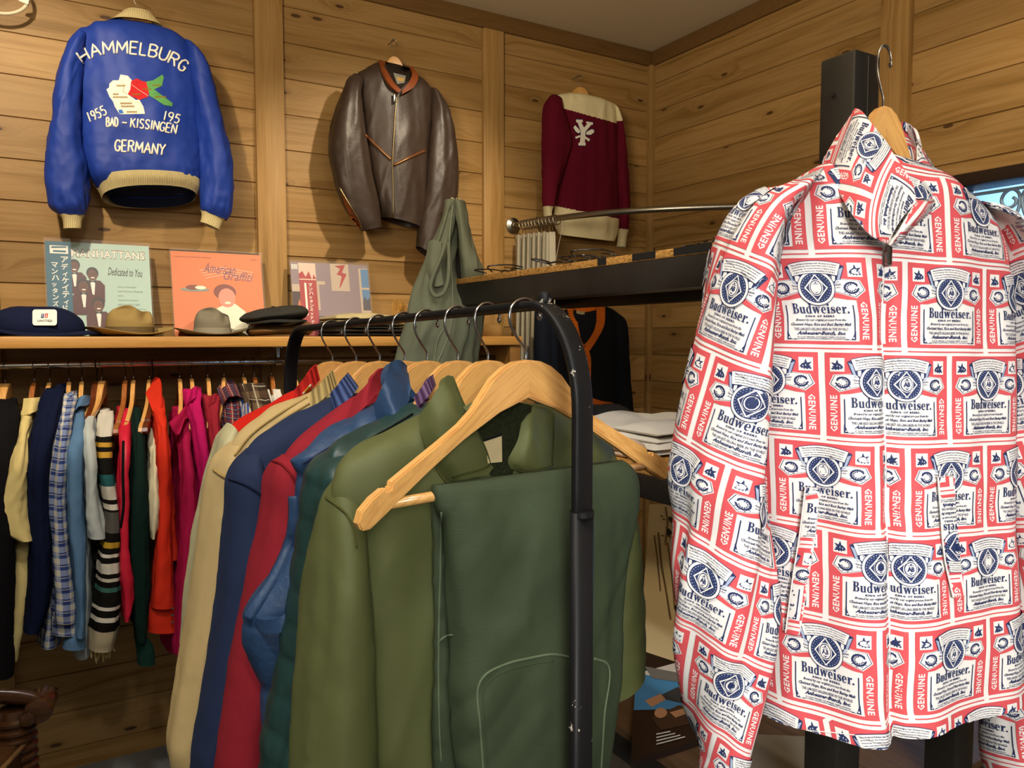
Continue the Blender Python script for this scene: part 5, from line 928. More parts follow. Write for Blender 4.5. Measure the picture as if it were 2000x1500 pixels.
gp = loft([pp.at(a, b_, -.012) for a, b_, c, d, e in rows], [pp.at(c, d, -.012) for a, b_, c, d, e in rows], [e for *_, e in rows], pp.n, nr=110, nc=120, ex=2.8, fold=.007, fs=(.07, .5), cr_=.003, cs=(.05, .09), seed=53, asym=.3); loft_mesh(gp, 'front_leg', m_trous, tr, (True, False))
rows = [(842, 950, 1200, 905, .008), (843, 975, 1205, 930, .012), (850, 1050, 1200, 1020, .016), (850, 1150, 1190, 1150, .018), (848, 1300, 1180, 1300, .02), (846, 1420, 1170, 1420, .02), (850, 1530, 1160, 1530, .02)]
gq = loft([pp.at(a, b_, .022) for a, b_, c, d, e in rows], [pp.at(c, d, .022) for a, b_, c, d, e in rows], [e for *_, e in rows], pp.n, nr=80, nc=90, fold=.004, fs=(.05, .4), seed=59); loft_mesh(gq, 'rear_leg', m_trous, tr, (True, False))
bvp = bvh_of(gp); bvq = bvh_of(gq, gp); m_ts = cloth('green piping', '55614a', .8)
def seamline(bv, pts, par, w=.0012, nm='seam', m=None): stripe(bv, pts, w, m or m_ts, nm, par, -.0002, 60)
seamline(bvp, [(945, 1520), (938, 1420), (934, 1342), (948, 1318), (985, 1298), (1040, 1284), (1082, 1278), (1115, 1284)], tr, .0016); seamline(bvp, [(1160, 1286), (1186, 1297), (1180, 1400), (1174, 1500)], tr, .0016)
seamline(bvp, [(953, 1515), (947, 1420), (944, 1352), (956, 1330), (990, 1310), (1044, 1296), (1082, 1291)], tr, .0009, 'seam', m_tro.m); seamline(bvq, [(862, 1000), (860, 1120), (857, 1240), (858, 1420), (862, 1490)], tr, .0012); seamline(bvq, [(858, 1252), (872, 1242), (884, 1240)], tr, .0012)
# ================================================================ steel shelving unit beside the rack
k = NT('raw black steel'); v = k.coord(); f = k.noise(v, 6, 6, .65); g_ = k.noise(v, 90, 3); blo = k.math('GREATER_THAN', k.noise(v, 9, 2, .5), .68)
k.bump(g_, .08, .002); col = k.ramp(f, [(.3, lin('25221e')), (.7, lin('3d3933'))]); m_steel = k.out(k.mix(k.math('MULTIPLY', blo, .3), col, lin('6b5a3a')), .42, .5, .55)
k = NT('chipboard'); v = k.coord('Object', (60, 60, 160)); f = k.noise(v, 1.6, 4, .7); k.bump(f, .4, .003); m_osb = k.out(k.ramp(f, [(.3, lin('5b3d1a')), (.5, lin('a87b3c')), (.7, lin('c99a55'))]), .8, .2)
m_brd = wood('worn plank top', '3a2918', '58402a', (40, 2.5, 60), .6, .3)
UX0, UX1, UY0, UY1 = .873, 1.25, .63, 1.84
un = thing('steel_shelf_rack', 'tall black steel shelving unit with chipboard shelves in the middle of the shop', 'shelving unit', ((UX0+UX1)/2, (UY0+UY1)/2, FL))
PX = .052
for (x, y, zt) in ((UX0+.002, UY0, 1.84), (UX0, UY1-PX, 1.80), (UX1-PX, UY0+.02, 1.20), (UX1-PX, UY1-PX, 1.20)):
    b = MB().box((x, y, FL), (x+PX, y+PX, zt), bev=.004)
    if y == UY0: b.tube(smoothpts([(x+PX*.5, y-.0005, zt-.005), (x+PX*.49, y-.001, zt-.1), (x+PX*.5, y-.0005, zt-.3)], 12), .0012, 5)
    b.build('post', m_steel, un)
MB().lathe((UX0+.001, UY0+.03, 1.79), [(.0005, 0), (.003, .0), (.003, .002), (.0005, .002)], 10, axis=(-1, 0, 0)).build('bolt', m_steel, un)
def beam(lo, hi): MB().box(lo, hi, bev=.003).build('beam', m_steel, un)
for z0, z1 in ((1.556, 1.608), (1.196, 1.238), (.70, .742)):
    beam((UX0, UY0+PX, z0), (UX0+.05, UY1-PX, z1)); beam((UX1-.05, UY0+PX, z0), (UX1, UY1-PX, z1)); beam((UX0+.05, UY0+.004, z0), (UX1-.05, UY0+.05, z1)); beam((UX0+.05, UY1-.05, z0), (UX1-.05, UY1-.004, z1))
for nm, z, m in (('top_board', 1.6085, m_osb), ('middle_board', 1.2385, m_osb), ('lower_board', .7425, m_brd)): MB().box((UX0+.002, UY0+PX+.002, z), (UX1 if nm != 'lower_board' else 1.78, UY1-.002-(PX if nm == 'top_board' else 0), z+.014), bev=.0015).build(nm, m, un)
k_ = 0
for y0, y1 in ((1.135, 1.16), (1.0, 1.06), (.87, .955), (.72, .80)): MB().box((UX0+.0008, y0, 1.610), (UX0+.004, y1, 1.6222)).build('black_tape', plain('black tape %d' % k_, '1b1b1a', .5), un, smooth=False); k_ += 1
# eyeglasses lying on the top board
m_gl = plain('glossy dark frame', '14110f', .12, .6)
def glasses(x, y, az, label):
    r = thing('eyeglasses', label, 'glasses', (x, y, 1.6228), 'eyeglasses on the steel shelf top'); a = math.radians(az); d = np.array([math.sin(a), math.cos(a), 0]); n = np.array([d[1], -d[0], 0]); o = np.array([x, y, 1.623]); zz = np.array([0, 0, 1.0])
    fr = MB()
    for s in (-1, 1): fr.tube([o+d*(s*.034+.027*math.cos(t))+zz*(.0065+.0045*math.sin(t))+n*.016*math.sin(t) for t in np.linspace(0, 2*np.pi, 24, endpoint=False)], .0018, 6, closed=True)
    fr.tube(smoothpts([o-d*.008+zz*.009+n*.004, o+zz*.011+n*.006, o+d*.008+zz*.009+n*.004], 8), .0018, 6); fr.build('frame', m_gl, r, sharp=False)
    for s in (-1, 1): MB().tube(smoothpts([o+d*s*.061+zz*.012, o+d*s*.064+zz*.016+n*.03, o+d*s*.05+zz*.012+n*.08, o+d*s*.02+zz*.003+n*.06], 16), .0017, 6).build('temple', m_gl, r, sharp=False)
for q in ((.925, .955, 20, 'dark glossy eyeglasses on the chipboard top, nearest the printed jacket'), (.92, 1.20, 200, 'small dark eyeglasses on the chipboard top, second from the printed jacket'), (.935, 1.32, 160, 'dark eyeglasses in the middle of the chipboard top'), (.93, 1.56, 190, 'dark eyeglasses on the chipboard top nearest the green overalls')): glasses(*q)
for y in (UY0+.1, UY1-.12): MB().box((1.70, y, FL), (1.74, y+.04, .742), bev=.004).build('rear_leg', m_steel, un)
# ---- folded shirts on the middle board
m_wht = cloth('white jersey', 'e3ddd0', .9, .1, 500, .25, .05)
def heap(name, label, cat, x0, x1, y0, y1, z, h, mat, seed, layers=2): return folded(x0, x1, y0, y1, z, h, mat, label, cat, .02, seed, name, 'folded shirts on the steel shelf', layers, .01)
heap('t_shirt', 'white folded shirt under the other white shirt on the steel shelf', 't-shirt', .95, 1.215, 1.08, 1.38, 1.2535, .018, m_wht, 3)
sh2 = heap('t_shirt', 'white folded shirt with small grey print on top of the white shirts', 't-shirt', .965, 1.21, 1.09, 1.37, 1.2725, .028, m_wht, 9)
heap('t_shirt', 'black folded shirt with white print behind the white shirts', 't-shirt', .93, 1.20, 1.42, 1.70, 1.2535, .052, cloth('black jersey', '1a191b', .8, .2), 15, 3)
heap('t_shirt', 'blush folded shirt under the white shirts at the shelf edge', 't-shirt', .90, .948, 1.10, 1.32, 1.2535, .02, cloth('blush jersey', 'd8bfa8', .9), 21, 2)
G_ = Art(); bsh = BVHTree.FromPolygons([tuple(v.co) for v in sh2.data.vertices], [p.vertices[:] for p in sh2.data.polygons])
for i in range(6): G_.add(fit(text_mesh('ARCHIVE'[:3+i % 4]), 1246+i % 2*6, 822+i*3.6, 22, 2.4), 0, 0)
# ---- overalls hung over the far post
m_ov = NT('faded sage twill'); v = m_ov.coord(); f = m_ov.noise(v, 10, 5, .65); g_ = m_ov.noise(v, 900, 1); m_ov.bump(m_ov.math('ADD', f, m_ov.math('MULTIPLY', g_, .4)), .3, .002); m_ovr = m_ov.out(m_ov.mix(f, lin('5e624e'), lin('787d67')), .9, .1)
po = Plane((UX0+.02, UY1-.06, 1.5), 128); ov = thing('overalls', 'faded sage green work overalls hung over the far steel post', 'overalls', (UX0, UY1, 1.0))
def ovl(rows, off, nm, seed, fold=.014): g = loft([po.at(a, b_, off) for a, b_, c, d, e in rows], [po.at(c, d, off) for a, b_, c, d, e in rows], [e for *_, e in rows], po.n, nr=100, nc=100, ex=2.0, fold=fold, fs=(.05, .4), cr_=.002, cs=(.05, .07), seed=seed); loft_mesh(g, nm, m_ovr, ov); return g
go = ovl([(869, 392, 900, 392, .03), (867, 420, 892, 420, .036), (858, 455, 884, 455, .045), (845, 490, 880, 490, .055), (832, 530, 881, 530, .062), (818, 565, 888, 565, .07), (806, 600, 905, 600, .078), (793, 640, 912, 640, .08), (778, 690, 900, 690, .08), (770, 740, 884, 740, .08), (772, 800, 876, 800, .075), (778, 900, 880, 900, .07)], -.03, 'front_leg', 61)
ovl([(888, 393, 908, 393, .03), (893, 420, 912, 414, .034), (897, 455, 917, 447, .04), (899, 490, 927, 488, .045), (901, 530, 940, 524, .045), (903, 552, 946, 545, .035)], -.035, 'back_flap', 63, .006)
ovl([(886, 560, 925, 560, .03), (884, 600, 944, 596, .045), (890, 640, 944, 640, .05), (894, 690, 934, 690, .05), (892, 760, 926, 760, .045), (890, 900, 922, 900, .045)], .02, 'rear_leg', 67)
G = bilin([[po.at(x, y, o) for x, y, o in q] for q in ([(836, 472, -.085), (846, 468, -.1), (862, 474, -.1)], [(832, 520, -.095), (845, 520, -.11), (862, 525, -.105)], [(842, 555, -.10), (852, 560, -.115), (866, 556, -.11)])], 12, 14); sheet(G, .004, 'bib', m_ovr, ov)
MB().tube([po.at(*q) for q in [tuple(v) for v in smoothpts([(872, 468, -.10), (862, 500, -.115), (846, 540, -.125), (841, 562, -.125), (850, 578, -.125), (864, 574, -.125), (874, 552, -.12), (877, 510, -.115), (876, 474, -.105)], 60)]], .0048, 8).build('arm_hole_hem', m_ovr, ov, sharp=False)
rg = MB()
for i in range(9): a = 876+i*3.3; rg.tube(smoothpts([po.at(a, 399, -.03), po.at(a+2*math.sin(i*2), 394, -.035), po.at(a+5*math.sin(i*1.3)-2, 389-abs(4*math.sin(i*2.7)), -.035)], 8), [.0022]*5+[.0016, .0012, .0006], 5)
rg.build('frayed_edge', cloth('frayed thread', 'b9b594', .9), ov, sharp=False)
stripe(bvh_of(go), [(885, 400), (878, 470), (884, 560), (880, 640), (850, 720)], .0016, cloth('sage seam', '868b74', .9), 'seam', ov); stripe(bvh_of(go), [(868, 640), (856, 660), (850, 690), (846, 720)], .0014, cloth('sage seam light', '868b74', .9), 'seam', ov)
# ---- curved curtain rail, rings and curtain, fitting room
m_chr2 = plain('satin nickel', '9c978a', .3, .5, 1.0); CZ = 1.98
rl = thing('curtain_rail', 'curved satin nickel curtain rail reaching from the back wall to the right wall', 'curtain rail', (1.83, YB, CZ))
pts = smoothpts([(1.815, YB-.004, CZ), (1.822, 2.95, CZ), (1.85, 2.80, CZ), (1.93, 2.58, CZ), (2.08, 2.35, CZ), (2.32, 2.14, CZ), (2.52, 2.05, CZ), (XR-.003, 2.02, CZ)], 70); MB().tube(pts, .0125, 18).build('tube', m_chr2, rl, sharp=False)
MB().lathe((1.815, YB-.001, CZ), [(.001, 0), (.036, 0), (.036, .006), (.018, .014), (.014, .022), (.001, .022)], 28, axis=(0, -1, 0)).build('flange', m_chr2, rl)
MB().lathe((XR-.001, 2.02, CZ), [(.001, 0), (.036, 0), (.036, .006), (.018, .014), (.014, .022), (.001, .022)], 28, axis=(-1, 0, 0)).build('flange', m_chr2, rl)
ring = None
for i in range(11):
    y = 2.97-i*.021; q = pts[np.argmin(np.abs(pts[:, 1]-y))]
    if ring is None:
        ring = MB().tube([(.02*math.cos(t), .006*math.sin(t), .0205*math.sin(t)-.006) for t in np.linspace(0, 2*np.pi, 28, endpoint=False)], .002, 6, closed=True).tube([(0, 0, -.028), (0, .003, -.042), (0, 0, -.05)], .0014, 5).build('curtain_ring', m_chr2, None, sharp=False); o = ring
    else: o = ring.copy(); COL.objects.link(o)
    o.location = (float(q[0]), y, CZ); tag(o, 'metal curtain ring in the bunch at the wall end of the curved rail', 'curtain ring', 'curtain rings on the curved rail')
nr_, nc_ = 50, 140; us = np.linspace(0, 1, nc_); G = np.zeros((nr_, nc_, 3))
for i in range(nr_):
    t = i/(nr_-1); amp = .022+.014*math.sin(t*3); G[i, :, 0] = 1.80+.055*us+amp*np.sin(us*2*np.pi*6.5)+.006*vn(us*9, np.full(nc_, t*4), 2); G[i, :, 1] = 2.985-.19*us+.012*np.sin(us*2*np.pi*13+1); G[i, :, 2] = CZ-.052-t*(CZ-.052-.02)
sheet(G, .0016, 'curtain', cloth('pale linen', 'b3ac97', .9, .1, 500, .3, .08), None); cur = bpy.data.objects['curtain']; tag(cur, 'pale linen curtain bunched under the wall end of the curved rail', 'curtain')
nv = thing('navy_trousers', 'dark navy trousers hanging in the fitting corner beside the pale curtain', 'trousers', (1.93, 2.9, .9)); m_nvt = cloth('dark navy denim', '141a26', .85, .15)
wall_part('leg', [(1048, 596, 1070, 598, .03), (1046, 640, 1072, 640, .035), (1046, 720, 1074, 720, .035), (1048, 900, 1074, 900, .035), (1050, 1050, 1072, 1050, .035)], 2.72, m_nvt, nv, nr=40, nc=40); wall_part('leg', [(1066, 598, 1084, 600, .03), (1066, 650, 1086, 650, .035), (1066, 760, 1088, 760, .035), (1066, 950, 1088, 950, .035)], 2.76, m_nvt, nv, nr=40, nc=40)
MB().tube([onY(1066, 600, 2.73), onY(1066, 592, 2.73)+np.array([.02, 0, .06]), (1.876, 2.73, CZ-.012)], .0012, 6).build('peg_loop', m_chrome, nv)
# ---- cardigan
m_bkn = cloth('black wool knit', '15161a', .95, .08, 600, .5, .2); m_ora = knit('orange rib knit', 'c8641c', 90)
ca = thing('cardigan', 'black cardigan with an orange front band hung on the back wall behind the steel unit', 'cardigan', onY(1165, 820, 2.95))
gc = wall_part('body', [(1118, 600, 1180, 598, .03), (1102, 606, 1196, 606, .05), (1094, 620, 1208, 622, .06), (1090, 680, 1205, 680, .065), (1090, 740, 1200, 740, .065), (1092, 790, 1198, 800, .065), (1094, 830, 1196, 830, .06), (1094, 860, 1194, 860, .055)], 2.965, m_bkn, ca, nr=60, nc=80, fold=.005, seed=71)
wall_part('sleeve', [(1188, 604, 1200, 612, .03), (1194, 622, 1214, 626, .04), (1197, 690, 1222, 690, .045), (1199, 760, 1228, 760, .045), (1204, 830, 1236, 830, .045), (1208, 870, 1232, 870, .04)], 2.93, m_bkn, ca, nr=50, nc=48, seed=75); wall_part('sleeve', [(1096, 606, 1106, 614, .03), (1084, 625, 1100, 630, .04), (1078, 700, 1100, 700, .045), (1076, 800, 1098, 800, .045), (1076, 870, 1096, 870, .04)], 2.94, m_bkn, ca, nr=50, nc=48, seed=77)
bc_ = bvh_of(gc); bl_ = []
G = lambda a, b: bilin([[hit(bc_, x, y, .007, onY(x, y, 2.91)) for x, y in q] for q in (a, b)], 6, 40)
sheet(G([(1108, 600), (1118, 640), (1130, 675), (1143, 705), (1146, 740), (1147, 800)], [(1124, 600), (1130, 640), (1137, 668), (1152, 690), (1154, 740), (1154, 800)]), .004, 'front_band', m_ora, ca)
sheet(G([(1166, 597), (1163, 640), (1150, 665), (1139, 676)], [(1182, 597), (1180, 635), (1165, 665), (1148, 690)]), .005, 'front_band', m_ora, ca); sheet(G([(1120, 598), (1145, 601), (1168, 597)], [(1122, 606), (1145, 609), (1168, 604)]), .004, 'neck_band', m_ora, ca)
sheet(G([(1156, 777), (1175, 783), (1197, 786)], [(1154, 790), (1175, 797), (1197, 800)]), .004, 'pocket_band', m_ora, ca)
sheet(G([(1126, 604), (1134, 606), (1142, 606)], [(1126, 612), (1134, 614), (1142, 614)]), .001, 'neck_label', P_('woven label', '8f8460'), ca)
MB().lathe(hit(bc_, 1142, 676, .006), [(.0005, .003), (.006, .002), (.007, 0), (.005, -.003)], 12, axis=(0, -1, 0)).build('button', P_('brown button', '7a3c14'), ca)
put_hanger('thick', onY(1168, 588, 2.965), 92, 'pale wooden hanger in the neck of the black and orange cardigan', 'hangers on the back wall', .8, .62); nail(onY(1168, 588, 2.965)+np.array([-.001, 0, .0659*.8]), 'small nail above the black and orange cardigan')
# ---- hanging paper scroll with birds and branches; picture book; sleeves on the lower board
k = NT('cream paper'); v = k.coord(); m_pap = k.out(k.mix(k.noise(v, 6, 4), lin('cdb98a'), lin('d9c79b')), .8, .15)
ps_ = Plane((1.36, 1.72, 1.0), 120); sc = thing('paper_scroll', 'cream paper scroll with ink birds and bamboo, curling onto the lower steel shelf', 'scroll', ps_.at(1300, 1280)); 
rowsG = [[ps_.at(x+dx, y) for x in (0, 75, 160)] for dx, y in ((1268, 985), (1264, 1050), (1260, 1110))]+[[onZ(x+dx, y, z) for x in (0, 75, 160)] for dx, y, z in ((1256, 1165, .79), (1252, 1215, .766), (1255, 1260, .7595), (1262, 1305, .7585))]
Gs = bilin(rowsG, 50, 24); sheet(Gs, .0008, 'paper', m_pap, sc)
bs3 = BVHTree.FromPolygons([tuple(v) for v in Gs.reshape(-1, 3)], [(i*24+j, i*24+j+1, (i+1)*24+j+1, (i+1)*24+j) for i in range(49) for j in range(23)])
A_ = Art(); ln = lambda pts, w, m, z=1: A_.add(thickline([tuple(v[:2]) for v in smoothpts([(x, y, 0) for x, y in pts], 16)], w), m, z, 6)
ln([(1278, 1045), (1284, 1090), (1290, 1155)], 2.5, 0); ln([(1286, 1040), (1292, 1100), (1302, 1160), (1310, 1210)], 3.5, 0); ln([(1304, 1060), (1312, 1120), (1318, 1190)], 2.5, 0); ln([(1300, 990), (1304, 1020), (1300, 1060)], 3, 0)
for cx, cy, a, s in ((1316, 1018, .6, 10), (1322, 1048, .3, 11), (1308, 1042, 1.2, 9), (1330, 1030, -.3, 8)):
    A_.add(poly2d([(cx+s*(1.2*math.cos(t)*math.cos(a)-.55*math.sin(t)*math.sin(a)), cy+s*(1.2*math.cos(t)*math.sin(a)+.55*math.sin(t)*math.cos(a))) for t in np.linspace(0, 6.2, 16)]), 1, 2); A_.add(poly2d(circ(cx+s*1.0*math.cos(a), cy+s*math.sin(a)-3, s*.45)), 2, 3)
for i in range(16): q = (1292+(i*37) % 44, 1008+(i*53) % 70); A_.add(poly2d([(q[0]-4, q[1]), (q[0], q[1]-1.6), (q[0]+5, q[1]+1), (q[0], q[1]+1.8)]), (0, 2)[i % 2], 1)
A_.place(lambda x, y, l: hit(bs3, x, y, l+.0012, ps_.at(x, y, -.01)), 'ink_painting', [P_('umber ink', '6b5232'), P_('black ink', '24201a'), P_('rust ink', '9a6a3a')], sc)
def flat_item(name, label, cat, corners, z, th, mat, group=None):
    r = thing(name, label, cat, np.mean([onZ(x, y, z) for x, y in corners], 0), group); P = [onZ(x, y, z) for x, y in corners]; V = [np.array([p[0], p[1], z]) for p in P]+[np.array([p[0], p[1], z+th]) for p in P]
    obj('cover', V, [(3, 2, 1, 0), (4, 5, 6, 7), (0, 1, 5, 4), (1, 2, 6, 5), (2, 3, 7, 6), (3, 0, 4, 7)], mat, r, False); return r, (lambda u, v, l: (np.array(P[0])*(1-u)*(1-v)+np.array(P[1])*u*(1-v)+np.array(P[2])*u*v+np.array(P[3])*(1-u)*v)*np.array([1, 1, 0])+np.array([0, 0, z+th+l]))
bo, fb = flat_item('picture_book', 'glossy photo book with a blue and dark cover on the lower shelf below the scroll', 'book', [(1232, 1500), (1420, 1440), (1400, 1330), (1245, 1278)], .7575, .012, plain('gloss black print', '221815', .25, .5))
A_ = Art(); GL = lambda n, h: plain(n, h, .25, .5)
A_.add(R4(0, .38, 1, .78), 0, 0); A_.add(poly2d([(.0, .72), (.5, .98), (1, 1), (1, .8), (.55, .72), (.3, .74)]), 1, 1); A_.add(poly2d([(.1, .82), (.5, .84), (.9, .74), (.6, .72), (.2, .70)]), 2, 2)
A_.add(poly2d([(.25, .5), (.5, .64), (.8, .66), (.85, .52), (.55, .44)]), 3, 2); A_.add(poly2d([(.12, .46), (.3, .54), (.36, .48), (.2, .40)]), 4, 3); A_.add(poly2d([(.4, .34), (.7, .42), (.72, .36), (.46, .28)]), 4, 3); A_.add(poly2d(circ(.3, .34, .07, .05)), 4, 3); A_.add(poly2d([(.55, .60), (.72, .64), (.70, .58)]), 4, 3); A_.add(poly2d([(.2, .3), (.5, .42), (.8, .36), (.7, .2), (.3, .18)]), 5, 1)
for i in range(4): A_.add(R4(.25+.0*i, .06+.028*i, .25+.3-.05*i, .071+.028*i), 1, 3)
A_.place(lambda x, y, l: fb(x, y, l), 'printing', [GL('sky print', '3f7fae'), GL('white gloss', 'c9c4ba'), GL('grey gloss', '6b6a66'), GL('slate gloss', '2c3238'), GL('flesh gloss', 'b0805c'), GL('umber gloss', '3f2c22')], bo)
k = NT('smoky plastic film'); v = k.coord('Object', (14, 3, 10)); f = k.noise(v, 1.5, 3); k.bump(f, .5, .02); m_smoke = k.out(lin('7d7a72'), .2, .6)
pr, fb = flat_item('wrapped_print', 'dark grey print in crinkled clear plastic under the hem of the printed jacket', 'print', [(1395, 1640), (1740, 1600), (1625, 1462), (1470, 1455)], .7575, .02, m_smoke)
# ---- carved armchair at the lower left
m_mah = wood('polished mahogany', '2c1a0d', '4c2f1a', (8, 8, 30), .22, .5); k = NT('brown leather'); v = k.coord(); f = k.noise(v, 30, 4); k.bump(f, .2, .003); m_blth = k.out(k.mix(f, lin('4e341c'), lin('6a4a2a')), .34, .5)
ch = thing('armchair', 'carved dark wooden armchair with brown leather seat at the lower left', 'chair', (-.28, 2.0, FL))
pc = Plane(atD(60, 1400, 1.75), 98); Pp = lambda x, y, o=0: pc.at(x, y, o)
n_ = pc.n
def arm():
    C2 = smoothpts([(-160, 1356, 0), (-80, 1358, 0), (0, 1360, 0), (40, 1362, 0), (70, 1368, 0), (84, 1376, 0)], 40)[:, :2]; T = np.gradient(C2, axis=0); T /= np.linalg.norm(T, axis=1)[:, None]; th = np.interp(np.arange(40), [0, 20, 39], [17, 16, 15]); V = []; sec = [(math.copysign(abs(math.cos(a))**.5, math.cos(a)), math.copysign(abs(math.sin(a))**.7, math.sin(a))) for a in np.linspace(0, 2*math.pi, 20, endpoint=False)]
    for i in range(40):
        for a, b_ in sec: V.append(Pp(C2[i, 0]+T[i, 1]*b_*th[i], C2[i, 1]-T[i, 0]*b_*th[i], a*.036))
    F = [(i*20+j, i*20+(j+1) % 20, (i+1)*20+(j+1) % 20, (i+1)*20+j) for i in range(39) for j in range(20)]+[tuple(range(20))[::-1], tuple(39*20+j for j in range(20))]; m = MB().add(V, F)
    for x, y, r_, w_ in ((80, 1376, .029, .040), (61, 1389, .0165, .045)): m.lathe(Pp(x, y)-n_*w_, [(.001, -.003), (r_*.55, -.003), (r_*.9, -.0005), (r_, .004), (r_, w_*2-.004), (r_*.9, w_*2), (.001, w_*2+.002)], 30, axis=n_)
    return m.build('arm', m_mah, ch)
arm()
c0 = Pp(30, 1398); z0_ = c0[2]; prf = [(.001, 0)]
for i in range(9): h0 = -.19+i*.021; prf += [(.034, h0+.191), (.042, h0+.197), (.0425, h0+.203), (.034, h0+.209)]
prf += [(.03, .205), (.001, .206)]; MB().lathe((c0[0], c0[1], z0_-.185), prf, 28).build('arm_post', m_mah, ch)
SZ = float(Pp(57, 1437)[2]); q1 = onZ(57, 1437, SZ); q2 = onZ(-70, 1575, SZ); lf = np.array([-.5, .06, 0]); tp_ = [q1, q2, q2+lf, q1+lf]; b = MB(); ins = lambda k_, dz: [p+(np.mean(tp_, 0)-p)*k_+np.array([0, 0, dz]) for p in tp_]; rr_ = [ins(0, -.14), ins(0, -.012), ins(.012, -.003), ins(.05, .002), ins(.4, .012)]
b.add(np.concatenate(rr_), [(i*4+j, i*4+(j+1) % 4, i*4+4+(j+1) % 4, i*4+4+j) for i in range(4) for j in range(4)]+[(3, 2, 1, 0), (16, 17, 18, 19)]); b.build('seat', m_blth, ch, sharp=False)
MB().tube([q1+np.array([.002, 0, -.006]), q2+np.array([.002, 0, -.006])], .0055, 8).build('piping', cloth('tan piping', '8a6a44', .45, .4), ch, sharp=False)
for p in ins(.1, 0): MB().lathe((p[0], p[1], FL), [(.001, 0), (.02, 0), (.026, .03), (.02, .06), (.03, .12), (.024, .2), (.034, .3), (.036, SZ-.13-FL), (.001, SZ-.129-FL)], 18).build('leg', m_mah, ch)
bk_ = q1+lf; MB().box((bk_[0]-.06, bk_[1]-.5, SZ-.1), (bk_[0]+.0, bk_[1]+.02, SZ+.36), bev=.025).build('backrest', m_blth, ch)
# ---- window bench
tag(MB().box((2.2, -.2, .385), (XR-.001, 1.32, .44), bev=.006).build('window_bench_top', wood('gilded pine', '94682c', 'b98c48', (40, 2.2, 60), .4)), 'honey wooden bench top along the wall under the window', 'bench').name = 'window_bench'
tag(MB().box((2.23, -.2, FL+.001), (XR-.001, 1.30, .384)).build('bench_base', wood('dark plank base', '2f1e10', '3f2a16', (40, 2, 30)), smooth=False), 'dark plank base under the honey window bench', 'bench base')
hp = thing('hoop_bag', 'pale round hoop with a white paper tag at the top left corner', 'hoop', onY(-8, -8, 2.98)); cen = onY(-6, -18, 2.98)
MB().tube([cen+np.array([.085*math.cos(t), 0, .068*math.sin(t)]) for t in np.linspace(0, 2*np.pi, 48, endpoint=False)], .0055, 8, closed=True).build('hoop', P_('pale hoop', 'd8cfae'), hp, sharp=False)
tp = [onY(x, y, 2.97) for x, y in ((38, -4), (58, -6), (55, 9), (36, 1))]; obj('paper_tag', tp+[q+np.array([0, .0012, 0]) for q in tp], [(0, 1, 2, 3), (7, 6, 5, 4), (0, 4, 5, 1), (1, 5, 6, 2), (2, 6, 7, 3), (3, 7, 4, 0)], P_('white tag', 'e9e4d2'), hp, False)
nail(onY(-6, -48, 2.98)+np.array([0, 0, -.01]), 'nail carrying the pale hoop at the top left')
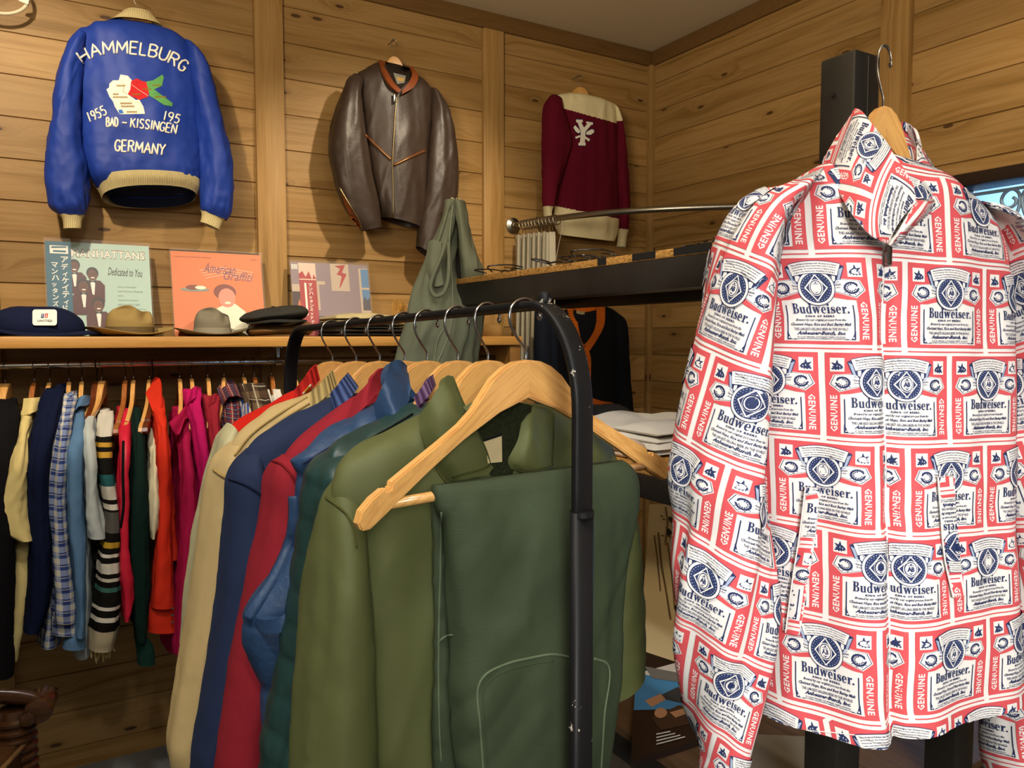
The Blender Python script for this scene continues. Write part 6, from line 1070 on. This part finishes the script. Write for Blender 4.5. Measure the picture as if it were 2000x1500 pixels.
# ================================================================ the printed windbreaker in the foreground
k = NT('white poplin'); v = k.coord(); f = k.noise(v, 30, 4); g_ = k.noise(v, 1600, 1); k.bump(k.math('ADD', f, k.math('MULTIPLY', g_, .25)), .18, .0015); m_pop = k.out(lin('e6e2dc'), .6, .3)
def ink(n, h): q = cloth(n, h, .62, .25, 1500, .1, .04); return q
INK = [m_pop, ink('red ink', 'd05257'), ink('navy ink', '27335a'), ink('pale blue ink', '9fabc2')]
W_, R_, N_, B_ = 0, 1, 2, 3
SERIF = {  # bold slab letters: thick stems and thin joins on a unit x-height grid: list of (polygon, holes)
 'stem': None}
def slab(word):
    """bold slab serif word, built from stems, bowls and serifs; x height 1, cap height 1.55"""
    V = []; T = []; n = 0; x = 0
    def put(pts, holes=()):
        nonlocal n
        v_, t_ = poly2d(pts, holes); V.append(v_); T.extend([tuple(i+n for i in q) for q in t_]); n += len(v_)
    rect = lambda x0, y0, x1, y1: put([(x0, y0), (x1, y0), (x1, y1), (x0, y1)])
    bowl = lambda cx, cy, rx, ry, t, th: put(circ(cx, cy, rx, ry, 24), [circ(cx, cy, rx-t, ry-th, 24)])
    S_ = .3; s_ = .1
    for c in word:
        if c == 'B':
            rect(x+.14, 0, x+.44, 1.55); rect(x, 0, x+.5, s_); rect(x, 1.45, x+.5, 1.55)
            put([(x+.4, 1.55), (x+.72, 1.53), (x+.93, 1.38), (x+.93, 1.02), (x+.72, .86), (x+.4, .84)], [[(x+.44, 1.45), (x+.6, 1.43), (x+.68, 1.33), (x+.68, 1.06), (x+.6, .95), (x+.44, .93)]])
            put([(x+.4, .86), (x+.76, .84), (x+1.02, .66), (x+1.02, .2), (x+.78, .02), (x+.4, 0)], [[(x+.44, .76), (x+.62, .74), (x+.74, .6), (x+.74, .26), (x+.62, .12), (x+.44, .1)]]); x += 1.16
        elif c == 'u':
            rect(x+.08, .25, x+.36, 1); rect(x-.02, .9, x+.2, 1); put([(x+.08, .3), (x+.36, .3), (x+.42, .14), (x+.6, .12), (x+.6, .02), (x+.3, -.03), (x+.12, .1)]); rect(x+.58, 0, x+.86, 1); rect(x+.48, .9, x+.7, 1); rect(x+.7, 0, x+.96, s_); x += 1.06
        elif c == 'd':
            bowl(x+.42, .5, .4, .53, .25, .1); rect(x+.56, 0, x+.84, 1.55); rect(x+.44, 1.45, x+.7, 1.55); rect(x+.7, 0, x+.94, s_); x += 1.04
        elif c == 'w':
            for dx in (0, .52): put([(x+dx+.04, 1), (x+dx+.32, 1), (x+dx+.52, .32), (x+dx+.44, 0), (x+dx+.32, 0)]); put([(x+dx+.36, 0), (x+dx+.46, 0), (x+dx+.72, 1), (x+dx+.6, 1)])
            rect(x-.05, .9, x+.42, 1); rect(x+.48, .9, x+.92, 1); rect(x+1.05, .9, x+1.38, 1); x += 1.44
        elif c == 'e':
            put(circ(x+.42, .5, .42, .53, 28, 15, 345)+circ(x+.46, .5, .2, .42, 20, 330, 20)[0:0]+[(x+.8, .28), (x+.66, .16), (x+.5, .09), (x+.32, .2), (x+.28, .46), (x+.28, .58), (x+.34, .86), (x+.44, .92), (x+.54, .84), (x+.57, .58)]); rect(x+.2, .46, x+.83, .57); x += .96
        elif c == 'i':
            rect(x+.1, 0, x+.4, 1); rect(x, .9, x+.3, 1); rect(x-.02, 0, x+.52, s_); put(circ(x+.25, 1.33, .17)); x += .62
        elif c == 's':
            put([(x+.68, .98), (x+.68, .66), (x+.6, .66), (x+.52, .86), (x+.36, .92), (x+.27, .84), (x+.32, .72), (x+.62, .56), (x+.74, .36), (x+.68, .1), (x+.42, -.02), (x+.14, .04), (x+.08, 0), (x+.02, 0), (x+.02, .36), (x+.1, .36), (x+.2, .14), (x+.4, .08), (x+.5, .18), (x+.44, .3), (x+.14, .46), (x+.02, .66), (x+.1, .92), (x+.34, 1.03), (x+.56, .96), (x+.62, .98)]); x += .84
        elif c == 'r':
            rect(x+.1, 0, x+.38, 1); rect(x, .9, x+.3, 1); rect(x-.02, 0, x+.54, s_); put([(x+.36, .66), (x+.44, .9), (x+.62, 1.03), (x+.76, .96), (x+.76, .74), (x+.64, .7), (x+.54, .8), (x+.44, .66), (x+.38, .4)]); x += .82
        elif c == '.': put(circ(x+.16, .15, .16)); x += .4
    return np.concatenate(V), T
def beer_label():
    A = Art(); mx = 4.6
    top = [(86, 46), (78, 46.5), (66, 49), (50, 50.5), (34, 49), (22, 46.5), (14, 46)]
    A.add(poly2d([(0, 0), (100, 0), (100, 90), (0, 90)], [[(14, 3.5), (86, 3.5)]+top]), R_, 0, mx)
    def sub(VT, m, z, x, y, w=None, h=None, ang=0, cx=False): A.add(fit(VT, x, y, w, h, ang, cx), m, z, 5)
    gen = text_mesh('GENUINE', bold=.025, space=1.12, res=1); sub(gen, W_, 1, 11.2, 5.5, 39, 7.2, 90); sub(gen, W_, 1, 88.8, 44.5, 39, 7.2, -90)
    for s in (0, 1):
        fx_ = (lambda q: q) if not s else (lambda q: 100-q); P = lambda pts: poly2d([(fx_(a), b) for a, b in pts])
        A.add(P([(17.5, 10), (18.6, 10), (18.6, 41), (17.5, 41)]), N_, 2, mx)
        A.add(P([(17.2, 4.8), (23.5, 4.8), (20.5, 6.6), (19.6, 9), (18.4, 12.5), (17.2, 14)]), N_, 2); A.add(poly2d(circ(fx_(19.3), 6.9, .9, n=8)), W_, 3); A.add(P([(23, 4.8), (27.5, 4.8), (24.5, 6.0)]), N_, 2); A.add(poly2d(circ(fx_(21.6), 5.6, .5, n=6)), W_, 3)
        # eagle square
        A.add(P([(5, 70), (19, 70), (19, 84.5), (5, 84.5)]), W_, 1, mx)
        A.add(P([(12, 83), (13.1, 80.6), (13.2, 79), (15.2, 78), (17.2, 76), (18, 73.2), (16.6, 74), (16.3, 72.2), (14.6, 73.2), (13.6, 71.4), (12.2, 72.6), (10.6, 71.2), (9.4, 72.6), (7.4, 71.6), (6, 73), (8, 74), (6.8, 75.2), (9, 75.8), (8, 77.4), (6, 79.6), (8.6, 79.2), (10.4, 78.6), (11.3, 80.4)]), N_, 2); A.add(P([(11.6, 75.2), (12.6, 75.2), (12.2, 77.6)]), W_, 3); A.add(P([(14, 75), (15.4, 74.4), (14.8, 76.2)]), W_, 3)
        # hexagonal side panels with a wreath
        hexo = [(4.6, 56.5), (14, 48.8), (38, 56.4), (38, 66.4), (25, 67.6), (9, 66.2)]; hc = np.mean(hexo, 0); sc_ = lambda k_: [tuple(hc+(np.array(p)-hc)*k_) for p in hexo]
        A.add(P(sc_(1.06)), W_, 1, mx); A.add(P(sc_(.985)), N_, 2, mx); A.add(P(sc_(.93)), W_, 3, mx)
        for i in range(15):
            t = math.radians(200+i*21.5 if i < 15 else 0); cx, cy = 17+6.1*math.cos(t), 58.6+5.2*math.sin(t); r_a = t+1.9; l1_, l2_ = 2.3, 1.1
            A.add(poly2d([(fx_(cx+l1_*math.cos(r_a)*math.cos(u)-l2_*math.sin(r_a)*math.sin(u)), cy+l1_*math.sin(r_a)*math.cos(u)+l2_*math.cos(r_a)*math.sin(u)) for u in np.linspace(0, 5.3, 6)]), N_, 4)
        for i in range(9): t = math.radians(205+i*30); A.add(poly2d(circ(fx_(17+3.9*math.cos(t)), 58.6+3.4*math.sin(t), .95, .7, 6)), N_, 4)
        for i in range(4): t = math.radians(215+i*36); cx, cy = 17+8.1*math.cos(t), 58+6.5*math.sin(t); A.add(poly2d(circ(fx_(cx), cy, .8, .55, 6)), N_, 4)
        sub(text_mesh('Genuine' if not s else 'Premium', shear=.3, bold=.03, res=1), N_, 4, 26.5 if not s else 65.5, 60.3, 8.5, 2.6, -6 if not s else 6); sub(text_mesh('Quality' if not s else 'Lager Beer', shear=.3, bold=.03, res=1), N_, 4, 27 if not s else 65, 57.2, 8.3, 2.2, -6 if not s else 6)
        # folded ribbon ends
        A.add(P([(21.5, 80.5), (27, 83.5), (29, 81.8), (33.5, 61), (40, 57.2), (40, 66), (30, 66.5), (26, 67)]), N_, 5, mx); A.add(P([(22.6, 79.6), (26.3, 77.8), (29.4, 66.2), (27, 66.8)]), B_, 6); A.add(P([(30.4, 76), (31, 66.2), (39, 61), (39, 66.6), (33, 73)]), W_, 6, mx); A.add(P([(27.2, 65), (38.6, 58.6), (38.6, 60), (28, 66)]), B_, 6)
        A.add(P([(33.5, 76), (41, 78), (36.5, 66), (34.5, 62)]), N_, 6)
    A.add(poly2d([(33, 76), (67, 76), (64, 62), (36, 62)]), N_, 5.5, mx)
    # medallion
    c = (50, 59)
    for r_, m, z in ((18.6, N_, 7), (17.9, W_, 8), (15.6, N_, 9)): A.add(poly2d(circ(c[0], c[1], r_*.98, r_, 44)), m, z, mx)
    for i in range(30): t = math.radians(i*12); A.add(poly2d(circ(c[0]+13.7*math.cos(t), c[1]+13.9*math.sin(t), .62, .62, 5)), B_, 10)
    for i in range(24): t = math.radians(i*15+5); A.add(poly2d(circ(c[0]+11.6*math.cos(t), c[1]+11.8*math.sin(t), .4, .4, 4)), B_, 10)
    dia = lambda w, h: [(c[0]-w, c[1]), (c[0], c[1]-h), (c[0]+w, c[1]), (c[0], c[1]+h)]
    A.add(poly2d(dia(11.6, 14.4)), W_, 11, mx); A.add(poly2d(dia(10.0, 12.6)), N_, 12, mx); A.add(poly2d(circ(c[0], c[1]+.3, 6.9, 8.6)), W_, 13); A.add(poly2d(circ(c[0], c[1]+.3, 6.1, 7.8)), N_, 14); A.add(poly2d(circ(c[0], c[1]+.3, 5.3, 6.8)), W_, 15)
    sub(text_mesh('AB', bold=.05, space=.86, res=1), N_, 16, c[0], c[1]-2.6, 7.4, 5.4, 0, True); A.add(R4(c[0]-3, c[1]+3.6, c[0]+3, c[1]+4.2), N_, 16); A.add(poly2d([(c[0]-1.6, c[1]+4.6), (c[0], c[1]+6.6), (c[0]+1.6, c[1]+4.6)]), N_, 16); A.add(poly2d([(c[0]-2.4, c[1]-3.4), (c[0], c[1]-5.8), (c[0]+2.4, c[1]-3.4), (c[0], c[1]-4.2)]), N_, 16)
    # arched banner with its lines of print
    arc = lambda r_, n=16: [(50+r_*math.sin(math.radians(a)), 4+r_*math.cos(math.radians(a))) for a in np.linspace(-17.5, 17.5, n)]
    A.add(poly2d(arc(69.8)+arc(83.4)[::-1]), N_, 11, mx); A.add(poly2d(arc(70.5)+arc(82.7)[::-1]), W_, 12, mx)
    for r_, s in ((79.6, 'This is the famous Budweiser beer. We know of no brand'), (76.9, 'produced by any other brewer which costs so much to'), (74.2, 'brew and age. Our exclusive Beechwood Aging produces'), (71.6, 'a taste, a smoothness and a drinkability you will find')):
        V2, T2 = fit(text_mesh(s, bold=.035, res=1, shear=.15), -15.6, 0, 31.2, 1.75); a = np.radians(V2[:, 0]); A.add((np.stack([50+(r_+V2[:, 1])*np.sin(a), 4+(r_+V2[:, 1])*np.cos(a)], 1), T2), N_, 13)
    # wording
    A.add(fit(slab('Budweiser.'), 24, 32.2, 54, 10.8), N_, 2, 5)
    sub(text_mesh('KING OF BEERS.', bold=.05, space=1.2, res=1), N_, 2, 50, 28.4, 29, 2.3, 0, True)
    for s, y, w_, h_, b_, sh_ in (('Brewed by our original process from the', 23.6, 48, 3.6, .02, .42), ('Choicest Hops, Rice and Best Barley Malt', 18.6, 58, 4.2, .03, .42), ('THE LARGEST-SELLING BEER IN THE WORLD', 14.6, 52, 2.9, .015, 0), ('Anheuser-Busch, Inc.', 8.9, 47, 5.0, .045, .45), ('ST. LOUIS  NEWARK  LOS ANGELES  TAMPA  HOUSTON', 7.0, 46, 1.3, .04, 0), ('COLUMBUS  JACKSONVILLE  MERRIMACK  WILLIAMSBURG', 5.0, 48, 1.3, .04, 0)): sub(text_mesh(s, bold=b_, shear=sh_, res=1), N_, 2, 50, y, w_, h_, 0, True)
    return A.done()
LAB = beer_label(); LW, LH, GX, GY = 100, 90, 6.5, 8.5
LAB_V = np.concatenate([LAB.V, subdiv2d(*R4(0, -5.0, 100, -3.6), 5)[0]]); _t = subdiv2d(*R4(0, -5.0, 100, -3.6), 5)[1]
LAB_T = np.concatenate([LAB.T, np.array(_t)+len(LAB.V)]); LAB_M = np.array(list(LAB.M)+[R_]*len(_t)); LAB_Z = np.concatenate([LAB.Z, np.zeros(len(LAB_V)-len(LAB.V))])
SCX, SCY = .00105, .00100
def sampler(P, U, Vr):
    """P grid (rows, cols), U arc length per row increasing with column, Vr length per row; returns fn(u, v) -> point, normal, ok"""
    N = grid_normals(P, False); nr, nc = U.shape
    def fn(u, v):
        u = np.asarray(u); v = np.asarray(v); ri = np.interp(v, Vr, np.arange(nr)); ok = (v >= Vr[0]) & (v <= Vr[-1]); r0 = np.clip(np.floor(ri).astype(int), 0, nr-2); fr = (ri-r0)[:, None]
        PT = np.zeros((len(u), 3)); NN = np.zeros((len(u), 3))
        for r_ in np.unique(r0):
            m = r0 == r_; res = []
            for q in (r_, r_+1):
                ci = np.interp(u[m], U[q], np.arange(nc)); c0_ = np.clip(np.floor(ci).astype(int), 0, nc-2); f_ = (ci-c0_)[:, None]; res.append((P[q, c0_]*(1-f_)+P[q, c0_+1]*f_, N[q, c0_]*(1-f_)+N[q, c0_+1]*f_)); ok[m] &= (u[m] >= U[q][0]-1e-6) & (u[m] <= U[q][-1]+1e-6)
            PT[m] = res[0][0]*(1-fr[m])+res[1][0]*fr[m]; NN[m] = res[0][1]*(1-fr[m])+res[1][1]*fr[m]
        return PT, NN/(np.linalg.norm(NN, axis=1)[:, None]+1e-12), ok
    return fn
def print_cloth(name, P, U, Vr, parent, org=(0, 0), ang=0.0, uflip=1, side=None, step=.00013, lift=.0006, ur=(-9, 9)):
    """the repeating label print as a layer of ink lying on a cloth grid"""
    fn = sampler(P, U, Vr); ca_, sa_ = math.cos(math.radians(ang)), math.sin(math.radians(ang)); um, uM, vm, vM = U.min(), U.max(), Vr[0], Vr[-1]
    cor = np.array([((u-org[0])*ca_+(v-org[1])*sa_, -(u-org[0])*sa_+(v-org[1])*ca_) for u in (um, uM) for v in (vm, vM)])/np.array([SCX, SCY])
    px_, py_ = LW+GX, LH+GY; j0, j1 = int(np.floor(-cor[:, 1].max()/py_))-1, int(np.ceil(-cor[:, 1].min()/py_))+1; VV = []; TT = []; MM = []; n = 0
    sg = 1 if side is None else side
    for j in range(j0, j1+1):
        sh_ = .5*px_*(j % 2)
        for i in range(int(np.floor((cor[:, 0].min()-sh_)/px_))-1, int(np.ceil((cor[:, 0].max()-sh_)/px_))+1):
            x = (LAB_V[:, 0]+i*px_+sh_)*SCX; y = -(LAB_V[:, 1]+j*py_)*SCY; u = org[0]+x*ca_-y*sa_; v = org[1]+x*sa_+y*ca_
            if u.max() < um or u.min() > uM or v.max() < vm or v.min() > vM: continue
            ins = (u >= ur[0]) & (u <= ur[1]) & (v >= vm) & (v <= vM); keep = ins[LAB_T].any(1)
            if not keep.any(): continue
            u = np.clip(u, *ur); v = np.clip(v, vm, vM); p, nn, ok = fn(u, v); keep &= ok[LAB_T].all(1)
            if not keep.any(): continue
            VV.append(p+nn*sg*(lift+LAB_Z*step)[:, None]); TT.append(LAB_T[keep]+n); MM.append(LAB_M[keep]); n += len(p)
    if not VV: return None
    V = np.concatenate(VV); T = np.concatenate(TT); M = np.concatenate(MM); us_ = np.unique(T); rem = np.full(len(V), -1); rem[us_] = np.arange(len(us_))
    return V[us_], rem[T], M
def merged(name, V, F, uv, prints, parent):
    """one mesh: the cloth and the ink lying on it"""
    Vs = [np.asarray(V)]; Fs = [tuple(f) for f in F]; M = [0]*len(Fs); n = len(V)
    for (v, t, m) in prints: Vs.append(v); Fs += (np.asarray(t)+n).tolist(); M += list(m); n += len(v)
    return obj(name, np.concatenate(Vs), Fs, INK, parent, True, None, M)
def loft_done(g, name, cap):
    nr, nc = g.nr, g.nc; F = [(i*nc+j, i*nc+(j+1) % nc, (i+1)*nc+(j+1) % nc, (i+1)*nc+j) for i in range(nr-1) for j in range(nc)]
    if cap: F.append(tuple(range(nc))[::-1])
    g.V3 = g.P.reshape(-1, 3); g.F3 = F; return merged(name, g.V3, F, None, g.pr, bu)
BJ = Plane(atD(1735, 500, .90), 112); BN = BJ.n
bu = thing('printed_windbreaker', 'white windbreaker covered in red and navy beer labels, hung on the front steel post', 'jacket', BJ.at(1735, 1400))
def bud(rows, off=0.0, **k):
    L = [BJ.at(a, b_, off) for a, b_, c, d, e in rows]; R = [BJ.at(c, d, off) for a, b_, c, d, e in rows]; return loft(L, R, [e for *_, e in rows], BN, **k)
def loft_print(g, name, parent, org, ang=0, ur=(-9, 9), zero=None):
    U = g.U-(zero[:, None] if zero is not None else 0); o = g.P; N = grid_normals(o, False); sg = -1 if np.mean(np.sum(N[:, g.nc//2]*BN, 1)) > 0 else 1
    g.pr = getattr(g, 'pr', []); q = print_cloth(name, o, U, g.V, parent, org, ang, side=sg, ur=ur)
    if q: g.pr.append(q)
# body
rows = [(1652, 300, 1836, 362, .045), (1600, 322, 1852, 375, .06), (1550, 350, 1878, 398, .07), (1500, 388, 1912, 432, .075), (1472, 440, 1936, 480, .078), (1462, 520, 1946, 545, .082), (1460, 640, 1950, 650, .086), (1466, 800, 1948, 800, .09), (1476, 1000, 1946, 1000, .092), (1486, 1180, 1950, 1150, .094), (1490, 1290, 1956, 1250, .094), (1484, 1374, 1962, 1324, .092)]
gB = bud(rows, nr=190, nc=300, ex=2.15, fold=.007, fs=(.10, .8), cr_=.0016, cs=(.06, .12), seed=101, asym=.28, rg=.3)
# zip valley, hem dip, and a slow swell down each front
zx = np.array([BJ.d @ (BJ.at(x, y, -.088)-BJ.o) for x, y in ((1737, 470), (1737, 700), (1733, 1000), (1738, 1250), (1742, 1465))]); zy = np.array([BJ.at(x, y, -.088)[2] for x, y in ((1737, 470), (1737, 700), (1733, 1000), (1738, 1250), (1742, 1465))])
uu = (gB.P-BJ.o) @ BJ.d; zz_ = gB.P[..., 2]; zu = np.interp(zz_, zy[::-1], zx[::-1]); dz = uu-zu; fr_ = (np.arange(gB.nc)[None] > gB.nc*.2) & (np.arange(gB.nc)[None] < gB.nc*.8)
depth_ = np.where(fr_, -.010*np.exp(-(dz/.007)**2)+.009*np.exp(-((dz+.035)/.022)**2)+.006*np.exp(-((dz-.045)/.025)**2), 0)*np.clip((1.60-zz_)/.1, 0, 1)
depth_ += np.where(fr_, .010*np.sin((dz+.02)*38+2*vn(dz*6, zz_*3, 4))*np.clip((1.5-zz_)/.6, 0, 1), 0)
gB.P = gB.P-BN*depth_[..., None]
tb = np.clip((gB.Vg-gB.V[-1]+.10)/.10, 0, 1); dip = np.where(dz < 0, .016*np.clip(1+dz/.22, 0, 1), .004*np.clip(1-dz/.2, 0, 1)); gB.P[..., 2] -= tb*dip*fr_
seg = np.linalg.norm(np.roll(gB.P, -1, 1)-gB.P, axis=2); h = gB.nc//2
for j in range(h+1, gB.nc): gB.U[:, j] = gB.U[:, j-1]+seg[:, j-1]
for j in range(h-1, -1, -1): gB.U[:, j] = gB.U[:, j+1]-seg[:, j]
uu = (gB.P-BJ.o) @ BJ.d; zr = np.array([np.interp(np.interp(gB.P[i, h, 2], zy[::-1], zx[::-1]), uu[i, h-72:h+72], gB.U[i, h-72:h+72]) for i in range(gB.nr)])
def rowv(x, y):  # cloth length v of a photo point on the body
    return float(np.interp(-BJ.at(x, y, -.07)[2], -gB.P[:, h, 2], gB.V))
vA = rowv(1620, 676)
loft_print(gB, 'print', bu, (-.1285, vA), 0, (-9, -.0012), zr); loft_print(gB, 'print', bu, (.026, vA+.002), 0, (.0012, 9), zr); loft_done(gB, 'body', False)
# sleeves
rows = [(1560, 352, 1600, 330, .02), (1500, 372, 1560, 372, .05), (1452, 402, 1512, 420, .062), (1418, 450, 1488, 480, .07), (1394, 520, 1476, 545, .074), (1372, 620, 1466, 640, .076), (1352, 740, 1466, 750, .076), (1332, 850, 1472, 860, .074), (1322, 940, 1480, 960, .072), (1330, 1020, 1490, 1050, .07), (1322, 1120, 1500, 1130, .07), (1328, 1220, 1500, 1240, .066), (1340, 1310, 1486, 1330, .06), (1352, 1400, 1468, 1410, .054), (1364, 1480, 1450, 1490, .046), (1372, 1530, 1440, 1530, .04)]
gS = bud(rows, -.045, nr=170, nc=150, ex=2.0, fold=.010, fs=(.05, .45), cr_=.0016, cs=(.09, .14), seed=111, slant=.2, rg=.15); loft_print(gS, 'print', bu, (-.02, .13), 14); loft_done(gS, 'sleeve', True)
rows = [(1868, 392, 1896, 400, .02), (1890, 408, 1940, 432, .045), (1914, 440, 1972, 462, .056), (1934, 500, 1992, 520, .06), (1944, 600, 2014, 600, .064), (1948, 720, 2036, 720, .066), (1950, 860, 2056, 860, .066), (1952, 1000, 2066, 1000, .066), (1956, 1140, 2062, 1140, .062), (1956, 1260, 2044, 1270, .056), (1946, 1360, 2010, 1370, .045), (1938, 1430, 1990, 1440, .04), (1942, 1530, 1982, 1530, .036)]
gT = bud(rows, -.012, nr=160, nc=140, ex=2.0, fold=.009, fs=(.05, .45), cr_=.0016, cs=(.09, .14), seed=121, slant=-.2, rg=.15); loft_print(gT, 'print', bu, (-.045, .09), -16); loft_done(gT, 'sleeve', True)
# collar flaps
def add_print(o, pr):
    if not pr: return o
    me = o.data; off = wloc(o); V = np.array([v.co[:] for v in me.vertices]); F = [tuple(p.vertices) for p in me.polygons]; par = o.parent; nm = o.name.split('.')[0]
    bpy.data.objects.remove(o); return merged(nm, V+off, F, None, [pr], par)
def flap(rows_, nm, org, ang, th=.0035, par=None, nr=60, nc=90):
    G = bilin([[BJ.at(x, y, o) for x, y, o in q] for q in rows_], nr, nc); du = np.linalg.norm(np.diff(G, axis=1), axis=2); U = np.concatenate([np.zeros((nr, 1)), np.cumsum(du, 1)], 1); Vr = np.r_[0, np.cumsum(np.linalg.norm(np.diff(G[:, nc//2], axis=0), axis=1))]
    o = sheet(G, th, nm, INK[0], par or bu); N = grid_normals(G, False); sg = 1 if np.mean(np.sum(N.reshape(-1, 3)*(G.reshape(-1, 3).mean(0)-CP), 1)) < 0 else -1
    return add_print(o, print_cloth('print', G, U, Vr, o, org, ang, side=sg))
flap([[(1671, 211, .0), (1684, 218, -.02), (1722, 268, -.055), (1762, 325, -.085), (1783, 362, -.095), (1790, 394, -.10)], [(1648, 245, .0), (1668, 262, -.035), (1706, 322, -.075), (1748, 385, -.1), (1766, 420, -.107)], [(1624, 282, .0), (1648, 310, -.045), (1688, 378, -.09), (1724, 430, -.108), (1746, 452, -.112)], [(1606, 316, .0), (1630, 358, -.05), (1668, 424, -.09), (1704, 462, -.104), (1737, 477, -.106)]], 'collar', (.05, .10), 62)
flap([[(1752, 241, .03), (1768, 239, .035), (1780, 246, .03), (1794, 280, .01)], [(1760, 275, .03), (1776, 274, .035), (1788, 282, .02), (1798, 304, .0)], [(1770, 310, .02), (1784, 312, .015), (1794, 312, .0), (1799, 318, -.01)]], 'collar', (.03, .03), 190)
flap([[(1793, 281, .012), (1806, 300, .0), (1822, 326, -.005), (1837, 360, .0)], [(1790, 318, -.03), (1804, 330, -.045), (1820, 350, -.045), (1836, 372, -.02)], [(1783, 358, -.06), (1800, 366, -.07), (1818, 374, -.065), (1833, 382, -.035)], [(1787, 391, -.085), (1803, 392, -.088), (1818, 390, -.075), (1830, 388, -.045)]], 'collar', (.02, .065), 30)
flap([[(1788, 392, -.095), (1806, 393, -.095), (1830, 388, -.06)], [(1770, 425, -.112), (1788, 424, -.112), (1815, 416, -.08)], [(1750, 462, -.114), (1760, 458, -.114), (1784, 444, -.092)], [(1738, 480, -.11), (1744, 478, -.11), (1760, 466, -.1)]], 'collar', (.01, .05), 8)
# pocket welts
bvB = bvh_of(gB)
def welt(L_, R_2, org, ang):
    n = 40; a = smoothpts([(x, y, 0) for x, y in L_], n); b_ = smoothpts([(x, y, 0) for x, y in R_2], n); G = np.array([[hit(bvB, *(a[i, :2]*(1-t)+b_[i, :2]*t), lift=.005+.002*math.sin(math.pi*t), fallback=BJ.at(a[i, 0], a[i, 1], -.08)) for t in np.linspace(0, 1, 12)] for i in range(n)])
    du = np.linalg.norm(np.diff(G, axis=1), axis=2); U = np.concatenate([np.zeros((n, 1)), np.cumsum(du, 1)], 1); Vr = np.r_[0, np.cumsum(np.linalg.norm(np.diff(G[:, 6], axis=0), axis=1))]; o = sheet(G, .003, 'pocket_welt', INK[0], bu); N = grid_normals(G, False); sg = 1 if np.mean(np.sum(N.reshape(-1, 3)*(G.reshape(-1, 3).mean(0)-CP), 1)) < 0 else -1
    o = add_print(o, print_cloth('print', G, U, Vr, o, org, ang, side=sg))
    MB().tube([hit(bvB, *q[:2], lift=.0075, fallback=BJ.at(q[0], q[1], -.085)) for q in smoothpts([(x, y, 0) for x, y in L_], 60)], .0009, 5).build('stitching', INK[0], o, sharp=False)
welt([(1573, 952), (1562, 1040), (1548, 1130), (1534, 1236)], [(1602, 954), (1594, 1040), (1580, 1130), (1562, 1242)], (-.02, .06), 0)
welt([(1832, 932), (1838, 1010), (1845, 1090), (1862, 1168)], [(1864, 928), (1868, 1010), (1874, 1090), (1886, 1166)], (.07, .02), 180)
# zip and cord
ztape = [(1737, 478), (1738, 520), (1737, 640), (1734, 800), (1733, 1000), (1737, 1200), (1741, 1400), (1742, 1462)]
stripe(bvB, ztape[:2], .0016, plain('zip teeth', '8d8a84', .4, .5, .3), 'zip', bu, .001, 30)
zp = hit(bvB, 1736, 492, .008, BJ.at(1736, 492, -.09)); MB().box(zp-np.array([.0035, .0025, .014]), zp+np.array([.0035, .0025, .006]), bev=.0015).build('zip_pull', m_chrome, bu)
hemp = [hit(bvB, *q[:2], lift=.0006) for q in smoothpts([(1500, 1412, 0), (1560, 1424, 0), (1640, 1432, 0), (1735, 1444, 0)], 50)]; hemp = [q for q in hemp if q is not None]; MB().tube(hemp, .0007, 5).build('stitching', INK[0], bu, sharp=False)
# inside back of the collar and body
# hanger
put_hanger('plain', BJ.at(1724, 209, -.005), 105, 'amber wooden hanger inside the printed windbreaker, hooked on the front steel post', 'hanger on the steel post', 1.0, .42)
